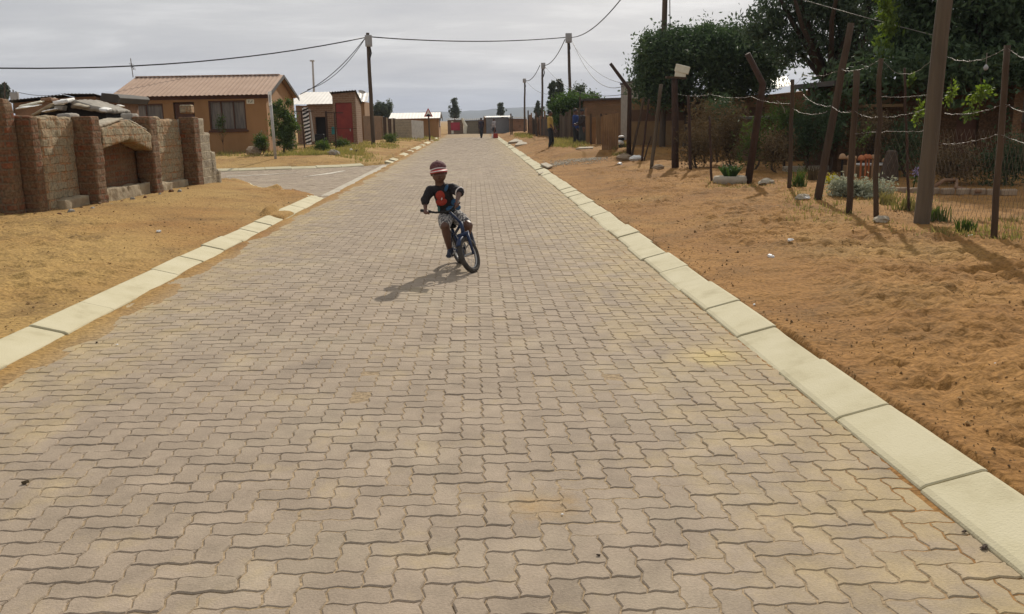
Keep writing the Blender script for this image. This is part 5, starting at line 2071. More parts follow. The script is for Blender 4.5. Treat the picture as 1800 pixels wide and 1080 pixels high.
for k, (px, py, r_px, m, lab) in enumerate(((1481, 275.5, 6.2, 'tan_glaze', 'tan mushroom ornament on a dark stake left of the leaning post'),
                                            (1491.5, 277.5, 4.6, 'tan_glaze', 'tan mushroom ornament half behind the square wooden post'),
                                            (1503.5, 277, 3.2, 'tan_glaze', 'small pale mushroom ornament right behind the square wooden post'),
                                            (1514, 278, 6.0, 'orange', 'leftmost of the bright orange mushroom ornaments on the planter'),
                                            (1522.5, 276, 5.4, 'orange', 'second orange mushroom ornament on the planter'),
                                            (1528, 276, 5.0, 'orange', 'third orange mushroom ornament on the planter'),
                                            (1534.5, 276.5, 5.0, 'tan_glaze', 'orange tan mushroom ornament at the right end of the close row'),
                                            (1555, 282, 4.6, 'tan_glaze', 'lone tan mushroom ornament right of the slim post'))):
    Yk = 19.6 + .05 * k
    p = at(px, py, Yk)
    g = foot_at(px, Yk)
    t = thing('mushroom_ornament', (p.x, Yk, g.z), lab, 'garden ornament', 'mushroom ornaments along the planter')
    r = r_px * mpp(Yk)
    MB().lathe(p, [(r * .5, -r * .75), (r, -r * .7), (r * .98, -r * .2), (r * .82, r * .35), (r * .5, r * .75), (r * .1, r * .9)], 16).build('cap', M[m], t, smooth=True)
    MB().tube([Vector((p.x, Yk, g.z - .1)), p - Vector((0, 0, r * .6))], [.02, .024], 7).build('stalk', M['dark'] if k == 0 else M[m], t)
p = foot_at(1573, 18.6)
MBt = MB().prism([p + Vector((-.18, 0, -.05)), p + Vector((.16, 0, -.05)), p + Vector((.11, .05, .62)), p + Vector((-.02, .05, .62))], (0, .3, 0))
o = MBt.build('dark_stump', M['bark'], org=p, bevel=.03)
tag(o, 'dark tapering stump at the right end of the planter', 'stump')
# kerb of the dark yard bed
for k in range(9):
    px = 1558 + k * 27
    p = at(px, 330 + .6 * k, 15.6 - .08 * k)
    g = h1(p.x, p.y)
    o = MB().box((p.x, p.y, g + .03), (.26 * random.uniform(.8, 1), .1, .12), Matrix.Rotation(random.uniform(-.1, .1), 3, 'Z')).build('edging_stone', M['stone'], org=(p.x, p.y, g), bevel=.02)
    tag(o, 'dull brown edging stone bordering the shaded yard bed', 'edging stone', 'edging stones of the shaded bed')
# red brown hose on the bed
pts = [at(1640, 322, 15.9), at(1660, 318, 16.1), at(1682, 318.5, 16.1), at(1681, 324, 15.9), at(1692, 330, 15.5), at(1712, 336, 15.1), at(1725, 338, 15)]
pts = [Vector((p.x, p.y, h1(p.x, p.y) + .05 + .12 * (k in (1, 2)))) for k, p in enumerate(pts)]
o = MB().tube(pts, .035, 8).build('garden_hose', M['rust'], org=pts[0], smooth=True)
tag(o, 'reddish brown pipe lying on the shaded bed right of the grey pole', 'pipe')
# flower with purple head
p = foot_at(1611, 16.2)
pf_ = thing('purple_flower', p, 'purple flowered plant just left of the grey pole', 'plant')
crown('petals', np.array(at(1611, 302, 16.2)) + np.random.default_rng(3).normal(0, .035, (50, 3)), .05, mat('purple_petals', (.40, .33, .55), None, 5), pf_, 3)
MB().tube([p, at(1611, 304, 16.2)], .012, 6).build('stem', M['leaf_shrub'], pf_)
crown('leaves', np.array(at(1611, 312, 16.2)) + np.random.default_rng(4).normal(0, .05, (40, 3)), .07, M['leaf_shrub'], pf_, 4)

# ---- plants along the fence
Y = 17.4
b_ = foot_at(1459, Y)
shrub('yellow_flower_bush', b_, [ell_px(1458, 322, 24, 24, Y, .15)], 900, .055, M['yellow_flower'], 'yellow flowering plant between the leaning post and the silver bush', 81, 'plant', -.6, 2.5, .012, rclump=.06)
Y = 14.6
b_ = foot_at(1506, Y)
shrub('silver_bush', b_, [ell_px(1508, 342, 78, 56, Y, .3), ell_px(1478, 328, 30, 40, Y, .2), ell_px(1545, 345, 40, 44, Y, .2)], 5200, .07, M['silver'], 'silvery grey bush at the foot of the square wooden post', 82, 'shrub', -.5, 2.6, .02, rclump=.1)
for px, Y, w, h_, lab, s_, m in ((1408, 16.6, 26, 34, 'spiky green plant left of the leaning post', 83, 'leaf_shrub'),
                                 (1432, 19, 26, 26, 'dry yellowish tuft behind the leaning post', 84, 'dry'),
                                 (1600, 12.4, 50, 26, 'straw coloured tuft at the foot of the grey pole', 85, 'grass'),
                                 (1566, 13.4, 40, 22, 'yellow green tuft between silver bush and grey pole', 86, 'grass'),
                                 (1657, 11.2, 36, 26, 'green blades growing just right of the grey pole', 87, 'leaf_shrub'),
                                 (1712, 10.0, 40, 24, 'sparse green blades by the netting left of the right post', 88, 'leaf_shrub')):
    b_ = foot_at(px, Y)
    t = thing('grass_tuft', b_, lab, 'plant')
    r_ = np.random.default_rng(s_)
    n = 60
    vs, fs = [], []
    mb = MB()
    for k in range(n):
        x, y = b_.x + float(np.clip(r_.normal(0, .2), -.4, .4)) * w * mpp(Y), b_.y + float(np.clip(r_.normal(0, .1), -.2, .2))
        z = h1(x, y)
        L_ = h_ * mpp(Y) * r_.uniform(.5, 1.25)
        dx, dy_ = r_.normal(0, .3) * L_, r_.normal(0, .3) * L_
        ww = .010
        mb.add([(x - ww, y, z - .03), (x + ww, y, z - .03), (x + dx * .4 + ww * .7, y + dy_ * .4, z + L_ * .6), (x + dx * .4 - ww * .7, y + dy_ * .4, z + L_ * .6), (x + dx, y + dy_, z + L_)],
               [[0, 1, 2, 3], [3, 2, 4]])
    mb.build('blades', M[m], t)
# scrubby dry bushes inside the fence
for px, py, w, h_, Y, n, m, lab, s_ in ((1285, 245, 90, 110, 24.0, 4200, 'dry', 'brown scrubby dry bush right of the thick post', 91),
                                        (1240, 215, 60, 80, 25.5, 1800, 'dry', 'dark dry branches behind the thick post with the boxes', 92),
                                        (1330, 250, 60, 90, 22.5, 1800, 'leaf_shrub', 'dim green scrub behind the bent iron post', 93),
                                        (1380, 205, 60, 50, 23.0, 1600, 'leaf_shrub', 'dim green foliage above the brick shed roof', 94),
                                        (1770, 290, 110, 90, 17.0, 2600, 'leaf_dark', 'dark low bush at the right edge of the shaded yard', 95),
                                        (1680, 290, 90, 60, 17.5, 2000, 'dry', 'dry brown undergrowth behind the grey pole', 96),
                                        (1595, 250, 70, 110, 20.0, 2600, 'leaf_dark', 'dark shrub before the shaded house by the slim post', 97),
                                        (1224, 262, 50, 70, 24.0, 1800, 'dry', 'low brown brush at the foot of the thick post', 98),
                                        (1262, 196, 60, 60, 26.5, 1800, 'leaf_dark', 'dark twiggy growth under the bushy tree right of the cream boxes', 99),
                                        (1418, 235, 60, 90, 22.0, 2400, 'leaf_dark', 'dark green shrub behind the thin post and the leaning post', 101),
                                        (1365, 262, 50, 64, 21.0, 1700, 'dry', 'brown brush between the bent iron post and the thin post', 102),
                                        (1462, 215, 50, 80, 21.5, 2200, 'leaf_dark', 'dark climber between the leaning post and the square post', 103),
                                        (1530, 225, 60, 60, 20.4, 1800, 'dry', 'dim dry creeper below the lit eave ledge', 104)):
    b_ = foot_at(px, Y)
    e1 = ell_px(px, py, w, h_, Y, .6)
    shrub('scrub_bush', b_, [e1], n, .09, M[m], lab, s_, 'bush', -.3, 3.2, .03, rclump=.22, shell=.1, tips=12)

# planter ring with a leafy plant
Y = 18.4
p = foot(1283, 321)
pr = thing('ring_planter', p, 'round tyre like planter with a spiky green plant at the fence', 'planter')
r = 29 * mpp(p.y)
MB().lathe(p, [(r * .75, -.05), (r * .98, -.03), (r * 1.02, .06), (r * .95, .13), (r * .78, .14), (r * .7, .08), (r * .05, .08)], 24).build('planter_ring', M['slab'], pr, smooth=True)
mb = MB()
r_ = np.random.default_rng(8)
for k in range(90):
    a_ = r_.uniform(0, 6.28)
    L_ = r_.uniform(.18, .36)
    x, y, z = p.x + math.cos(a_) * .08, p.y + math.sin(a_) * .08, p.z + .08
    dx, dy_ = math.cos(a_) * L_ * r_.uniform(.3, 1), math.sin(a_) * L_ * r_.uniform(.3, 1)
    mb.add([(x - .012, y, z), (x + .012, y, z), (x + dx * .6 + .012, y + dy_ * .6, z + L_ * .8), (x + dx * .6 - .012, y + dy_ * .6, z + L_ * .8), (x + dx, y + dy_, z + L_ * .8)], [[0, 1, 2, 3], [3, 2, 4]])
mb.build('spiky_leaves', M['leaf_far_green'], pr)
for px, py, s_, lab, m in ((1347, 325, .32, 'pale flat rock at the fence between the bent post and the thin post', M['slab']),
                           (1411, 352, .26, 'flat pale rock in the sand left of the leaning post', M['slab']),
                           (1549, 390, .2, 'pale stone at the foot of the slim post', M['slab']),
                           (1119, 272, .4, 'whitish rounded rock behind the leaning stakes', M['white']),
                           (1098, 281, .5, 'brown rock at the foot of the angled iron post', M['stone']),
                           (1157, 297, .3, 'brown lump at the foot of the leaning pale pole', M['stone'])):
    p = foot(px, py)
    rr = random.Random(px)
    mb = MB().ellipsoid((p.x, p.y, p.z + s_ * .12), (s_ * .6, s_ * .4, s_ * .26), Matrix.Rotation(rr.random() * .6, 3, 'Z'), 12, 8)
    for v in mb.v:
        v += Vector((rr.gauss(0, .04), rr.gauss(0, .04), rr.gauss(0, .03))) * s_
    tag(mb.build('rock', m, org=p), lab, 'rock')

# ------------------------------------------------------------------ wire fence on the right
fo = foot(1437, 352)
FE = thing('wire_fence', fo, 'ramshackle barbed wire fence of crooked wooden and iron posts along the right verge', 'fence')
FY_ = {}


def fpost(base, top, w, m, taper=.85, knee=None, label=None, nm='post', n=8, wob=.01, square=False):
    f = foot(*base)
    Y = f.y
    FY_[base[0]] = Y
    pts = [at(base[0], base[1], Y)]
    if knee:
        pts.append(at(knee[0], knee[1], Y))
        pts.append(at(top[0], top[1], Y - .1))
        fine = pts
    else:
        b = at(top[0], top[1], Y)
        rr = random.Random(base[0])
        fine = [pts[0].lerp(b, k / 8) + Vector((rr.uniform(-1, 1), rr.uniform(-1, 1), 0)) * wob * (0 < k < 8) for k in range(9)]
    fine[0] = fine[0] - (fine[1] - fine[0]).normalized() * .3
    r = w * mpp(Y) / 2
    k = len(fine)
    o = MB().tube(fine, [r * (1 + (taper - 1) * i / (k - 1)) for i in range(k)], 4 if square else n).build(nm, m, FE, smooth=not square)
    if label:
        o['label'] = label
    return o


fpost((1747, 420), (1771, 80), 12, M['post_wood'], .9)
fpost((1880, 462), (1906, 62), 13, M['post_wood'], .9)
fpost((1540, 382), (1549, 103), 10, M['post_wood'], .85, wob=.02)
fpost((1492, 374), (1506, 124), 12, M['post_wood'], .95)
fpost((1437, 352), (1496, 41), 15, M['post_wood'], .8, label='thick leaning wooden post')
fpost((1387, 333), (1393, 140), 8, M['post_wood'])
fpost((1315, 320), (1314, 95), 14, M['post_rust'], .7, knee=(1341, 148), label='bent rusty iron post', wob=0)
fpost((1251, 318), (1247, 205), 4.5, M['post_rust'])
fpost((1214, 301), (1210, 168), 6, M['post_rust'])
fpost((1187, 294), (1186, 138), 13, M['post_rust'], .8, label='thick dark post with a plank on top', n=10)
fpost((1145, 297), (1162, 148), 6.5, M['pole_grey'], 1.0, label='pale leaning pole')
fpost((1128, 286), (1141, 174), 4, M['post_rust'])
fpost((1110, 279), (1132, 172), 4.5, M['post_wood'])
fpost((1132, 283), (1144, 240), 2.5, M['post_rust'])
fpost((1105, 279), (1073, 112), 9, M['post_rust'], .6, knee=(1107, 158), label='iron post with an angled top arm', wob=0)
fpost((1597, 372), (1590, 120), 5, M['post_rust'])
pl_ = at(1188, 137, FY_[1187])
MB().box(pl_, (.55, .22, .05), Matrix.Rotation(R_(4), 3, 'Y')).build('top_plank', M['post_wood'], FE)


def bwire(pts, sag, seed, r=.0022):
    """barbed wire sagging from point to point, twisted barbs every 0.15 m"""
    rr = random.Random(seed)
    mb = MB()
    for a, b in zip(pts, pts[1:]):
        a, b = Vector(a), Vector(b)
        n = 14
        P = []
        for k in range(n + 1):
            t = k / n
            P.append(a.lerp(b, t) - Vector((0, 0, sag * 4 * t * (1 - t))) + Vector((0, rr.uniform(-1, 1), rr.uniform(-1, 1))) * .008)
        mb.tube(P, r, 5)
        for k in range(int((b - a).length / .16)):
            t = (k + .5) * .16 / (b - a).length
            c = a.lerp(b, t) - Vector((0, 0, sag * 4 * t * (1 - t)))
            v = Vector((rr.uniform(-1, 1), rr.uniform(-1, 1), rr.uniform(-1, 1))).normalized() * .022
            mb.tube([c - v, c + v], .0025, 4)
    return mb.build('barbed_wire', M['wire'], FE, smooth=True)


Yp = lambda k: FY_[k]
bwire([at(1902, 104, Yp(1880)), at(1770, 84, Yp(1747)), at(1660, 98, 11.0)], .10, 1)
bwire([at(1640, 102, 11.2), at(1549, 103, Yp(1540))], .20, 2)
bwire([at(1549, 103, Yp(1540)), at(1506, 124, Yp(1492)), at(1478, 122, Yp(1437))], .02, 3)
bwire([at(1478, 122, Yp(1437)), at(1410, 132, 16.0), at(1392, 150, Yp(1387))], .06, 4)
bwire([at(1897, 205, Yp(1880)), at(1765, 183, Yp(1747)), at(1660, 200, 11.2)], .05, 5)
bwire([at(1640, 166, 11.3), at(1545, 170, Yp(1540))], .02, 6)
bwire([at(1640, 186, 11.3), at(1545, 206, Yp(1540)), at(1500, 194, Yp(1492))], .04, 7)
bwire([at(1500, 194, Yp(1492)), at(1462, 187, Yp(1437)), at(1412, 167, 15.8)], .06, 8)
bwire([at(1893, 275, Yp(1880)), at(1758, 236, Yp(1747)), at(1652, 254, 11.2)], .03, 9)
bwire([at(1636, 231, 11.3), at(1545, 232, Yp(1540)), at(1500, 236, Yp(1492))], .0, 10)
bwire([at(1392, 182, Yp(1387)), at(1320, 170, Yp(1315)), at(1250, 166, 20.5), at(1190, 165, Yp(1187))], .05, 11)
bwire([at(1455, 196, Yp(1437)), at(1392, 190, Yp(1387))], .08, 12)
bwire([at(1380, 200, Yp(1387)), at(1377, 190, Yp(1387)), at(1366, 178, Yp(1387))], -.02, 13, .007)


def netting(pa, pb, h_, cell=.095, seed=1):
    """diamond wire netting between two foot points"""
    pa, pb = Vector(pa), Vector(pb)
    d = pb - pa
    ln = math.hypot(d.x, d.y)
    nx = int(ln / cell)
    nz = int(h_ / cell)
    rr = random.Random(seed)
    mb = MB()
    for k in range(nx + 1):
        P = []
        for j in range(nz + 1):
            t = min(1, max(0, (k + (.5 if j % 2 else 0)) / nx))
            p = pa.lerp(pb, t)
            P.append(p + Vector((0, rr.uniform(-.012, .012), .02 + j * cell)))
        mb.tube(P, .0016, 3, caps=False)
        P2 = []
        for j in range(nz + 1):
            t = min(1, max(0, (k + (-.5 if j % 2 else 0)) / nx))
            p = pa.lerp(pb, t)
            P2.append(p + Vector((0, rr.uniform(-.012, .012) - .004, .02 + j * cell)))
        mb.tube(P2, .0016, 3, caps=False)
    return mb.build('netting', M['net'], FE)


netting(foot(1880, 460), foot(1747, 418), 1.15, seed=1)
netting(foot(1747, 418), foot(1630, 392), 1.15, seed=2)
netting(foot(1610, 388), foot(1540, 380), 1.15, seed=3)

# big grey pole at the fence, and the pole behind the bushy tree
f_ = foot(1620, 391)
pole_px('utility_pole', (1620, 391), (1665, -40), f_.y, 28, M['pole_grey'], 'thick weathered grey pole standing at the right fence, running out of the picture', taper=.88, wob=.008, z0=f_.z)
pole_px('utility_pole', (1164, 273), (1169.5, -30), 35.8, 11, M['pole_wood'], 'dark pole rising out of the bushy tree beyond the picture top', taper=.8)
cable(at(1177, -30, 35.5), at(1178, 60, 35.5), .0, 'cable running down beside the dark pole in the bushy tree', .018)

# ------------------------------------------------------------------ stakes by the end of the street
st = thing('stake_fence', foot_at(945, 66), 'uneven palisade of dark wooden stakes along the right side near the end of the street', 'fence')
rr = random.Random(4)
for k in range(46):
    t = k / 45
    px = 929 + 100 * t
    Y = 74 - 30 * t ** .8
    g = foot_at(px, Y)
    hh = rr.uniform(1.25, 1.75) + (.5 if rr.random() < .12 else 0)
    r = rr.uniform(.05, .10)
    tx, ty = rr.gauss(0, .04), rr.gauss(0, .03)
    m = M[('post_wood', 'pole_wood', 'rust', 'pole_wood', 'pole_grey')[rr.randrange(5)]]
    MB().tube([g - Vector((0, 0, .2)), g + Vector((tx * .5, ty, hh * .5)), g + Vector((tx, ty, hh))], [r, r * .95, r * .8], 6).build('stake', m, st)
g = foot_at(943, 70)
for px, Y, yt, yb_, w in ((943.5, 62, 216, 245, 3), (898, 80, 200, 234, 2.6), (900.5, 79, 204, 232, 2)):
    a, b = at(px, yb_, Y), at(px, yt, Y)
    o = MB().tube([Vector((a.x, a.y, min(a.z, h1(a.x, a.y)) - .2)), b], w * mpp(Y) / 2, 6).build('stake', M['post_wood'], org=(a.x, a.y, h1(a.x, a.y)))
    tag(o, {943.5: 'single pale topped stake beside the long concrete slab', 898: 'taller of the two dark stakes right of the woman at the street end', 900.5: 'shorter of the two dark stakes right of the woman at the street end'}[px], 'stake')
mb = MB()
a, b = foot_at(929, 75), foot_at(965, 60)
mb.prism([a - Vector((0, 0, .2)), b - Vector((0, 0, .2)), b + Vector((0, 0, 1.15)), a + Vector((0, 0, 1.2))], (.4, .1, 0))
o = mb.build('reed_screen', M['post_wood'], org=a)
tag(o, 'low brown screen behind the row of stakes', 'screen')

# ------------------------------------------------------------------ grass (uncountable)
def grass(areas, n, hgt, seed):
    r = np.random.default_rng(seed)
    X, Yv, W_ = [], [], []
    for (px0, px1, py0, py1, wt) in areas:
        k = int(n * wt)
        for _ in range(k):
            p = foot(r.uniform(px0, px1), r.uniform(py0, py1), 3)
            X.append(p.x)
            Yv.append(p.y)
    X, Yv = np.array(X), np.array(Yv)
    X = X + r.normal(0, .1, len(X))
    dns = vnoise(X * 1.2, Yv * 1.2, seed)
    k = dns > .38
    X, Yv = X[k], Yv[k]
    Z = H(X, Yv)
    n_ = len(X)
    h_ = hgt * r.uniform(.4, 1.3, n_)
    dx, dy_ = r.normal(0, .4, n_) * h_, r.normal(0, .4, n_) * h_
    w = .012 * np.maximum(1, Yv / 25)
    a_ = r.uniform(0, 3.14, n_)
    ux, uy = np.cos(a_) * w, np.sin(a_) * w * .3
    P = np.stack([np.stack([X - ux, Yv - uy, Z - .02], 1), np.stack([X + ux, Yv + uy, Z - .02], 1), np.stack([X + dx, Yv + dy_, Z + h_], 1)], 1)
    return P.reshape(-1, 3), np.arange(n_ * 3).reshape(-1, 3), r.random(n_)


V1, F1, t1_ = grass([(385, 560, 262, 276, .25), (540, 640, 262, 274, .25), (600, 700, 250, 262, .2), (700, 770, 240, 249, .15), (905, 935, 236, 244, .12), (972, 1032, 246, 260, .3), (1082, 1100, 262, 276, .12), (575, 660, 272, 284, .08)], 9000, .16, 3)
g_ = link('grass', mesh_np(V1, [F1], tint=t1_), M['grass'])
tag(g_, kind='stuff')
V1, F1, t1_ = grass([(1380, 1640, 335, 392, .5), (1640, 1800, 385, 430, .4), (1240, 1400, 312, 332, .25), (1500, 1800, 400, 440, .08)], 2200, .06, 5)
g_ = link('grass', mesh_np(V1, [F1], tint=t1_), M['grass'])
tag(g_, kind='stuff')

# ------------------------------------------------------------------ litter
for px, py, w, lab in ((1389, 427, 9, 'white paper scrap lying on the sand before the silver bush'),
                       (1706, 417, 8, 'whitish scrap lying by the foot of the netting near the right post'),
                       (279, 407, 8, 'white scrap lying alone on the left verge'),
                       (1283, 328, 6, 'small white scrap just below the ring planter'),
                       (1308, 308, 5, 'tiny white scrap near the foot of the bent iron post'),
                       (1418, 353, 9, 'white crumpled paper beside the flat pale rock'),
                       (1090, 290, 10, 'pale scrap in the sand near the angled iron post'),
                       (1326, 535, 6, 'thin white sliver lying at the right kerb edge'),
                       (1749, 647, 6, 'small white scrap far down the right verge'),
                       (206, 607, 4, 'tiny white speck in the sand beside the left kerb'),
                       (988, 905, 5, 'bright white pebble on the paving near the camera'),
                       (1355, 452, 12, 'pale straw like stick on the right verge')):
    p = foot(px, py) if not (XL < foot(px, py).x < XR) else onz(px, py, .002)
    s_ = w * mpp(p.y)
    rr = random.Random(px)
    z = float(H(np.array([p.x]), np.array([p.y]))[0]) if not (XL < p.x < XR) else .003
    mb = MB().ellipsoid((p.x, p.y, z + s_ * .18), (s_ * .6, s_ * .4, s_ * .25), Matrix.Rotation(rr.random() * 3, 3, 'Z'), 8, 5)
    for v in mb.v:
        v += Vector((rr.gauss(0, .1), rr.gauss(0, .1), rr.gauss(0, .06))) * s_
    tag(mb.build('litter_scrap', M['litter'], org=(p.x, p.y, z)), lab, 'litter')
for px, py, w, lab in ((45, 850, 12, 'dry curled leaf on the paving at the left near corner'), (1052, 977, 7, 'dark pebble on the paving near the camera'), (170, 603, 5, 'dark pebble on the paving beside the left kerb'),
                       (1695, 936, 9, 'dark brown clod in the gutter beside the nearest right kerb stone'), (1730, 964, 14, 'dark twig in the right gutter near the camera')):
    p = onz(px, py, .002)
    s_ = w * mpp(p.y)
    rr = random.Random(px)
    mb = MB().ellipsoid((p.x, p.y, .002 + s_ * .22), (s_ * .6, s_ * .35, s_ * .25), Matrix.Rotation(rr.random() * 3, 3, 'Z'), 8, 5)
    for v in mb.v:
        v += Vector((rr.gauss(0, .1), rr.gauss(0, .1), rr.gauss(0, .05))) * s_
    tag(mb.build('leaf_litter' if 'leaf' in lab else ('twig' if 'twig' in lab else 'pebble'), M['bark'] if px != 45 else M['dry'], org=(p.x, p.y, .002)), lab, 'leaf' if 'leaf' in lab else ('twig' if 'twig' in lab else 'pebble'))

# crumbs of earth, chips and twigs scattered over the verges (uncountable)
def crumbs(n, seed):
    r = np.random.default_rng(seed)
    yv = 2.2 + 24 * r.random(n) ** 1.6
    left = r.random(n) < .38
    xv = np.where(left, XL - .32 - r.random(n) ** 1.1 * 3.6, XR + .3 + r.random(n) ** 1.2 * 4.2)
    dns = vnoise(xv * .9, yv * .8, seed + 1)
    k = (dns > .34) & ((~left) | (yv < 19))
    xv, yv = xv[k], yv[k]
    n = len(xv)
    zv = H(xv, yv)
    rad = r.gamma(2.0, .0022, n) + .0015
    dirs = r.normal(size=(n, 6, 3)) * .18 + np.array([[1, 0, 0], [0, 1, 0], [-1, 0, 0], [0, -1, 0], [0, 0, .75], [0, 0, -.7]])
    st = np.where(r.random(n) < .12, 3.2, 1.0)
    dirs[:, :, 0] *= (st * .8)[:, None]
    P = np.stack([xv, yv, zv + rad * .3], 1)[:, None, :] + dirs * (rad / np.sqrt(st))[:, None, None]
    T = np.array([[0, 1, 4], [1, 2, 4], [2, 3, 4], [3, 0, 4], [1, 0, 5], [2, 1, 5], [3, 2, 5], [0, 3, 5]])
    F_ = (np.arange(n)[:, None, None] * 6 + T[None]).reshape(-1, 3)
    return P.reshape(-1, 3), F_, np.repeat(r.random(n), 8)


M['crumb'] = mat('earth_crumb', (.30, .18, .07), (.17, .105, .05), 14, .95, tint=.9, c3=(.24, .145, .06))
Vc, Fc, tcr = crumbs(16000, 3)
o = link('pebbles', mesh_np(Vc, [Fc], tint=tcr), M['crumb'])
tag(o, kind='stuff')


def folds(o, amp, k):
    from mathutils import noise
    nr = [v.normal.copy() for v in o.data.vertices]
    for v, n_ in zip(o.data.vertices, nr):
        p = v.co + Vector((o.location.x, 0, 0))
        q = Vector((p.x * k, p.y * k, p.z * k * .55))
        v.co += n_ * amp * (noise.noise(q) * .7 + (abs(noise.noise(q * 1.7 + Vector((7, 3, 1)))) - .25) * .9)
    return o


# ------------------------------------------------------------------ the boy and his bicycle
Rw = Vector((-0.20, 10.06, 0))
Fw = Vector((-0.035, 9.40, 0))
f = (Fw - Rw).normalized()
p_ = Vector((-f.y, f.x, 0))
if p_.x < 0:
    p_ = -p_
Lr, Lf = R_(15), R_(19)
u = Vector((0, 0, 1)) * math.cos(Lr) - p_ * math.sin(Lr)
hf = Vector((-.44, -.898, 0)).normalized()
pf = Vector((.898, -.44, 0)).normalized()
uf = Vector((0, 0, 1)) * math.cos(Lf) - pf * math.sin(Lf)
WR = .2
ra, fa = Rw + u * WR, Fw + uf * WR
M['bike_blue'] = mat('dark_blue_enamel', (.02, .036, .085), (.016, .028, .065), 5, .55, spec=.3)
M['tyre'] = mat('dusty_tyre', (.075, .065, .055), (.04, .037, .034), 20, .9, .3, 150)
M['rim'] = mat('rim_metal', (.45, .44, .42), None, 5, .35, metal=.7, spec=.6)
M['rubber'] = mat('black_rubber', (.02, .02, .02), None, 8, .8)
bk = thing('bicycle', Rw, 'small dark blue bicycle leaning into a turn under the boy', 'bicycle')


def wheel(c, h, upv, label=None):
    ax = h.cross(upv).normalized()
    mb = MB()
    mb.tube([c - ax * .045, c + ax * .045], .016, 10)
    for k in range(20):
        a_ = 2 * math.pi * k / 20
        d = h * math.cos(a_) + upv * math.sin(a_)
        t = h * -math.sin(a_) + upv * math.cos(a_)
        s_ = 1 if k % 2 else -1
        mb.tube([c + ax * .028 * s_ + d * .014 + t * .012 * s_, c + d * .152], .0013, 4)
    w = mb.build('wheel', M['rim'], bk)
    ring = [c + (h * math.cos(2 * math.pi * k / 36) + upv * math.sin(2 * math.pi * k / 36)) * .174 for k in range(36)]
    MB().tube(ring, .029, 12, closed=True).build('tyre', M['tyre'], w, smooth=True)
    ring = [c + (h * math.cos(2 * math.pi * k / 36) + upv * math.sin(2 * math.pi * k / 36)) * .151 for k in range(36)]
    MB().tube(ring, .011, 8, closed=True).build('rim', M['rim'], w, smooth=True)
    return ax


axr = wheel(ra, f, u)
axf = wheel(fa, hf, uf)
hb, ht = fa + uf * .235 - hf * .035, fa + uf * .36 - hf * .065
bb_ = Rw + f * .27 + u * .20
st_ = Rw + f * .13 + u * .43
mb = MB()
mb.tube([hb, ht], .021, 10)
mb.tube([hb.lerp(ht, .25), bb_], .018, 10)
mb.tube([hb.lerp(ht, .85), bb_.lerp(st_, .72)], .015, 10)
mb.tube([bb_, st_], .016, 10)
mb.tube([bb_ - axr * .055, bb_ + axr * .055], .02, 10)
for s_ in (-1, 1):
    mb.tube([ra + axr * .052 * s_, bb_ + axr * .03 * s_], .009, 7)
    mb.tube([ra + axr * .052 * s_, bb_.lerp(st_, .8) + axr * .02 * s_], .008, 7)
mb.build('frame', M['bike_blue'], bk, smooth=True)
mb = MB()
cr = fa + uf * .225 - hf * .03
for s_ in (-1, 1):
    mb.tube([fa + axf * .058 * s_ - uf * .012, fa + axf * .06 * s_ + uf * .11, cr + axf * .05 * s_], [.012, .0165, .018], 9)
mb.tube([cr - axf * .066, cr + axf * .066], .021, 10)
mb.tube([cr, hb], .018, 8)
fk = mb.build('fork', M['bike_blue'], bk, smooth=True)
# short front mudguard
mb = MB()
vs = []
for k in range(9):
    a_ = R_(35 + 75 * k / 8)
    d = hf * math.cos(a_) + uf * math.sin(a_)
    for w in (-.03, 0, .03):
        vs.append(fa + d * (.212 - abs(w) * .25) + axf * w)
mb.add(vs, [[k * 3 + j, k * 3 + j + 1, k * 3 + j + 4, k * 3 + j + 3] for k in range(8) for j in range(2)])
o = mb.build('mudguard', M['bike_blue'], bk, smooth=True)
sl_ = o.modifiers.new('thick', 'SOLIDIFY')
sl_.thickness = .004
gl_, gr_ = at(741.5, 370.5, 9.70), at(806, 357, 9.44)
sc = at(790, 372, 9.52)
bl, brr = at(766, 374, 9.60), at(799, 364, 9.48)
hbar = MB().tube([gl_, gl_.lerp(bl, .55), bl, sc, brr, gr_], .0115, 9).build('handlebar', M['rubber'], bk, smooth=True)
MB().tube([ht - uf * .02, sc], .014, 9).build('stem', M['bike_blue'], bk, smooth=True)
MB().tube([gl_ - (bl - gl_).normalized() * .012, gl_.lerp(bl, .62)], .0165, 10).build('grip', M['rubber'], bk, smooth=True)
MB().tube([gr_ + (gr_ - brr).normalized() * .012, brr.lerp(gr_, .3)], .0165, 10).build('grip', M['rubber'], bk, smooth=True)
mb = MB()
mb.ellipsoid(st_ + u * .03 - f * .02, (.065, .10, .03), Matrix((p_, -f, u)).transposed(), 12, 8)
mb.build('saddle', M['rubber'], bk, smooth=True)
# cranks and pedals under the feet
footL, footR = at(790.5, 450, 9.74), at(829, 426, 9.80)
mb = MB()
for ft, s_ in ((footL, -1), (footR, 1)):
    mb.tube([bb_ + p_ * .05 * s_, ft - p_ * .02 * s_], .009, 7)
mb.lathe(bb_ + p_ * .045, [(.075, -.003), (.078, 0), (.075, .003)], 24, p_)
ck = mb.build('crank', M['rim'], bk)
for ft in (footL, footR):
    MB().box(ft, (.085, .06, .018), None).build('pedal', M['rubber'], bk, bevel=.005)

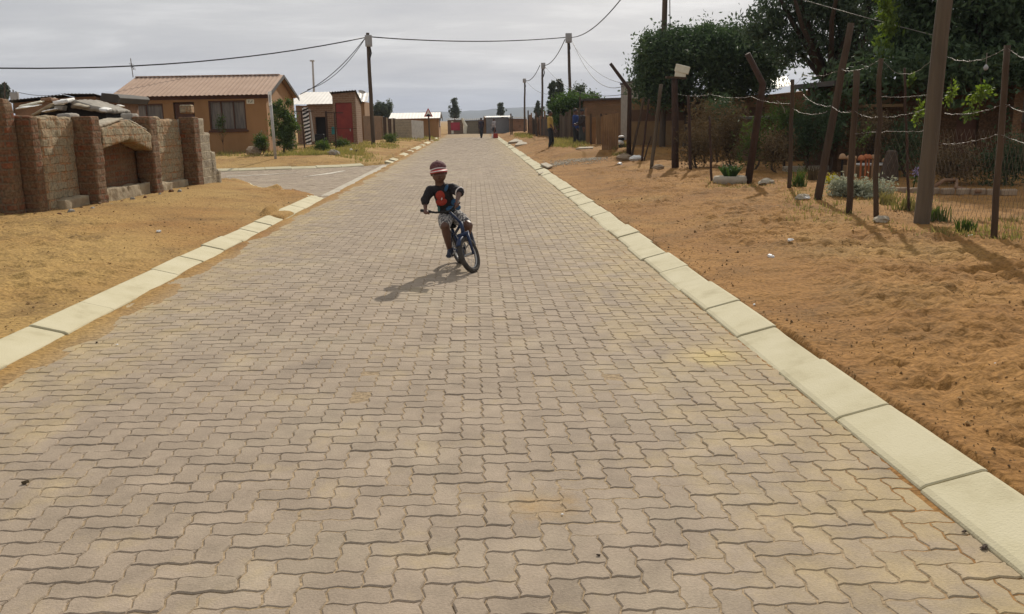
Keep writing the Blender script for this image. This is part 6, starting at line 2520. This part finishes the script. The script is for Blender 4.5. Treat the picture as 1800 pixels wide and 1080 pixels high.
boy = thing('person', Vector((-.3, 9.9, 0)), 'child in black shirt, patterned shorts and red peaked cap riding the small bicycle', 'person')
hip = at(791, 381, 9.93)
hl, hr = at(783.5, 382, 9.90), at(800.5, 379, 9.90)
chest = at(779.5, 343, 9.80)
waist = at(786, 366, 9.87)
neck = at(773, 325, 9.76)
head = at(771, 302.5, 9.70)
shl, shr = at(757, 335, 9.79), at(794, 331, 9.77)
ell_, elr = at(748, 351, 9.73), at(808, 338, 9.64)
wrl, wrr = at(747.5, 364, 9.70), at(804, 351.5, 9.49)
knl, knr = at(782, 397, 9.64), at(823.5, 397, 9.68)
anl, anr = at(790, 437, 9.80), at(821, 414, 9.86)


def hand(mb, wr, grip_c, grip_dir, out, k=1.0):
    """palm over the grip, four fingers curling round it, thumb from the side of the palm"""
    palm = grip_c + out * .016 * k
    mb.capsule(wr, palm, .021 * k, .022 * k)
    for i, (o_, ln) in enumerate(((-.024, .9), (-.008, 1.0), (.008, .97), (.024, .8))):
        b0 = palm + grip_dir * o_ * k
        dn = Vector((0, 0, -1))
        fr = (out * .6 + dn * .8).normalized()
        q1 = b0 + out * .014 * k
        q2 = q1 + fr * .022 * k * ln
        q3 = q2 + (-out * .7 + dn * .5).normalized() * .02 * k * ln
        q4 = q3 + (-out * 1.0 + Vector((0, 0, .25))).normalized() * .014 * k * ln
        mb.capsule(b0, q1, .0085 * k, .0082 * k, 7)
        mb.capsule(q1, q2, .0082 * k, .0078 * k, 7)
        mb.capsule(q2, q3, .0078 * k, .0072 * k, 7)
        mb.capsule(q3, q4, .0072 * k, .0065 * k, 7)
    t0 = palm + grip_dir * .022 * k
    t1 = t0 + grip_dir * .018 * k + Vector((0, 0, -.012)) * k
    t2 = t1 + (-out * .4 + Vector((0, 0, -1))).normalized() * .018 * k
    mb.capsule(t0, t1, .0095 * k, .009 * k, 7)
    mb.capsule(t1, t2, .009 * k, .0075 * k, 7)


body = MB()
fwd = Vector((.06, -1, -.05)).normalized()
rgt = fwd.cross(Vector((0, 0, 1))).normalized()       # the child's right: picture left
upv = rgt.cross(fwd).normalized()
tilt = Matrix.Rotation(R_(-6), 3, 'Y')
HM = tilt @ Matrix((-rgt, -fwd, upv)).transposed()


def hp_(x, y, z):                                     # head coordinates: x picture right, y back, z up
    return head + HM @ (Vector((x, y, z)) * 1.13)


HS = 1.13
body.ellipsoid(hp_(0, .012, .018), (.073 * HS, .088 * HS, .085 * HS), HM, 16, 12)
body.ellipsoid(hp_(0, -.012, -.035), (.066 * HS, .070 * HS, .064 * HS), HM, 14, 10)
body.ellipsoid(hp_(0, -.030, -.075), (.026, .026, .022), HM, 10, 8)
body.capsule(hp_(0, -.078, .004), hp_(0, -.086, -.026), .008, .012)
body.ellipsoid(hp_(0, -.082, -.030), (.019, .011, .010), HM, 8, 6)
for s_ in (-1, 1):
    body.ellipsoid(hp_(.072 * s_, .01, -.012), (.012, .02, .028), HM, 8, 6)
    body.ellipsoid(hp_(.036 * s_, -.052, -.03), (.022, .02, .02), HM, 8, 6)
body.capsule(hp_(-.018, -.073, -.052), hp_(.018, -.073, -.052), .0085, .0085)
body.capsule(head + Vector((0, .02, -.05)), neck, .048, .052)
body.capsule(neck, chest, .042, .085)
body.capsule(shl, shr, .042, .042)
body.capsule(chest, waist, .088, .082)
body.capsule(waist, hip, .08, .085)
for a, b, c, d in ((shl, ell_, wrl, gl_), (shr, elr, wrr, gr_)):
    body.capsule(a, b, .040, .032)
    body.capsule(b, c, .032, .022)
out = Vector((0, -1, .1)).normalized()
hand(body, wrl, gl_.lerp(bl, .3), (bl - gl_).normalized(), out)
hand(body, wrr, gr_.lerp(brr, .3), (brr - gr_).normalized(), out)
for h_, k, a in ((hl, knl, anl), (hr, knr, anr)):
    body.capsule(h_, k, .068, .050)
    body.capsule(k, k.lerp(a, .35), .049, .049)
    body.capsule(k.lerp(a, .35), a, .049, .030)
for a, ft in ((anl, footL), (anr, footR)):
    body.capsule(a, ft + Vector((0, .02, .03)), .026, .026)
bo = body.organic('body', M['skin'], boy, voxel=.0055, it=5)
M['eye'] = mat('eye_white', (.55, .52, .48), None, 5, .3)
for s_ in (-1, 1):
    e_ = MB().ellipsoid(hp_(.027 * s_, -.074, .008), (.0105, .006, .0065), HM, 10, 6).build('eye', M['eye'], boy, smooth=True)
    MB().ellipsoid(hp_(.027 * s_, -.0785, .008), (.005, .0035, .0055), HM, 8, 6).build('iris', M['black'], e_, smooth=True)
MB().ellipsoid(hp_(0, -.0815, -.053), (.019, .0035, .004), HM, 10, 6).build('mouth', mat('lip', (.10, .035, .03), None, 5, .5), boy, smooth=True)
# cap
cap = MB()
prof = []
vs, fs = [], []
nu, nv = 24, 8
for i in range(nv + 1):
    t = i / nv * math.pi / 2
    for j in range(nu):
        a_ = 2 * math.pi * j / nu
        vs.append(hp_(.081 * math.cos(t) * math.cos(a_), .014 + .097 * math.cos(t) * math.sin(a_), .034 + .072 * math.sin(t)))
for i in range(nv):
    for j in range(nu):
        fs.append([i * nu + j, i * nu + (j + 1) % nu, (i + 1) * nu + (j + 1) % nu, (i + 1) * nu + j])
cap.add(vs, fs)
M['cap'] = mat('checked_cap', (.085, .028, .032), (.14, .065, .065), 40, .85, lo=.45, hi=.55)
co = cap.build('cap', M['cap'], boy, smooth=True)
MB().ellipsoid(hp_(0, .014, .107), (.009, .009, .005), HM, 8, 6).build('cap_button', M['cap'], co)
M['peak'] = mat('red_peak', (.50, .05, .05), None, 5, .6)
M['peakw'] = mat('white_trim', (.80, .74, .72), None, 5, .5)


def peak(r0, r1, zo, th, m, nm):
    vs, fs = [], []
    n = 16
    for k in range(n + 1):
        a_ = R_(-172 + 164 * k / n)
        for r in (r0, r1):
            e_ = (r - 0) / .06
            x = (.080 + .006 * e_) * math.cos(a_)
            y = .014 + (.094 + r * abs(math.sin(a_)) ** .8) * math.sin(a_)
            z = .036 + zo - .030 * (x / .08) ** 2 * .7 - .012 * e_ * abs(math.sin(a_))
            vs.append(hp_(x, y, z))
            vs.append(hp_(x, y, z - th))
    for k in range(n):
        i, l = 4 * k, 4 * k + 4
        fs += [[i, i + 2, l + 2, l], [i + 1, l + 1, l + 3, i + 3], [i, l, l + 1, i + 1], [i + 2, i + 3, l + 3, l + 2]]
    return MB().add(vs, fs).build(nm, m, co, smooth=False)


peak(0, .056, 0, .016, M['peak'], 'peak')
peak(.0565, .064, .002, .007, M['peakw'], 'peak_trim')
peak(-.004, .006, .014, .008, M['peakw'], 'peak_band')
# shirt
sh_ = MB()
nk = neck.lerp(chest, .12)
sh_.capsule(nk, chest, .058, .104)
sh_.capsule(shl, shr, .054, .054)
sh_.capsule(chest, waist, .106, .099)
sh_.capsule(waist, hip.lerp(waist, .25), .094, .100)
sh_.capsule(shl, ell_, .056, .051)
sh_.capsule(ell_, ell_.lerp(wrl, .25), .051, .048)
sh_.capsule(shr, elr, .056, .052)
M['shirt'] = mat('black_shirt', (.016, .015, .017), (.024, .021, .022), 10, .85, .3, 60)
so = sh_.organic('shirt', M['shirt'], boy, voxel=.007, it=4)
folds(so, .011, 16)
cf = elr.lerp(shr, .18)
dcf = (elr - shr).normalized()
cv = MB()
a1_ = dcf.cross(Vector((0, 0, 1))).normalized()
a2_ = dcf.cross(a1_)
cv.tube([elr + dcf * .004 + (a1_ * math.cos(k * math.pi / 10) + a2_ * math.sin(k * math.pi / 10)) * .0525 for k in range(20)], .007, 8, closed=True)
cv.build('sleeve_highlight', M['peakw'], so, smooth=True)  # white ring paints the sunlit highlight on the outer sleeve


def patch(px, py, Y, w, h_, rot, m, nm):
    c = at(px, py, Y)
    r = Matrix.Rotation(R_(rot), 3, 'Y')
    o = MB().ellipsoid(c, (w * mpp(Y) / 2, .02, h_ * mpp(Y) / 2), r, 14, 8).build(nm, m, so, smooth=True)
    return o


M['pr_red'] = mat('print_red', (.34, .045, .025), (.26, .03, .02), 30, .75)
M['pr_blue'] = mat('print_blue', (.035, .11, .21), (.028, .08, .16), 30, .75)
M['pr_teal'] = mat('print_teal', (.06, .15, .15), None, 30, .75)
patch(774, 344, 9.705, 17, 17, -8, M['pr_red'], 'shirt_print')
patch(776, 355, 9.715, 20, 14, -10, M['pr_red'], 'shirt_print')
patch(784.5, 331, 9.715, 6, 13, 22, M['pr_blue'], 'shirt_strap')
patch(799, 356, 9.76, 13, 13, 10, M['pr_blue'], 'shirt_print')
patch(791, 367, 9.765, 15, 10, -8, M['pr_blue'], 'shirt_print')
patch(805, 365, 9.785, 10, 10, 0, M['pr_blue'], 'shirt_print')
patch(802, 359, 9.735, 6, 6, 0, M['pr_red'], 'shirt_print')
patch(771.5, 368, 9.775, 5, 12, 0, M['pr_teal'], 'shirt_print')
patch(776.5, 350, 9.688, 2.5, 5, 15, M['peakw'], 'shirt_print')
# shorts
sh_ = MB()
sh_.capsule(hip.lerp(waist, .25), hip, .092, .098)
sh_.capsule(hl, hl.lerp(knl, .85), .086, .072)
sh_.capsule(hr, hr.lerp(knr, .72), .086, .072)
M['shorts'] = mat('patterned_shorts', (.44, .41, .37), (.06, .055, .06), 46, .85, lo=.46, hi=.54, detail=2)
folds(sh_.organic('shorts', M['shorts'], boy, voxel=.007, it=4), .011, 15)
# shoes
M['shoe'] = mat('navy_shoe', (.03, .035, .055), None, 8, .6)
M['sole'] = mat('grey_sole', (.30, .29, .27), None, 8, .7)
for ft, dv in ((footL, Vector((-.10, -.97, -.12)).normalized()), (footR, Vector((.30, -.72, -.62)).normalized())):
    s_ = MB()
    heel = ft - dv * .07 + Vector((0, 0, .035))
    toe = ft + dv * .075 + Vector((0, 0, .022))
    s_.capsule(heel, toe, .034, .028)
    s_.capsule(heel + Vector((0, 0, .02)), ft + Vector((0, 0, .035)), .033, .03)
    so_ = s_.organic('shoe', M['shoe'], boy, voxel=.006, it=3)
    sd2 = dv.cross(Vector((0, 0, 1))).normalized()
    nz_ = sd2.cross(dv).normalized()
    mt = Matrix((dv, sd2, nz_)).transposed()
    MB().ellipsoid(ft + nz_ * .004, (.108, .037, .012), mt, 16, 6).build('sole', M['sole'], so_, smooth=True)


# ------------------------------------------------------------------ people further up the street
def person(px, py, Y, hpx, face, label, tops, legs, hair=None, pose=None, skirt=False, coat=False, shoes=None, hat=None, sleeves=1.0, held=None):
    """standing figure: face = heading angle (0 = towards the camera, 90 = picture right)"""
    pt = at(px, py, Y)
    z = pt.z
    hh = hpx * mpp(Y)
    org = Vector((pt.x, pt.y, z))
    t = thing('person', org, label, 'person')
    a_ = R_(face)
    fw = Vector((math.sin(a_), -math.cos(a_), 0))
    rt = Vector((-fw.y, fw.x, 0)) * -1
    po = dict(armL=((.115, .0, .63), (.12, .03, .47)), armR=((-.115, .0, .63), (-.12, .03, .47)), legL=(.06, .0), legR=(-.06, .0), lean=0.0, headup=0.0)
    po.update(pose or {})

    def J(x, y, zz_):                                   # x to the figure's left, y forward, fractions of height
        return org + (rt * -x + fw * (y + po['lean'] * zz_) + Vector((0, 0, zz_))) * hh
    s_ = hh
    Mx = Matrix((-rt, -fw, Vector((0, 0, 1)))).transposed() @ Matrix.Rotation(po['headup'], 3, 'X')
    b = MB()
    hd = J(0, .012, .93)
    b.ellipsoid(hd + Mx @ Vector((0, .01 * s_, .008 * s_)), (.046 * s_, .056 * s_, .06 * s_), Mx, 12, 10)
    b.ellipsoid(hd + Mx @ Vector((0, -.012 * s_, -.028 * s_)), (.036 * s_, .042 * s_, .042 * s_), Mx, 10, 8)
    b.ellipsoid(hd + Mx @ Vector((0, -.056 * s_, -.01 * s_)), (.009 * s_, .012 * s_, .014 * s_), Mx, 8, 6)
    for q in (-1, 1):
        b.ellipsoid(hd + Mx @ Vector((.047 * q * s_, .004 * s_, -.006 * s_)), (.007 * s_, .013 * s_, .018 * s_), Mx, 8, 6)
    b.capsule(hd - Vector((0, 0, .03 * s_)), J(0, 0, .83), .028 * s_, .03 * s_)
    b.capsule(J(-.075, 0, .80), J(.075, 0, .80), .04 * s_, .04 * s_)
    b.capsule(J(0, 0, .77), J(0, 0, .63), .073 * s_, .066 * s_)
    b.capsule(J(0, 0, .63), J(0, 0, .53), .066 * s_, .075 * s_)
    hands = []
    for sd_, key in ((1, 'armL'), (-1, 'armR')):
        e_, w_ = po[key]
        S, E_, W_ = J(.105 * sd_, 0, .80), J(*e_), J(*w_)
        b.capsule(S, E_, .030 * s_, .023 * s_)
        b.capsule(E_, W_, .023 * s_, .015 * s_)
        d = (W_ - E_).normalized()
        hn = W_ + d * .035 * s_
        b.capsule(W_, hn, .016 * s_, .017 * s_)
        sv = d.cross(fw)
        sv = sv.normalized() if sv.length > .1 else rt
        for i, ln in enumerate((.85, 1, .95, .75)):
            o_ = sv * (i - 1.5) * .0095 * s_
            k1 = hn + o_ + d * .026 * s_ * ln + fw * .004 * s_
            k2 = k1 + (d + fw * .5).normalized() * .024 * s_ * ln
            b.capsule(hn + o_ * .8, k1, .0058 * s_, .0055 * s_, 6)
            b.capsule(k1, k2, .0055 * s_, .0045 * s_, 6)
        b.capsule(W_ + d * .012 * s_ + fw * .012 * s_, W_ + d * .04 * s_ + fw * .028 * s_, .0065 * s_, .0055 * s_, 6)
        hands.append(hn)
    for sd_, key in ((1, 'legL'), (-1, 'legR')):
        x, y = po[key]
        Hq, K_, A_ = J(.05 * sd_, 0, .50), J(.052 * sd_ * .9 + x * .1, y * .5 + .012, .28), J(x, y, .045)
        b.capsule(Hq, K_, .052 * s_, .035 * s_)
        b.capsule(K_, K_.lerp(A_, .35), .034 * s_, .035 * s_)
        b.capsule(K_.lerp(A_, .35), A_, .035 * s_, .021 * s_)
        b.capsule(A_ - fw * .015 * s_ - Vector((0, 0, .02 * s_)), A_ + fw * .07 * s_ - Vector((0, 0, .028 * s_)), .022 * s_, .016 * s_)
    b.organic('body', M['skin'], t, voxel=.0062 * s_, it=4)
    # shirt or jacket
    c = MB()
    c.capsule(J(-.078, 0, .80), J(.078, 0, .80), .047 * s_, .047 * s_)
    c.capsule(J(0, 0, .77), J(0, 0, .63), .082 * s_, .078 * s_)
    c.capsule(J(0, 0, .63), J(0, 0, .53 if not coat else .5), .078 * s_, .088 * s_)
    for sd_, key in ((1, 'armL'), (-1, 'armR')):
        e_, w_ = po[key]
        S, E_, W_ = J(.105 * sd_, 0, .80), J(*e_), J(*w_)
        if sleeves <= .5:
            c.capsule(S, S.lerp(E_, .8), .04 * s_, .036 * s_)
        else:
            c.capsule(S, E_, .039 * s_, .033 * s_)
            c.capsule(E_, E_.lerp(W_, .9), .033 * s_, .026 * s_)
    folds(c.organic('jacket' if sleeves > .5 else 'shirt', tops, t, voxel=.0085 * s_, it=4), .02, 9)
    c = MB()
    c.capsule(J(0, 0, .55), J(0, 0, .50), .083 * s_, .086 * s_)
    if coat:
        c.capsule(J(0, 0, .5), J(0, 0, .12), .09 * s_, .105 * s_)
        nm = 'robe'
    elif skirt:
        c.capsule(J(0, 0, .5), J(0, 0, .36), .09 * s_, .10 * s_)
        nm = 'skirt'
    else:
        nm = 'trousers'
        for sd_, key in ((1, 'legL'), (-1, 'legR')):
            x, y = po[key]
            Hq, K_, A_ = J(.05 * sd_, 0, .50), J(.052 * sd_ * .9 + x * .1, y * .5 + .012, .28), J(x, y, .06)
            c.capsule(Hq, K_, .062 * s_, .046 * s_)
            c.capsule(K_, A_, .046 * s_, .036 * s_)
    folds(c.organic(nm, legs, t, voxel=.0085 * s_, it=4), .02, 8)
    for sd_, key in ((1, 'legL'), (-1, 'legR')):
        x, y = po[key]
        A_ = J(x, y, .03)
        q = MB()
        q.capsule(A_ - fw * .02 * s_, A_ + fw * .085 * s_ - Vector((0, 0, .008 * s_)), .026 * s_, .021 * s_)
        q.organic('shoe', shoes or M['rubber'], t, voxel=.007 * s_, it=2)
    if hat is not None:
        q = MB().lathe(hd + Vector((0, 0, .012 * s_)), [(.052 * s_, .0), (.056 * s_, .015 * s_), (.05 * s_, .045 * s_), (.03 * s_, .062 * s_), (.004 * s_, .066 * s_)], 16)
        q.build('hat', hat, t, smooth=True)
    else:
        q = MB().ellipsoid(hd + Mx @ Vector((0, .016 * s_, .018 * s_)), (.05 * s_, .056 * s_, .058 * s_), Mx, 14, 10)
        q.build('hair', hair or M['black'], t, smooth=True)
    return t, J, hands


M['yellow'] = mat('yellow_shirt', (.44, .30, .085), (.37, .25, .07), 6, .85)
M['trouser_dark'] = mat('dark_trousers', (.035, .038, .043), (.024, .026, .028), 8, .9)
M['blue_jacket'] = mat('blue_jacket', (.03, .06, .19), (.025, .045, .13), 8, .85)
M['robe'] = mat('grey_green_robe', (.055, .062, .06), (.036, .042, .04), 5, .9)
M['robe_top'] = mat('dark_brown_top', (.045, .035, .032), None, 5, .9)
M['pale_top'] = mat('pale_grey_top', (.38, .35, .35), (.30, .27, .27), 7, .9)
M['dark_coat'] = mat('dark_jacket', (.03, .032, .045), (.05, .025, .028), 3, .9)
person(969, 262.5, 41.0, 66, 78, 'man in a yellow t-shirt and dark trousers standing on the earth bank looking up', M['yellow'], M['trouser_dark'], sleeves=.45,
       pose=dict(headup=R_(-10), lean=-.03, armL=((.12, .03, .64), (.11, .12, .50)), armR=((-.12, .02, .63), (-.10, .10, .48)), legL=(.05, .04), legR=(-.05, -.03)))
person(1012, 259, 42.2, 65, 60, 'person in a blue jacket and dark trousers standing by the tallest pole', M['blue_jacket'], M['trouser_dark'],
       pose=dict(armL=((.12, .05, .64), (.05, .17, .60)), armR=((-.13, .0, .63), (-.12, .08, .49)), legL=(.05, .05), legR=(-.055, -.02)))
person(1024, 259.5, 41.2, 65, -70, 'person in a long grey green robe and brown hat by the plank gate', M['robe_top'], M['robe'], coat=True, hat=M['trouser_dark'],
       pose=dict(armL=((.12, .05, .64), (.06, .18, .60)), armR=((-.12, .05, .64), (-.04, .19, .62))))
person(846.5, 243.2, 76.0, 34.5, 200, 'slim person in dark clothes standing on the far end of the street', M['dark_coat'], M['trouser_dark'],
       pose=dict(legL=(.02, .0), legR=(-.015, .02), armL=((.13, .0, .64), (.125, .03, .50)), armR=((-.13, .0, .64), (-.125, .03, .5))))
_, J_, hn_ = person(869, 243.2, 77.0, 34, -55, 'woman in a pale top and dark skirt at the far street end', M['pale_top'], M['trouser_dark'], skirt=True,
                    pose=dict(armL=((.12, .08, .66), (.1, .22, .66)), armR=((-.13, .0, .63), (-.13, .06, .47)), legL=(.06, .1), legR=(-.05, -.05)))
p = at(871, 239, 76.6)
rb_ = thing('shopping_bag', p, 'red bag at the legs of the woman in the pale top', 'bag')
MB().box(p, (.46, .22, .40), None, .8).build('bag_body', M['pr_red'], rb_, bevel=.04)
MB().tube([p + Vector((-.12, 0, .2)), p + Vector((-.08, 0, .42)), p + Vector((.08, 0, .42)), p + Vector((.12, 0, .2))], .012, 6).build('handle', M['pr_red'], rb_)
p = at(866, 239.5, 76.6)
rb_ = thing('shopping_bag', p, 'white bag left of the red bag at the legs of the woman', 'bag')
MB().box(p, (.22, .16, .36), None, .75).build('bag_body', M['litter'], rb_, bevel=.03)
MB().tube([p + Vector((-.06, 0, .18)), p + Vector((-.04, 0, .36)), p + Vector((.04, 0, .36)), p + Vector((.06, 0, .18))], .01, 6).build('handle', M['litter'], rb_)

# ------------------------------------------------------------------ hills and air
def ridge(name, Y, prof, seed, dep=900):
    pts = []
    vs, fs = [], []
    n = 220
    for k in range(n + 1):
        px = -900 + (2900) * k / n
        top = np.interp(px, [a for a, b in prof], [b for a, b in prof])
        q = at(px, top, Y)
        zt = q.z + float(fbm(np.array([px * .02]), np.array([seed]), seed, 4)[0]) * 5
        for j in range(7):
            t = j / 6
            yy = Y - dep * (1 - t) + float(vnoise(np.array([px * .02 + j]), np.array([j * 2.3]), seed)[0]) * 60
            zz_ = zt * (t ** 1.3) + (float(vnoise(np.array([px * .035]), np.array([j * 1.7]), seed + 2)[0]) - .5) * 8 * t * (1 - t) * 4 - .5
            vs.append((q.x * yy / Y, yy, zz_))
    for k in range(n):
        for j in range(6):
            i = k * 7 + j
            fs.append([i, i + 7, i + 8, i + 1])
    o = MB().add(vs, fs).build(name, M['hill'], smooth=True)
    return tag(o, kind='structure')


ridge('hills', 2600, [(-900, 232), (300, 216), (640, 201), (700, 198), (760, 195.5), (800, 196), (850, 192), (900, 189), (950, 186), (1000, 181), (1060, 180), (1200, 183), (2000, 180)], 5)

hz = bpy.data.materials.new('haze')
hz.use_nodes = True
t = hz.node_tree
for n_ in list(t.nodes):
    t.nodes.remove(n_)
o_ = t.nodes.new('ShaderNodeOutputMaterial')
v_ = t.nodes.new('ShaderNodeVolumePrincipled')
v_.inputs['Color'].default_value = (.70, .80, 1.0, 1)
v_.inputs['Density'].default_value = .00024
v_.inputs['Anisotropy'].default_value = 0.0
t.links.new(v_.outputs[0], o_.inputs['Volume'])
ho = MB().bb((-4500, -600, -2.5), (4500, 4400, 110)).build('haze', hz)
tag(ho, kind='stuff')
